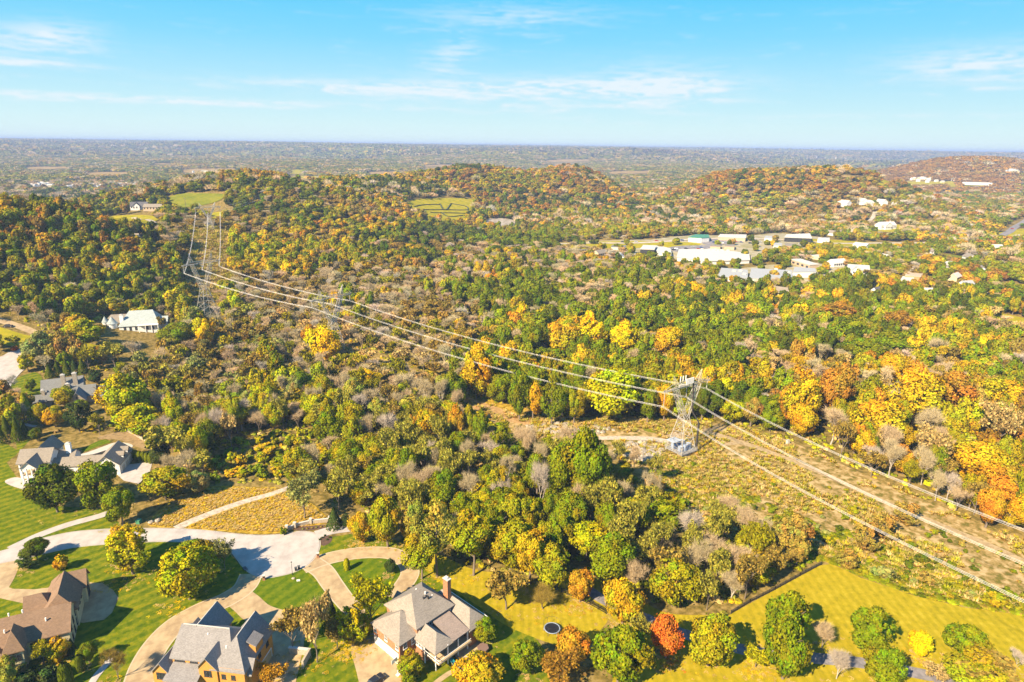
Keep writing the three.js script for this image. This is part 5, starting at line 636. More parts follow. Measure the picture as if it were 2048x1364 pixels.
{ // slate-roofed tan house
  const h = thing('slate_roofed_house', 'ochre stucco house with steep slate-grey gabled roofs and a rear porch', 'house', -57.1, 0, -112.75, -7 * Math.PI / 180);
  const W = [[-6.6, .6, -12.4, 0, 6.8, 11.2, 'z', 0, 4.6], [-17, -3, -12, -1.7, 6.8, 10.9, 'x', 0, 3], [-17, -10.6, -14.6, -7, 6.8, 10.9, 'z', 0, 0], [-9.6, -5.4, -4, .35, 7.0, 9.4, 'z', 0, 0], [-20.6, -16.4, -13.5, .4, 4.3, 6.7, 'z', 0, 0], [-2.4, 1.3, -4.6, -1.2, 5.2, 7.4, 'x', 0, 0]];
  W.forEach((w, i) => { part(h, 'wall', wallGeo([w]), M.stucco); part(h, 'roof', roofGeo([[...w, .45]]), M.roofSlate); });
  const pr = new MB(), P = [[-16.8, 5.3, -1.7], [-9.4, 5.3, -1.7], [-9.2, 3.9, 2.4], [-17, 3.9, 2.4]]; pr.poly(P, [0, 1, 0]); pr.poly(P.map((p) => [p[0], p[1] - .2, p[2]]), [0, -1, 0]); pr.poly([P[2], P[3], [-17, 3.7, 2.4], [-9.2, 3.7, 2.4]], [0, 0, 1]); const porch = part(h, 'porch_roof', pr.geo(), M.roofSlate); for (const x of [-16.6, -13, -9.5]) part(porch, 'post', new MB().box(x - .15, 0, 2.0, x + .15, 3.8, 2.3).geo(), M.wood); part(porch, 'beam', new MB().box(-16.8, 3.4, 2.0, -9.3, 3.72, 2.3).bar([-13, 2.2, 2.15], [-10.2, 3.5, 2.15], .1).geo(), M.wood);
  // shed dormer on the shaded slope, windows
  const dm = new MB(), d0 = -8.4, d1 = -4.9; dm.poly([[-1.2, 9.7, d0], [1.0, 8.6, d0], [1.0, 8.6, d1], [-1.2, 9.7, d1]], [0, 1, 0]); dm.poly([[1.0, 8.6, d0], [1.0, 8.6, d1], [1.0, 8.35, d1], [1.0, 8.35, d0]], [1, 0, 0]); dm.poly([[-1.2, 9.7, d1], [1, 8.6, d1], [1, 8.35, d1], [-1.2, 9.45, d1]], [0, 0, 1]); const dr = part(h, 'dormer', dm.geo(), M.roofSlate, 'pale shed roof of the long dormer'); part(dr, 'wall', new MB().box(-1.4, 6.6, d0 + .2, .75, 8.5, d1 - .2).geo(), M.stucco);
  for (const x of [-16.2, -15.6, -15, -14.4, -12.6, -12, -11.4]) win(h, x, 5.55, -1.7, .42, .85, 0, M.dark, { bars: 0 }); win(h, -8.0, 4.4, .35, .62, 1.35, 0, M.dark); win(h, -7.1, 4.4, .35, .62, 1.35, 0, M.dark); for (const x of [-4.2, -2.0]) win(h, x, 3.9, 0, .75, 1.0, 0, M.dark); for (const x of [-19.3, -18.5, -17.7]) win(h, x, 2.3, .4, .62, 1.5, 0, M.dark); win(h, -8, .9, .35, .9, 1.5, 0, M.dark); win(h, -7, .9, .35, .9, 1.5, 0, M.dark);
  for (const z of [-3.2, -6.5, -10]) win(h, .6, 4.2, z, .9, 1.4, 1, M.dark); vents(h, [[-10.5, 9.6, -5.6], [-5, 8.8, -3.4], [-18.9, 5.9, -7]]); door(h, 'garage_door', .6, 0, -9, 4.6, 2.3, 1, M.wood, 4); const cap = new MB(); for (const w of W.slice(0, 3)) { const m = w[6] === 'x'; if (m) cap.bar([w[0], w[5] + .02, (w[2] + w[3]) / 2], [w[1] - w[8], w[5] + .02, (w[2] + w[3]) / 2], .11); else cap.bar([(w[0] + w[1]) / 2, w[5] + .02, w[2]], [(w[0] + w[1]) / 2, w[5] + .02, w[3] - w[8]], .11); } part(h, 'ridge_cap', cap.geo(), M.offWhite);
  const u = h.localToWorld(V(-13.6, 0, 4.6)); const t = thing('patio_umbrella', 'closed white umbrella under the porch of the slate-roofed house', 'umbrella', u.x, 0, u.z); part(t, 'canopy', new THREE.ConeGeometry(1.5, .7, 8).translate(0, 2.4, 0), M.white); part(t, 'pole', new MB().bar([0, 0, 0], [0, 2.8, 0], .04).geo(), M.wood);
  const wl = h.localToWorld(V(0, 0, 0)); const gw = thing('garden_wall', 'stone-capped garden wall in the shade right of the slate-roofed house', 'wall', wl.x, 0, wl.z, h.rotation.y); part(gw, 'wall', new MB().box(4.2, 0, -13.2, 9.4, 1.6, -12.7).box(9.0, 0, -13.0, 9.5, 1.9, -9).geo(), M.stone); part(gw, 'coping', new MB().box(4.1, 1.6, -13.3, 9.5, 1.75, -12.6).geo(), M.offWhite);
}
{ // brown-roofed cream house
  const h = thing('brown_roofed_house', 'large cream house with brown shingle roofs and a hipped garden tower', 'house', -102.4, 0, -125.0, 25.9 * Math.PI / 180);
  const main = [-22, 0, -11, -.4, 5.6, 9.3, 'x', 3.5, 0], tow = [-11.6, -8.3, -3.2, 2.6, 6.6, 9.9, 'z', 1.5, 1.7], rear = [-6.5, .4, -20.5, -9, 5.6, 8.9, 'z', 0, 2], rr = [-6.4, 1.2, -23.5, -18, 5.4, 8.4, 'x', 2.4, 0], front = [-22, -12.2, -6, 2.2, 4.6, 7.6, 'x', 2, 3], pent = [-10.2, -5, -17.6, -11, 5.4, 8.2, 'x', 0, 2];
  for (const w of [main, rear, rr, front, pent]) { part(h, 'wall', wallGeo([w]), M.cream); part(h, 'roof', roofGeo([w]), M.roofBrown); }
  const t = part(h, 'tower', wallGeo([tow]), M.cream, 'two-storey garden tower with arched recess'); part(t, 'roof', roofGeo([[...tow, .5]]), M.roofBrown); for (const x of [-10.8, -10, -9.1]) { win(t, x, 3.1, 2.6, .6, 1.3, 0, M.dark); } win(t, -9.95, 5.1, 2.6, 1.5, .95, 0, M.dark); part(t, 'recess', new MB().box(-10.9, 0, 2.55, -8.9, 2.1, 2.68).geo(), M.dark);
  for (const z of [-3, -6, -9]) { win(h, 0, 3.5, z, .8, 1.5, 1, M.dark); win(h, 0, .8, z, .8, 1.6, 1, M.dark); } for (const z of [-11, -13.5, -16]) win(h, .4, 3.4, z, .9, 1.4, 1, M.dark); win(h, 1.2, 3, -20.5, 1.2, 1.5, 1, M.dark); win(h, 1.2, .6, -21, 2.2, 1.9, 1, M.dark); for (const x of [-2.4, -5, -7]) win(h, x, 3, -.4, .9, 1.4, 0, M.dark);
  vents(h, [[-14.6, 9.2, -5.6], [-11.8, 9.3, -6.2], [-9.2, 9.3, -6.3], [-12.2, 7.6, -2.6], [-4.4, 7.8, -3.1]]);
}
{ // white house with columns
  const h = thing('white_columned_house', 'white house with a columned portico and tan shingle roofs', 'house', -160.5, 0, -207.5, 11 * Math.PI / 180);
  const W = [[-12.4, -2.5, -8, 0, 6.4, 9.6, 'x', 0, 0], [-9.6, -4.6, -3, 4.6, 6.4, 8.6, 'z', 0, 0], [-12, -6, -18, -9, 5, 8.4, 'z', 0, 0], [-6.5, 3, -10.5, -4.5, 4.6, 6.8, 'x', 0, 0], [-3, 15, -6, -.6, 3.8, 5.8, 'x', 0, 0], [12, 20.5, -10.5, 2, 4.2, 7.6, 'z', 0, 0]];
  W.forEach((w, i) => { if (i !== 1) part(h, 'wall', wallGeo([w]), M.whiteWall); else part(h, 'pediment', new MB().poly([[w[0], w[4], w[3]], [w[1], w[4], w[3]], [(w[0] + w[1]) / 2, w[5] - .2, w[3]]], [0, 0, 1]).box(w[0], w[4] - .5, w[3] - .3, w[1], w[4] - .05, w[3]).box(w[0], w[4] - .5, 0, w[0] + .3, w[4] - .05, w[3]).box(w[1] - .3, w[4] - .5, 0, w[1], w[4] - .05, w[3]).geo(), M.whiteWall); part(h, 'roof', roofGeo([w]), M.roofTan); });
  for (const [x, z] of [[-9.3, 4.3], [-7.9, 4.3], [-6.3, 4.3], [-4.9, 4.3], [-9.3, 1.6], [-4.9, 1.6]]) part(h, 'column', new THREE.CylinderGeometry(.22, .26, 5.9, 12).translate(x, 2.95, z), M.white);
  part(h, 'porch_floor', new MB().box(-9.9, 0, 0, -4.3, .4, 4.9).geo(), M.offWhite); part(h, 'balcony', new MB().box(-9.5, 3.2, 0, -4.7, 3.4, 4.1).geo(), M.wood); door(h, 'door', -7.1, .4, 0, 1.2, 2.3, 0, M.orangeWall, 2);
  for (const x of [-11.4, -9, -5.2, -3.4]) { win(h, x, 3.9, 0, .9, 1.5, 0); win(h, x, 1, 0, .9, 1.6, 0); } for (const z of [-1.5, -4, -6.5]) win(h, -2.5, 4.2, z, .9, 1.4, 1); for (const z of [-8, -4.5, -1]) door(h, 'garage_door', 20.5, 0, z, 2.6, 2.3, 1, M.offWhite, 4); for (const z of [-7.8, -3.6]) { const d = part(h, 'dormer', wallGeo([[18, 20.4, z - .9, z + .9, 5.6, 6.6, 'x', 1, 0]], 4.2), M.whiteWall); part(d, 'roof', roofGeo([[17, 20.5, z - .9, z + .9, 5.6, 6.6, 'x', 1, 0, .2, .12]]), M.roofTan); win(d, 20.4, 4.6, z, .7, .9, 1, M.dark); }
  chimney(h, 1.2, -6.8, 0, 9.4, 1.6, 1.2, M.white); 
}
{ // grey-roofed manor with stone chimneys
  const p = at(150, 790, 5), y = ground(-192, -275); const h = thing('grey_roofed_house', 'stone house with long grey gabled roofs and tan stone chimneys', 'house', -192, y, -276, 26 * Math.PI / 180);
  const W = [[-16, 2, -8, 0, 3.6, 7.2, 'x', 0, 0], [-20, -4, -20, -10.5, 4.4, 8.4, 'x', 0, 0], [-7.4, -1.4, -3, 5, 3.4, 7.0, 'z', 0, 0], [4.2, 14.5, -6, 2.4, 3.2, 6.6, 'x', 0, 0], [-12, -9, -13, -6, 4, 7, 'z', 0, 0], [-21.5, -15.5, -5, -.6, 3.2, 5.6, 'x', 0, 0], [1.6, 4.6, -4.6, -1.6, 3, 4.6, 'x', 0, 0]];
  for (const w of W) { part(h, 'wall', wallGeo([w], -1), M.stone); part(h, 'roof', roofGeo([[...w, .4]]), M.roofGrey); }
  chimney(h, -11.2, -12.2, 2, 10.6, 1.7, 1.3, M.stone); chimney(h, -6.6, -12.2, 2, 10.8, 1.8, 1.3, M.stone); chimney(h, -8.4, -3.5, 2, 8.8, 1.6, 1.1, M.stone); chimney(h, -17.8, -2.8, 2, 7.4, 1.2, 1, M.stone);
  for (const x of [-14, -12, -10]) win(h, x, 1, 0, .9, 1.5, 0, M.dark); win(h, -4.4, 1.0, 5, 1.4, 1.6, 0, M.dark); win(h, -4.4, 4.2, 5, .5, .8, 0, M.dark); for (const x of [7, 11]) win(h, x, .9, 2.4, 1, 1.4, 0, M.dark); const d = part(h, 'dormer', wallGeo([[7.6, 9.4, -1, 1.6, 5.2, 6.3, 'z', 1, 0]], 3.5), M.stone); part(d, 'roof', roofGeo([[7.6, 9.4, -2, 1.6, 5.2, 6.3, 'z', 1, 0, .2, .12]]), M.roofGrey); win(d, 8.5, 4.2, 1.6, .8, .9, 0, M.dark);
}
{ // white house with a blue-green roof and turret
  const y = ground(-222, -380), h = thing('blue_green_roofed_house', 'white house with pale blue-green hipped roof and a conical turret', 'house', -224, y, -376, 18 * Math.PI / 180);
  const W = [[-11, 10.5, -17, 0, 4.6, 11.6, 'x', 4.6, 4], [8, 14, -12, -5.4, 4.6, 7.2, 'x', 0, 0]]; for (const w of W) { part(h, 'wall', wallGeo([w], -1.5), M.whiteWall); part(h, 'roof', roofGeo([w]), M.roofBlueGrey); } const wing = [-21, -9, -20, -9.5, 4.8, 8.4, 'x', 3, 0]; part(h, 'wall', wallGeo([wing], -1.5), M.whiteWall); part(h, 'roof', roofGeo([wing]), M.roofTan, 'tan roof of the rear wing');
  const t = part(h, 'turret', new THREE.CylinderGeometry(2.6, 2.6, 6.2, 16).translate(-15, 2.6, -3.4), M.whiteWall); part(t, 'roof', new THREE.ConeGeometry(3.1, 4.2, 16).translate(-15, 7.8, -3.4), M.roofBlueGrey); const t2 = part(h, 'turret', new THREE.CylinderGeometry(1.6, 1.6, 6.4, 12).translate(-19.5, 2.7, -7), M.whiteWall); part(t2, 'roof', new THREE.ConeGeometry(2, 3.6, 12).translate(-19.5, 7.7, -7), M.roofBlueGrey);
  chimney(h, -9.8, -3.4, 2, 10.4, 2, 1.3, M.white); for (const x of [-8, -5, -2, 4, 7]) win(h, x, 1.6, 0, 1.1, 2, 0, M.dark); part(h, 'porch', new MB().box(-1, 4.4, 0, 10.5, 4.8, 2.2).geo(), M.white); for (const x of [0, 3.4, 6.8, 10.2]) part(h, 'column', new THREE.CylinderGeometry(.2, .2, 4.6, 8).translate(x, 2.1, 1.9), M.white); for (const z of [-6.6, -9.4]) win(h, 14, 1.6, z, 1, 1.6, 1, M.dark);
}

// ------------------------------------------------------------------ small things round the turning circle and gardens
{ const p = at(1104, 1262), t = thing('trampoline', 'round black trampoline with a pale rim on the lawn', 'trampoline', p.x, 0, p.z); part(t, 'mat', new THREE.CylinderGeometry(1.75, 1.75, .04, 40).translate(0, .9, 0), M.black); part(t, 'rim', new THREE.TorusGeometry(1.9, .15, 8, 48).scale(1, 1, .45).rotateX(Math.PI / 2).translate(0, .9, 0), std({ color: rgb(.24, .29, .35), roughness: .5 })); for (let k = 0; k < 6; k++) { const w = k * 1.047; part(t, 'leg', new MB().bar([Math.cos(w) * 2.1, 0, Math.sin(w) * 2.1], [Math.cos(w) * 2.1, .88, Math.sin(w) * 2.1], .04, 6).geo(), M.steel); part(t, 'net_post', new MB().bar([Math.cos(w) * 2.2, .1, Math.sin(w) * 2.2], [Math.cos(w) * 2.2, 2.5, Math.sin(w) * 2.2], .03, 6).geo(), M.dark); } part(t, 'net_ring', new THREE.TorusGeometry(2.2, .025, 5, 48).rotateX(Math.PI / 2).translate(0, 2.5, 0), M.dark); }
{ const p = at(585, 1150), t = thing('street_lamp', 'slim black lamp post at the edge of the turning circle', 'street lamp', p.x, 0, p.z); part(t, 'post', new MB().bar([0, 0, 0], [0, 3.7, 0], [.07, .05], 8).bar([0, 0, 0], [0, .5, 0], .13, 8).geo(), M.dark); part(t, 'lantern', new MB().bar([0, 3.7, 0], [0, 4.15, 0], [.11, .19], 6).geo(), M.offWhite); part(t, 'cap', new THREE.ConeGeometry(.25, .28, 6).translate(0, 4.3, 0), M.dark); }
function mailbox(px, py, label) { const p = at(px, py), t = thing('mailbox', label, 'mailbox', p.x, 0, p.z, .3, 'brick mailbox pillars'); part(t, 'pillar', new MB().box(-.34, 0, -.34, .34, 1.45, .34).geo(), M.brick); part(t, 'cap', new MB().box(-.42, 1.45, -.42, .42, 1.6, .42).geo(), M.offWhite); part(t, 'box', new MB().box(-.16, 1.0, .3, .16, 1.3, .52).geo(), M.dark); }
mailbox(528, 1160, 'brick mailbox pillar where the drive leaves the circle at its lower edge'); mailbox(636, 1115, 'small brick mailbox pillar at the right edge of the circle');
for (const [px, py, l] of [[592, 1142, 'dark wheeled bin, left of the two by the lamp post'], [598, 1139, 'dark wheeled bin, right of the two by the lamp post']]) { const p = at(px, py), t = thing('wheeled_bin', l, 'bin', p.x, .1, p.z, .4, 'wheeled bins at the kerb'); part(t, 'body', new MB().bar([0, .08, 0], [0, 1.0, 0], [.34, .44], 4).geo(), M.dark); part(t, 'lid', new MB().box(-.36, 1.0, -.4, .36, 1.08, .38).geo(), std({ color: rgb(.06, .07, .08) })); for (const s of [-.28, .28]) part(t, 'wheel', new THREE.CylinderGeometry(.12, .12, .07, 12).rotateZ(Math.PI / 2).translate(s, .12, -.32), M.black); }
{ const p = at(490, 1138), t = thing('storm_drain', 'dark kerb inlet of the storm drain on the left of the circle', 'storm drain', p.x, .1, p.z, -.8); part(t, 'frame', new MB().box(-.9, 0, -.5, .9, .2, .4).geo(), std({ color: rgb(.16, .15, .15) })); part(t, 'opening', new MB().box(-.7, .03, .38, .7, .15, .44).geo(), M.black); part(t, 'cover', new MB().box(-.45, .2, -.35, .45, .24, .2).geo(), M.dark); }
{ const p = at(597, 1165), t = thing('yard_sign', 'small white yard sign on the oval lawn', 'sign', p.x, 0, p.z, .2); part(t, 'panel', new MB().box(-.45, .4, -.02, .45, 1.0, .02).geo(), M.white); part(t, 'stake', new MB().bar([-.4, 0, 0], [-.4, 1, 0], .02).bar([.4, 0, 0], [.4, 1, 0], .02).geo(), M.steel); const q = at(587, 1158), u = thing('landscape_boulder', 'pale low boulder beside the foot of the lamp post', 'boulder', q.x, 0, q.z); part(u, 'stone', new THREE.IcosahedronGeometry(.45, 1).scale(1.2, .6, .9).translate(0, .2, 0), M.stone); }
{ const pts = [[574, 1062], [580, 1060], [590, 1056], [604, 1052], [622, 1048], [640, 1046], [660, 1044], [682, 1043]].map(([x, y]) => at(x, y)), t = thing('retaining_wall', 'pale stone retaining wall with square pillars along the entrance drive', 'wall', 0, 0, 0); part(t, 'wall', kerbGeo(smooth(pts, 4, false), .45, 1.25), M.stone); part(t, 'coping', kerbGeo(smooth(pts, 4, false), .6, .14, 1.25), M.offWhite); for (const i of [0, 2, 4, 6]) { const p = pts[i]; const q = part(t, 'pillar', new MB().box(-.38, 0, -.38, .38, 1.9, .38).geo(), M.stone); q.position.copy(p); part(q, 'cap', new MB().box(-.46, 1.9, -.46, .46, 2.05, .46).geo(), M.offWhite); } }
for (let k = 0; k < 9; k++) { const p = at(606 + k * 9, 1059 - k * 1.1); plant('shrub', k % 3 ? 'brown' : 'sage', p.x, p.z, .55, .9, { group: 'clipped shrubs in the entrance bed' }); }
for (let k = 0; k < 5; k++) { const p = at(640 + k * 5, 1080 - (k % 3) * 4); plant('shrub', 'deepgreen', p.x, p.z, .6, .9); }
for (const [px, py, l] of [[302, 1046, 'pale mossy boulder nearest the road on the meadow corner'], [316, 1043, 'pale boulder second from the road on the meadow corner'], [278, 1046, 'green utility box at the shaded meadow corner']]) { const p = at(px, py), t = thing(l[0] === 'g' ? 'utility_box' : 'boulder', l, l[0] === 'g' ? 'utility box' : 'boulder', p.x, 0, p.z, px); if (l[0] === 'g') { part(t, 'cabinet', new MB().box(-.7, 0, -.6, .7, 1.1, .6).geo(), M.green); part(t, 'lid', new MB().box(-.75, 1.1, -.65, .75, 1.2, .65).geo(), M.green); } else part(t, 'stone', (() => { const g = new THREE.IcosahedronGeometry(.8, 2), a = g.attributes.position; for (let i = 0; i < a.count; i++) { const k = .8 + .4 * vnoise(a.getX(i) * 2 + px, a.getY(i) * 2 + a.getZ(i) * 2); a.setXYZ(i, a.getX(i) * k * 1.2, a.getY(i) * k * .8 + .35, a.getZ(i) * k); } g.computeVertexNormals(); return g; })(), M.rock); }
function fence(label, list, h, mat, step, name) { const pts = list.map(([x, y]) => at(x, y)), t = thing(name, label, 'fence', 0, 0, 0); for (let i = 0; i < pts.length - 1; i++) { const A = pts[i], B = pts[i + 1], L = A.distanceTo(B), n = Math.max(1, Math.round(L / step)); for (let k = 0; k < n; k++) { const a = A.clone().lerp(B, k / n), b = A.clone().lerp(B, (k + 1) / n); part(t, 'post', new MB().box(-.09, 0, -.09, .09, h + .12, .09).geo(), mat).position.copy(a); for (const y of [h, h * .62, h * .24]) part(t, 'rail', new MB().bar([a.x, y, a.z], [b.x, y, b.z], .09).geo(), mat); } part(t, 'post', new MB().box(-.09, 0, -.09, .09, h + .12, .09).geo(), mat).position.copy(B); if (name === 'board_fence') for (let k = 0; k < L / 1.2; k++) { const a = A.clone().lerp(B, k * 1.2 / L), b = A.clone().lerp(B, Math.min(1, (k + .86) * 1.2 / L)); part(t, 'board', new MB().bar([a.x, h * .5, a.z], [b.x, h * .5, b.z], .12).geo(), mat); } } }
fence('dark rail fence between the golden field and the brush', [[1462, 1228], [1500, 1205], [1550, 1180], [1600, 1152], [1642, 1130]], 1.05, M.dark, 2.4, 'board_fence');
fence('black metal fence between the yard and the hidden drive', [[1122, 1184], [1150, 1196], [1180, 1210], [1212, 1228]], 1.3, M.black, 2.2, 'rail_fence');
{ // garden wall and terrace by the white house
  const pts = [[155, 916], [188, 912], [215, 904], [240, 901], [258, 899]].map(([x, y]) => at(x, y)), t = thing('terrace_wall', 'low curved white terrace wall behind the columned house', 'wall', 0, 0, 0); part(t, 'wall', kerbGeo(smooth(pts, 5, false), .5, .9), M.stone); part(t, 'coping', kerbGeo(smooth(pts, 5, false), .6, .12, .9), M.offWhite); const q = at(238, 892), u = thing('fire_pit', 'round stone fire pit on the pale terrace', 'fire pit', q.x, .1, q.z); part(u, 'ring', new THREE.TorusGeometry(1.1, .3, 8, 24).rotateX(Math.PI / 2).translate(0, .35, 0), M.stone); part(u, 'bowl', new THREE.CylinderGeometry(.9, .9, .2, 20).translate(0, .2, 0), M.black);
  const w = [[254, 862], [270, 870], [290, 882], [306, 890]].map(([x, y]) => at(x, y)), g = thing('stone_garden_wall', 'tan dry-stone wall above the terraced garden', 'wall', 0, 0, 0); part(g, 'wall', kerbGeo(smooth(w, 4, false), .6, 1.1), M.stone); part(g, 'coping', kerbGeo(smooth(w, 4, false), .7, .1, 1.1), M.rock);
}

// ------------------------------------------------------------------ pylons and conductors
function lattice(b, a, c, n, r) { // zigzag bracing between two edges given as [bottom, top]
  const L = (e, t) => [0, 1, 2].map((i) => mix(e[0][i], e[1][i], t)); for (let k = 0; k < n; k++) { const t0 = k / n, t1 = (k + 1) / n; b.bar(L(a, t0), L(c, t1), r, 3); b.bar(L(c, t0), L(a, t1), r, 3); b.bar(L(a, t1), L(c, t1), r, 3); }
}
// attach: the three conductor points of the middle span, base: foot height
function pylon(label, attach, baseY, o = {}) {
  const c = attach[1], dir = attach[2].clone().sub(attach[0]).setY(0), half = dir.length() / 2; dir.normalize(); const ins = o.ins ?? 4, arm = c.y - baseY + ins, t = thing('lattice_pylon', label, 'pylon', c.x, baseY, c.z, Math.atan2(-dir.z, dir.x)); // local x along the crossarm
  const k = arm / 30, r = (o.r ?? .15) * .62, w0 = 4.6 * k, ww = 1.5 * k, yw = arm * .56, wt = half * .52, steel = M.steel;
  for (const sx of [-1, 1]) for (const sz of [-1, 1]) part(t, 'leg', new MB().bar([sx * w0, 0, sz * w0], [sx * ww, yw, sz * ww], r * 1.25, 4).geo(), steel);
  const br = new MB(); const edge = (sx, sz) => [[sx * w0, 0, sz * w0], [sx * ww, yw, sz * ww]]; const P = [[-1, -1], [1, -1], [1, 1], [-1, 1]]; for (let i = 0; i < 4; i++) lattice(br, edge(...P[i]), edge(...P[(i + 1) % 4]), 5, r * .62); part(t, 'bracing', br.geo(), steel).userData.kind = 'stuff';
  const up = new MB(); for (const sx of [-1, 1]) { const q = (s, z) => [[s * ww * sx, yw, z * ww], [sx * wt + (s < 0 ? -1 : 1) * sx * .9, arm, z * .9]]; const E = [q(1, -1), q(1, 1), q(-1, 1), q(-1, -1)]; E[2][0][0] = E[3][0][0] = sx * .25; for (const e of E) up.bar(e[0], e[1], r, 4); for (let i = 0; i < 4; i++) lattice(up, E[i], E[(i + 1) % 4], 4, r * .55); } part(t, 'window_frame', up.geo(), steel);
  const cb = new MB(), H = half + 1.2, d = 1.5; for (const z of [-.9, .9]) { cb.bar([-H * .98, arm, z * .5], [H * .98, arm, z * .5], r, 4); cb.bar([-wt - 1, arm + d, z], [wt + 1, arm + d, z], r, 4); cb.bar([-H, arm, z * .3], [-wt - 1, arm + d, z], r * .8, 4); cb.bar([H, arm, z * .3], [wt + 1, arm + d, z], r * .8, 4); lattice(cb, [[-H, arm, z * .5], [H, arm, z * .5]], [[-H * .96, arm + .2, z * .5], [H * .96, arm + d, z * .8]], 12, r * .45); } part(t, 'crossarm', cb.geo(), steel);
  for (const sx of [-1, 1]) { const p = new MB(), E = [[sx * wt - 1, arm + d, -.9], [sx * wt + 1, arm + d, -.9], [sx * wt + 1, arm + d, .9], [sx * wt - 1, arm + d, .9]], T = [sx * (wt + 1.6), arm + d + 4.6 * k, 0]; for (const e of E) p.bar(e, T, r * .7, 3); for (let i = 0; i < 4; i++) lattice(p, [E[i], T], [E[(i + 1) % 4], T], 3, r * .4); part(t, 'peak', p.geo(), o.peak ?? steel); }
  for (const a of attach) { const l = t.worldToLocal(a.clone()); const g = new MB(); g.bar([l.x, l.y, l.z], [l.x, arm, 0], r * .55, 5); for (let q = 0; q < 12; q++) { const y0 = mix(l.y, arm, (q + .2) / 12), z0 = mix(l.z, 0, (q + .2) / 12); g.bar([l.x, y0, z0], [l.x, y0 + .14, z0], r * 1.25, 7); } part(t, 'insulator', g.geo(), M.offWhite); }
  t.userData.local = undefined; return t;
}
// the measured attachment points: three phases at each pylon
scene.updateMatrixWorld(true);
const trio = (list, D, dD) => list.map(([x, y], i) => atD(x, y, D + (i - 1) * dD));
const T1 = trio([[1327, 813], [1372, 793], [1413, 776]], 243, 9), T2 = trio([[624.5, 615], [663, 608], [700, 601]], 372, 7), T3 = trio([[368, 546], [404, 539], [438, 532]], 462, 6), T4 = trio([[391, 425], [416, 425], [440, 424]], 690, 3), T5 = trio([[523, 388], [532, 387.5], [541, 387]], 850, 2);
const NEXT = trio([[2900, 1580], [2960, 1490], [3020, 1400]], 128, 6);
const foot = (T) => ground(T[1].x, T[1].z) - .2;
// base of the first pylon stands where its legs meet the ground in the photograph
const tower1 = pylon('lattice pylon with mobile phone antennas standing on the brush clearing', T1, 0, { r: .17, ins: 4.2, peak: std({ color: rgb(.52, .47, .30), roughness: .6 }) });
pylon('lattice pylon among bare trees behind the bright yellow tree', T2, foot(T2), { ins: 3.6, r: .22 }); pylon('lattice pylon in the shaded valley at the bend of the line', T3, foot(T3), { ins: 4, r: .19 }); pylon('distant lattice pylon above the brush slope', T4, foot(T4), { ins: 4.5, r: .24 }); pylon('farthest lattice pylon, only its crossarm over the ridge trees', T5, foot(T5), { ins: 2.5, r: .3 });
function line(A, B, sag, label, rad = .027) { const t = thing('power_line', label, 'power line', A.x, A.y, A.z, 0, 'conductors of the power line'); const d = B.clone().sub(A), s = V(-d.z, 0, d.x).normalize(); for (const [o, y] of [[-.24, 0], [.24, 0], [0, -.42]]) { const pts = []; for (let k = 0; k <= 36; k++) { const u = k / 36; pts.push(d.clone().multiplyScalar(u).addScaledVector(s, o).add(V(0, y - 4 * sag * u * (1 - u), 0))); } part(t, 'wire', new THREE.TubeGeometry(new THREE.CatmullRomCurve3(pts), 72, rad, 5), M.wire); } const g = new MB(); for (const u of [.2, .4, .6, .8]) { const p = d.clone().multiplyScalar(u).add(V(0, -4 * sag * u * (1 - u), 0)); g.bar([p.x - s.x * .24, p.y, p.z - s.z * .24], [p.x + s.x * .24, p.y, p.z + s.z * .24], .05); g.bar([p.x, p.y, p.z], [p.x, p.y - .42, p.z], .05); } part(t, 'spacer', g.geo(), M.steel).userData.kind = 'stuff'; }
const ph = ['nearest', 'middle', 'farthest'], spans = [[T1, NEXT, 4.5, 'from the antenna pylon towards the lower right edge'], [T1, T2, 4.2, 'between the antenna pylon and the pylon behind the yellow tree'], [T2, T3, 2.2, 'between the pylon behind the yellow tree and the valley pylon'], [T3, T4, 5, 'climbing from the valley pylon to the distant pylon'], [T4, T5, 2, 'over the ridge from the distant pylon']];
for (const [A, B, sag, l] of spans) for (let i = 0; i < 3; i++) line(A[i], B[i], sag, 'triple wires, ' + ['left', 'middle', 'right'][i] + ' phase, ' + l, A === T4 ? .018 : A === T3 ? .045 : A === T2 ? .036 : .027);
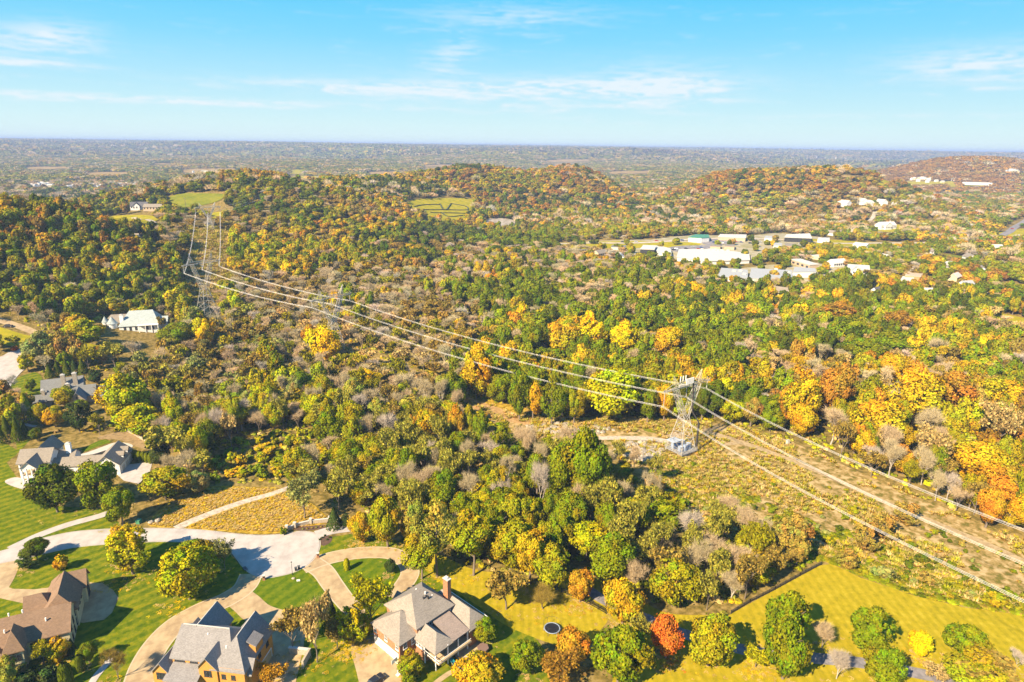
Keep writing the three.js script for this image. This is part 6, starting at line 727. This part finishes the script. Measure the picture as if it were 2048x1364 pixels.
{ // antennas, cable run and equipment platform of the first pylon
  const arm = T1[1].y + 4.2, t = tower1; for (let k = 0; k < 10; k++) { const w = k < 7 ? k / 7 : (k - 7) / 3, x = mix(-2.2, 2.2, w), z = k < 7 ? 1.5 : -1.5, p = new MB().box(x - .17, arm + 1.5, z - .1, x + .17, arm + 3.9, z + .1); part(t, 'antenna_panel', p.geo(), M.white); } part(t, 'antenna_frame', new MB().bar([-2.6, arm + 1.9, 1.35], [2.6, arm + 1.9, 1.35], .08).bar([-2.6, arm + 3.3, 1.35], [2.6, arm + 3.3, 1.35], .08).bar([-2.6, arm + 1.9, -1.35], [2.6, arm + 1.9, -1.35], .08).bar([0, arm + 1.5, -1.4], [0, arm + 1.5, 1.4], .1).bar([-1.9, arm + .3, 0], [-1.9, arm + 2, 1.3], .08).bar([1.9, arm + .3, 0], [1.9, arm + 2, 1.3], .08).geo(), M.steel);
  for (let k = 0; k < 5; k++) part(t, 'radio_unit', new MB().box(-5.6 + k * .7, arm + .9, .8, -5.2 + k * .7, arm + 1.8, 1.2).geo(), M.offWhite); part(t, 'cable_run', new MB().box(4.4, 0, 3.2, 5.0, arm * .46, 3.8).bar([4.7, arm * .46, 3.5], [2.6, arm * .62, 1.6], .3).bar([2.6, arm * .62, 1.6], [2.4, arm + 1.4, 1.0], .3).geo(), std({ color: rgb(.045, .04, .04), roughness: .6 }));
  const b = tower1.position, e = thing('equipment_platform', 'blue-grey fenced equipment platform inside the legs of the antenna pylon', 'equipment', b.x, 0, b.z, tower1.rotation.y); const paleBlue = std({ color: rgb(.36, .42, .50), roughness: .6 }), blue = std({ color: rgb(.24, .32, .47), roughness: .5 }); part(e, 'deck', new MB().box(-4.4, 1.1, -4.4, 4.4, 1.35, 4.4).geo(), std({ color: rgb(.20, .22, .25) })); for (const [x, z, w, d, h] of [[-2.6, -1.6, 1.6, 1.4, 2.4], [-.4, -1.8, 1.5, 1.2, 2.2], [1.8, -1.4, 1.7, 1.4, 2.5], [-2.2, 1.6, 1.4, 1.2, 2], [.4, 1.8, 1.6, 1.1, 2.1], [2.5, 1.5, 1.2, 1.4, 2.3]]) { const q = part(e, 'cabinet', new MB().box(x - w / 2, 1.35, z - d / 2, x + w / 2, 1.35 + h, z + d / 2).geo(), blue); part(q, 'cabinet_roof', new MB().box(x - w / 2 - .1, 1.36 + h, z - d / 2 - .1, x + w / 2 + .1, 1.5 + h, z + d / 2 + .1).geo(), paleBlue); } part(e, 'canopy', new MB().box(-4.2, 4.5, -4.3, .6, 4.66, -.4).geo(), paleBlue); for (const [x, z] of [[-4.1, -4.2], [.5, -4.2], [-4.1, -.5], [.5, -.5]]) part(e, 'canopy_post', new MB().bar([x, 1.3, z], [x, 4.5, z], .08).geo(), M.steel);
  for (let s = 0; s < 4; s++) { const g = new MB(), R = 4.5; for (let k = 0; k <= 14; k++) { const u = -R + k * R / 7, q = [[u, R], [R, u], [u, -R], [-R, u]][s]; g.bar([q[0], 1.2, q[1]], [q[0], 2.6, q[1]], .05, 4); } const a = [[-R, R], [R, R], [R, -R], [-R, -R]], A = a[s], B = a[(s + 1) % 4]; for (const y of [1.4, 2, 2.6]) g.bar([A[0], y, A[1]], [B[0], y, B[1]], .06); part(e, 'railing', g.geo(), M.steel); } for (const [x, z] of [[-4, -4], [4, -4], [4, 4], [-4, 4], [0, 4], [0, -4]]) part(e, 'post', new MB().box(x - .15, 0, z - .15, x + .15, 1.1, z + .15).geo(), M.steel); part(e, 'skirt', new MB().box(-3.6, 0, 3.9, 3.6, 1.1, 4.0).geo(), blue);
  const p = at(1575, 888), c = thing('utility_cabinet', 'lone pale utility cabinet on the corridor below the wires', 'utility cabinet', p.x, 0, p.z, .4); part(c, 'cabinet', new MB().box(-.6, 0, -.45, .6, 1.7, .45).geo(), M.offWhite); part(c, 'roof', new MB().box(-.7, 1.7, -.55, .7, 1.82, .55).geo(), M.steel);
}
// rock outcrops beside the clearing
{ const r = rng(66); const stones = (list, n, label, smax) => { const poly = onG(list), bx = new THREE.Box2(); for (const p of poly) bx.expandByPoint(new THREE.Vector2(p.x, p.z)); let k = 0; for (let q = 0; q < n * 20 && k < n; q++) { const x = mix(bx.min.x, bx.max.x, r()), z = mix(bx.min.y, bx.max.y, r()); if (!inPoly(poly, x, z)) continue; k++; const s = smax * (.35 + .65 * r()), g = new THREE.IcosahedronGeometry(1, 1), a = g.attributes.position, o = r() * 99; for (let i = 0; i < a.count; i++) { const m = .72 + .56 * vnoise(a.getX(i) * 1.7 + o, a.getY(i) * 1.7 + a.getZ(i) * 1.3); a.setXYZ(i, a.getX(i) * m * s * 1.35, a.getY(i) * m * s * .8 + s * .15, a.getZ(i) * m * s); } const fl = g.toNonIndexed ? g : g; fl.computeVertexNormals(); rocks.push(fl.rotateY(r() * 6).translate(x, ground(x, z), z)); } }; const rocks = []; stones([[1050, 852], [1100, 846], [1180, 852], [1240, 858], [1200, 868], [1120, 868], [1060, 864]], 90, '', 1.1); stones([[1228, 888], [1290, 884], [1330, 900], [1316, 922], [1270, 924], [1236, 908]], 120, '', 1.2); for (const g of rocks) { for (const n of Object.keys(g.attributes)) if (!['position', 'normal', 'uv'].includes(n)) g.deleteAttribute(n); } const m = new THREE.Mesh(mergeGeometries(rocks), M.rock); stuff('loose_rock', m, 'broken pale rock along the cut bank and below the pylon'); }

// ------------------------------------------------------------------ the valley beyond: commercial sheds, houses, vehicles
function shed(label, list, h, wallMat, roofMat, o = {}) { // flat or low roof over a ground outline read from the photograph
  const P = onG(list), c = P.reduce((a, p) => a.add(p), V(0, 0, 0)).divideScalar(P.length), y = Math.min(...P.map((p) => p.y)), t = thing(o.name ?? 'commercial_building', label, o.cat ?? 'building', c.x, y, c.z); const L = P.map((p) => [p.x - c.x, p.z - c.z]); let ar = 0; L.forEach((p, i) => { const q = L[(i + 1) % L.length]; ar += p[0] * q[1] - q[0] * p[1]; }); if (ar < 0) L.reverse();
  const w = new MB(), rf = new MB(), band = new MB(); L.forEach((p, i) => { const q = L[(i + 1) % L.length], n = [q[1] - p[1], 0, -(q[0] - p[0])]; w.poly([[p[0], -1, p[1]], [q[0], -1, q[1]], [q[0], h, q[1]], [p[0], h, p[1]]], n); const l = Math.hypot(q[0] - p[0], q[1] - p[1]); if (l > 12 && n[2] < Math.abs(n[0]) * .6) { const N = Math.floor(l / 7); for (let k = 0; k < N; k++) { const u = (k + .25) / N, v = (k + .75) / N, s = .12 / Math.hypot(n[0], n[2]); const A = [mix(p[0], q[0], u) + n[0] * s, 0, mix(p[1], q[1], u) + n[2] * s], B = [mix(p[0], q[0], v) + n[0] * s, 0, mix(p[1], q[1], v) + n[2] * s]; wins.push([[A[0], h * .3, A[2]], [B[0], h * .3, B[2]], [B[0], h * .7, B[2]], [A[0], h * .7, A[2]], n]); } } }, 0);
  const mid = L.reduce((a, p) => [a[0] + p[0] / L.length, a[1] + p[1] / L.length], [0, 0]); const big = L.map((p) => [mid[0] + (p[0] - mid[0]) * 1.02, mid[1] + (p[1] - mid[1]) * 1.02]); rf.poly(big.map((p) => [p[0], h + .5, p[1]]), [0, 1, 0]); big.forEach((p, i) => { const q = big[(i + 1) % big.length]; rf.poly([[p[0], h - .2, p[1]], [q[0], h - .2, q[1]], [q[0], h + .5, q[1]], [p[0], h + .5, p[1]]], [q[1] - p[1], 0, -(q[0] - p[0])]); });
  part(t, 'wall', w.geo(), wallMat); const roof = part(t, 'roof', rf.geo(), roofMat); for (const v of wins.splice(0)) part(t, 'window', new MB().poly(v.slice(0, 4), v[4]).geo(), o.glass ?? M.glass); const r = rng(list[0][0]); for (let k = 0; k < (o.units ?? 0); k++) { const u = [r(), r(), r()], s = u[0] + u[1] + u[2] || 1, x = (L[0][0] * u[0] + L[1][0] * u[1] + L[2][0] * u[2]) / s, z = (L[0][1] * u[0] + L[1][1] * u[1] + L[2][1] * u[2]) / s; part(roof, 'roof_unit', new MB().box(x - 1.3, h + .5, z - 1.3, x + 1.3, h + 2, z + 1.3).geo(), M.offWhite); } return t; }
const wins = [];
shed('long white flat-roofed store, largest of the valley buildings', [[1354, 522], [1412, 530], [1498, 527], [1496, 512], [1424, 506], [1358, 507]], 4.5, M.whiteWall, M.whiteRoof, { units: 9 });
shed('narrow white wing angled beside the long store', [[1296, 500], [1318, 511], [1342, 514], [1340, 504], [1316, 496]], 4, M.whiteWall, M.whiteRoof);
shed('small white building with a dark glazed front', [[1280, 508], [1308, 510], [1312, 502], [1286, 500]], 6, M.dark, M.whiteRoof);
shed('white store with a bright green canopy roof', [[1376, 484], [1402, 486], [1418, 484], [1416, 478], [1390, 477]], 6, M.whiteWall, M.green);
shed('long pale open-sided shed at the wood edge', [[1568, 484], [1622, 486], [1618, 478], [1572, 478]], 7, M.dark, M.whiteRoof);
shed('low tan shop beyond the green-roofed store', [[1436, 481], [1490, 484], [1492, 477], [1440, 476]], 5, M.tanBrick, M.offWhite);
shed('pale grey warehouse, left of the pair behind the near trees', [[1436, 561], [1494, 565], [1494, 549], [1442, 545]], 4.2, M.whiteWall, M.greyRoof, { units: 3 }); shed('pale grey warehouse, right of the pair behind the near trees', [[1498, 564], [1542, 567], [1584, 563], [1582, 549], [1502, 546]], 4.2, M.whiteWall, M.greyRoof, { units: 3 });
shed('grey-roofed warehouse next to the dark green tree', [[1584, 557], [1630, 555], [1628, 547], [1588, 546]], 6, M.whiteWall, M.greyRoof); shed('long narrow grey-roofed shed beside the highway', [[1632, 503], [1660, 510], [1672, 507], [1644, 499]], 5, M.offWhite, M.greyRoof); shed('tan flat-roofed row between shade trees', [[1582, 528], [1618, 540], [1636, 538], [1600, 526]], 5, M.tanBrick, M.offWhite); shed('low shop with tan roof in the car park', [[1448, 500], [1468, 501], [1468, 496], [1450, 496]], 4.5, M.tanBrick, M.roofTan); shed('brown workshop in the middle of the commercial ground', [[1568, 500], [1588, 501], [1590, 496], [1570, 495]], 5, M.orangeWall, M.roofTan);
shed('small white shed at the right end of the upper car park', [[1528, 482], [1546, 483], [1547, 479], [1530, 478]], 4, M.whiteWall, M.greyRoof); shed('grey-roofed store between the tan shop and the open-sided shed', [[1546, 498], [1562, 499], [1563, 494], [1548, 493]], 4.5, M.offWhite, M.greyRoof); shed('low white block at the wood edge right of the open-sided shed', [[1634, 486], [1658, 488], [1658, 483], [1636, 482]], 4.5, M.whiteWall, M.whiteRoof); shed('long cream shed behind the grey-roofed warehouse', [[1600, 516], [1640, 520], [1644, 515], [1606, 511]], 4.5, M.cream, M.offWhite); shed('narrow grey shed left of the white store with black front', [[1222, 500], [1250, 502], [1252, 498], [1226, 496]], 4, M.offWhite, M.roofGrey); shed('tan block behind the long white store', [[1420, 499], [1440, 500], [1441, 496], [1422, 495]], 4, M.tanBrick, M.roofTan);
shed('orange-walled barn with a white-roofed lean-to', [[1808, 563], [1842, 566], [1844, 557], [1812, 554]], 5.5, M.orangeWall, M.tanBrick); shed('white low building in front of the orange barn', [[1800, 568], [1826, 570], [1826, 563], [1804, 561]], 4, M.whiteWall, M.whiteRoof);
shed('long pale terminal building on the far valley floor', [[1924, 370], [1984, 372], [1984, 369], [1928, 367.5]], 9, M.whiteWall, M.whiteRoof); shed('white-roofed group half hidden left of the far fields', [[112, 448], [140, 449], [140, 446], [114, 445]], 6, M.whiteWall, M.whiteRoof);
shed('small green-roofed hut by the rock cutting', [[1024, 468], [1036, 469], [1036, 465], [1026, 464]], 5, M.whiteWall, M.green, { name: 'hut', cat: 'hut' });
function cottage(label, px, py, turn, w, d, h, rise, wallMat, roofMat, o = {}) { const p = onGround(px, py), t = thing(o.name ?? 'cottage', label, o.cat ?? 'house', p.x, p.y, p.z, turn); const A = [-w / 2, w / 2, -d / 2, d / 2, h, h + rise, 'x', o.hip ?? 0, o.hip ?? 0]; part(t, 'wall', wallGeo([A], -1), wallMat); part(t, 'roof', roofGeo([A]), roofMat); if (o.wing) { const B = [-w * .32, w * .08, -d * .1, d * .5 + 3, h, h + rise * .9, 'z', 0, 0]; part(t, 'wall', wallGeo([B], -1), wallMat); part(t, 'roof', roofGeo([B]), roofMat); } const n = Math.floor(w / 3); for (let k = 0; k < n; k++) win(t, -w / 2 + w * (k + .5) / n, h * .42, d / 2 + (o.wing && Math.abs(-w / 2 + w * (k + .5) / n + w * .12) < w * .2 ? 3 : 0), 1.1, 1.5, 0, M.dark); win(t, w / 2, h * .4, 0, 1.1, 1.5, 1, M.dark); if (o.chim) chimney(t, w * .25, 0, h, h + rise + 1.2, 1, .8, wallMat); return t; }
cottage('white house with dark grey gables among the valley trees', 1756, 596, .5, 15, 9, 5.5, 4.2, M.whiteWall, M.roofDark, { wing: 1 }); cottage('cream house with a brown porch right of the dark-gabled one', 1860, 597, -.1, 17, 9, 5.5, 3.4, M.cream, M.offWhite, { wing: 1 }); cottage('small white house under tall trees near the right edge', 1930, 578, .3, 12, 8, 4.5, 3.2, M.whiteWall, M.greyRoof); cottage('white gabled hall with a pale roof beyond the warehouses', 1672, 532, .4, 18, 10, 4, 3.4, M.whiteWall, M.whiteRoof); cottage('white house with a grey roof below the gabled hall', 1714, 548, -.3, 18, 10, 5, 4, M.whiteWall, M.greyRoof, { wing: 1 }); cottage('pale bungalow in the clearing below the warehouses', 1706, 563, .2, 22, 9, 4, 2.4, M.offWhite, M.whiteRoof);
[[1862, 508, 14, 'low cream house by the green field'], [1908, 560, 13, 'white house left of the small house under tall trees'], [1938, 520, 14, 'pale house in front of the bright green field'], [1722, 497, 16, 'low white house beside the highway field'], [1834, 524, 15, 'grey-roofed house right of the warehouses'], [1892, 536, 13, 'small tan house below the green field'], [1962, 546, 14, 'tan house at the right end of the green field'], [1765, 520, 15, 'white house between the gabled hall and the highway'], [1560, 590, 14, 'pale house in the trees under the warehouses'], [1990, 500, 14, 'white house below the curving road'], [1200, 512, 15, 'grey-roofed house at the left end of the yellow strip'], [1240, 520, 13, 'small pale house below the yellow strip'], [1660, 470, 14, 'white house at the wood edge above the highway']].forEach(([x, y, s, l], i) => cottage(l, x, y, i * .7, s, s * .6, 4, 3, i % 3 === 1 ? M.cream : M.whiteWall, i % 2 ? M.offWhite : M.roofTan));
cottage('grand white mansion in the clearing under the far hill', 1770, 458, .35, 30, 12, 6.5, 4.5, M.whiteWall, M.offWhite, { wing: 1, chim: 1 }); for (const [px, py, s, l] of [[1688, 412, 20, 'white house leftmost of the row under the rounded hill'], [1722, 408, 18, 'tall white house in the row under the rounded hill'], [1738, 412, 16, 'small white house beside the tall one under the hill'], [1762, 410, 18, 'pale house rightmost of the row under the hill'], [1790, 414, 14, 'cream house set apart right of the hill row']]) cottage(l, px, py, s * .1, s, s * .55, 6, 4, M.whiteWall, M.offWhite);
cottage('grey-gabled farmhouse among conifers above the left field', 280, 418, .3, 18, 9, 4.4, 4, M.whiteWall, M.roofDark, { wing: 1 }); cottage('long low brown house right of the farmhouse', 314, 420, .1, 26, 9, 4, 3, M.tanBrick, M.roofTan); cottage('pale house in the gap of the left wooded hill', 258, 490, .2, 16, 10, 5, 4, M.offWhite, M.roofTan); cottage('grey bungalow half buried in the central wood', 1334, 606, .2, 16, 9, 3.6, 2.6, M.offWhite, M.roofTan); cottage('small white cottage in the wood below the warehouses', 1370, 612, -.4, 12, 8, 4, 3, M.whiteWall, M.offWhite); cottage('flat grey house beside the blue spruce in the wood', 1222, 552, .1, 16, 7, 3.6, 2, M.stone, M.roofGrey); cottage('cream barn in the ridge-top yard behind the distant pylon', 420, 452, .2, 9, 6, 3, 2, M.cream, M.roofTan);
// far villages: each house a simple gabled block
{ const r = rng(8); const VIL = ['hamlet left of the plain village', 'plain village behind the left ridge', 'hamlet right of the plain village', 'hamlet under the left skyline', 'settlement under the right skyline', 'settlement beyond the red hill', 'farm under the central skyline', 'hamlet before the red hill', 'hamlet at the red hill foot', 'settlement right of the central hill', 'settlement left of the rounded hill', 'farm behind the central hill', 'farm by the left tan fields', 'hamlet at the terminal building'], ORDV = ['leftmost', 'second', 'third', 'fourth', 'fifth', 'sixth', 'seventh', 'eighth', 'ninth', 'tenth', 'eleventh', 'twelfth', 'thirteenth', 'fourteenth', 'fifteenth', 'sixteenth'];  VILLAGES.forEach((spots, vi) => { for (let k = 0; k < spots.length; k++) { const [x, y] = spots[k], px = spots[0][0], p = onGround(x, y), D = Math.hypot(p.x, p.z), s = 8 + D * .0013, t = thing('village_house', 'x', 'house', p.x, p.y + 1, p.z, r() * 3, `far village houses ${px < 300 ? 'left' : px < 1200 ? 'centre' : 'right'}`); const A = [-s / 2, s / 2, -s * .3, s * .3, s * .4, s * .65, 'x', 0, 0]; part(t, 'wall', wallGeo([A], -6), r() < .7 ? M.whiteWall : M.cream); part(t, 'roof', roofGeo([[...A, .4, .3]]), r() < .5 ? M.offWhite : M.greyRoof); t.userData.label = `far pale house, ${ORDV[k]} from the left in the ${VIL[vi]}`.replace('leftmost from the left', 'leftmost'); } }); }
// cars on the highway and in the car parks
{ const r = rng(12), paint = [[.8, .8, .8], [.03, .03, .035], [.35, .37, .4], [.35, .03, .03], [.06, .1, .25]].map((c) => std({ color: rgb(...c), roughness: .3 })), nm = ['white', 'black', 'silver', 'red', 'blue']; const spots = [[1180, 486, 'on the highway, leftmost'], [1245, 485.5, 'on the highway, second from the left'], [1272, 485.5, 'on the highway near the low shops'], [1313, 483.5, 'on the highway before the green-roofed store'], [1364, 482, 'beside the green-roofed store'], [1352, 499, 'in the dark car park, left end'], [1372, 499, 'in the dark car park, middle'], [1385, 496, 'in the dark car park, back row'], [1396, 500, 'in the dark car park, right end'], [1428, 486, 'in front of the green-roofed store'], [1444, 488, 'at the exit of the upper car park'], [1500, 488, 'by the tan shop'], [1520, 486, 'on the road past the tan shop'], [2024, 459, 'on the curving valley road'], [1770, 456, 'before the mansion'], [1590, 506, 'beside the brown workshop'], [1347, 501, 'in the dark car park, front row left'], [1357, 502, 'in the dark car park, front row second'], [1379, 501, 'in the dark car park, front row third'], [1402, 497, 'in the dark car park, back row right'], [1412, 484, 'under the green roof'], [1436, 484, 'right of the green-roofed store'], [1452, 485, 'before the tan shop, left'], [1470, 485, 'before the tan shop, middle'], [1482, 486, 'before the tan shop, right'], [1512, 493, 'in the open lot by the workshop'], [1538, 490, 'by the small white shed'], [1600, 490, 'before the open-sided shed'], [1612, 490, 'at the right end of the open-sided shed'], [1530, 545, 'behind the warehouses'], [1548, 543, 'at the corner of the warehouses'], [1646, 556, 'below the gabled hall'], [1662, 552, 'between the gabled hall and the bungalow']]; spots.forEach(([x, y, l], i) => { const p = onGround(x, y), k = i % 5; car('distant_car', nm[k] + ' car ' + l, p.x, p.z, r() * .6 - .3, paint[k], p.y + .75, undefined, true); }); }
// dark hedge lines over the hill pasture
{ const L = [[[828, 414], [846, 411], [880, 410]], [[846, 420], [890, 420.5], [936, 421]], [[893, 421], [902, 408]], [[886, 421], [880, 409]], [[902, 408], [932, 414], [936, 424]], [[861, 426], [900, 427], [936, 428]], [[882, 426], [896, 434], [930, 432]]]; L.forEach((l, i) => { const p = smooth(onG(l), 4, false), t = thing('hedge_line', ['low dark hedge along the top of the hill pasture', 'long dark hedge across the middle of the hill pasture', 'short dark hedge, right arm of the V in the pasture', 'short dark hedge, left arm of the V in the pasture', 'dark hedge bending down the right side of the pasture', 'long dark hedge along the lower pasture', 'dark hedge bending at the bottom of the pasture'][i], 'hedge', 0, 0, 0); part(t, 'foliage', kerbGeo(p, 1.6, 1.3, .3), std({ map: grainTex([[.03, .04, .012], [.07, .075, .02]], 9, 70 + i, 128) })); }); }
// poles by the highway
[[1132, 478, 'utility pole at the left end of the highway'], [1253, 478, 'utility pole by the highway bend'], [1181, 477, 'utility pole between two highway cars'], [1692, 424, 'tall white pole under the rounded hill'], [372, 410, 'tall dark pole beside the green ridge field']].forEach(([x, y, l]) => { const p = onGround(x, y + 8), t = thing('utility_pole', l, 'pole', p.x, p.y, p.z); part(t, 'post', new MB().bar([0, -1, 0], [0, 13, 0], [.3, .2], 6).geo(), x > 1600 ? M.white : M.bark); part(t, 'crossbar', new MB().bar([-1.4, 12, 0], [1.4, 12, 0], .15).geo(), M.bark); });

// ------------------------------------------------------------------ the trees take their places, each named by what it stands near
const WORD = { darkgreen: 'dark green', green: 'green', brightgreen: 'bright green', yellowgreen: 'yellow-green', paleolive: 'pale olive', olive: 'olive', gold: 'golden', yellow: 'bright yellow', orange: 'orange', red: 'red-orange', rust: 'rust-brown', brown: 'brown', tan: 'tan', grey: 'grey', pale: 'whitish', pinkgrey: 'pinkish grey', deepgreen: 'deep green', sage: 'grey-green' };
const MARKS = [['brick house', 855, 1250], ['trampoline', 1104, 1260], ['slate-roofed house', 430, 1320], ['brown-roofed house', 90, 1280], ['white columned house', 130, 940], ['grey-roofed stone house', 150, 795], ['blue-green-roofed house', 255, 670], ['lamp post', 585, 1150], ['antenna pylon', 1362, 905], ['second pylon', 663, 690], ['pale utility cabinet', 1575, 888], ['dark fence corner', 1642, 1130], ['metal yard fence', 1165, 1205], ['gravel meadow track', 470, 1010], ['retaining wall', 640, 1046], ['red-orange tree', 2008, 1040], ['white birch stems', 1786, 954], ['tall rust-brown tree', 1674, 840], ['big yellow-green tree', 1230, 832], ['big bright yellow tree', 644, 722], ['whitish dead tree', 1080, 1020], ['big green tree', 1175, 1004], ['grey asphalt drive', 1640, 1318], ['terrace fire pit', 238, 892], ['tan lane', 60, 660], ['pair of orange trees', 905, 882], ['curving forecourt', 40, 740], ['oval lawn', 580, 1195], ['middle of the clearing', 1560, 1010], ['far brush clearing', 1960, 1150], ['upper gravel track', 1130, 866]];
const DIR = ['right of', 'behind and right of', 'behind', 'behind and left of', 'left of', 'below and left of', 'in front of', 'below and right of'], ORD = ['nearest', 'second', 'third', 'fourth', 'fifth', 'sixth', 'seventh', 'eighth', 'ninth', 'tenth', 'eleventh', 'twelfth', 'thirteenth', 'fourteenth', 'fifteenth', 'sixteenth'];
{
  const seen = []; for (const t of planted) { const q = toPx(t.x, t.y, t.z); t.px = q[0]; t.py = q[1]; }
  const sets = new Map();
  for (const t of planted) {
    buildTree(t);
    let best = 0, bd = 1e9; MARKS.forEach((m, i) => { const d = Math.hypot(t.px - m[1], (t.py - m[2]) * 1.4); if (d > 14 && d < bd) { bd = d; best = i; } });
    const m = MARKS[best], w = Math.atan2(-(t.py - m[2]) * 1.3, t.px - m[1]), k = (Math.round(w / (Math.PI / 4)) + 8) % 8;
    const noun = t.name ? t.name.replace(/_/g, ' ') : t.form === 'shrub' ? 'shrub' : t.form === 'conifer' ? 'cone-shaped evergreen' : t.form === 'column' ? 'column-shaped evergreen' : 'tree';
    const size = t.form === 'shrub' ? (t.w > 3.4 ? 'broad ' : t.w < 2.1 ? 'small ' : '') : t.h > 16.2 ? 'tall ' : t.h < 9 ? 'small ' : t.w > 11.5 ? 'broad ' : '';
    const state = t.form === 'bare' ? 'leafless ' : t.form === 'sparse' ? 'thinly leaved ' : '';
    t.text = `${size}${state}${WORD[t.color]} ${noun} ${DIR[k]} the ${m[0]}`; t.far = bd; if (!sets.has(t.text)) sets.set(t.text, []); sets.get(t.text).push(t);
  }
  for (const [text, l] of sets) { l.sort((a, b) => a.far - b.far); l.forEach((t, i) => tag(t.obj, l.length > 1 ? (i ? ORD[i] ?? 'outermost' : 'nearest') + ' ' + text : text, t.form === 'shrub' ? 'shrub' : 'tree', t.group ?? (t.form === 'shrub' ? 'shrubs' : t.form === 'bare' ? 'leafless trees' : t.form === 'sparse' ? 'thinly leaved trees' : 'leafy trees'))); }
}
scene.fog = new THREE.FogExp2(rgb(.46, .62, 1.0), 1.25e-4);
renderer.render(scene, camera);
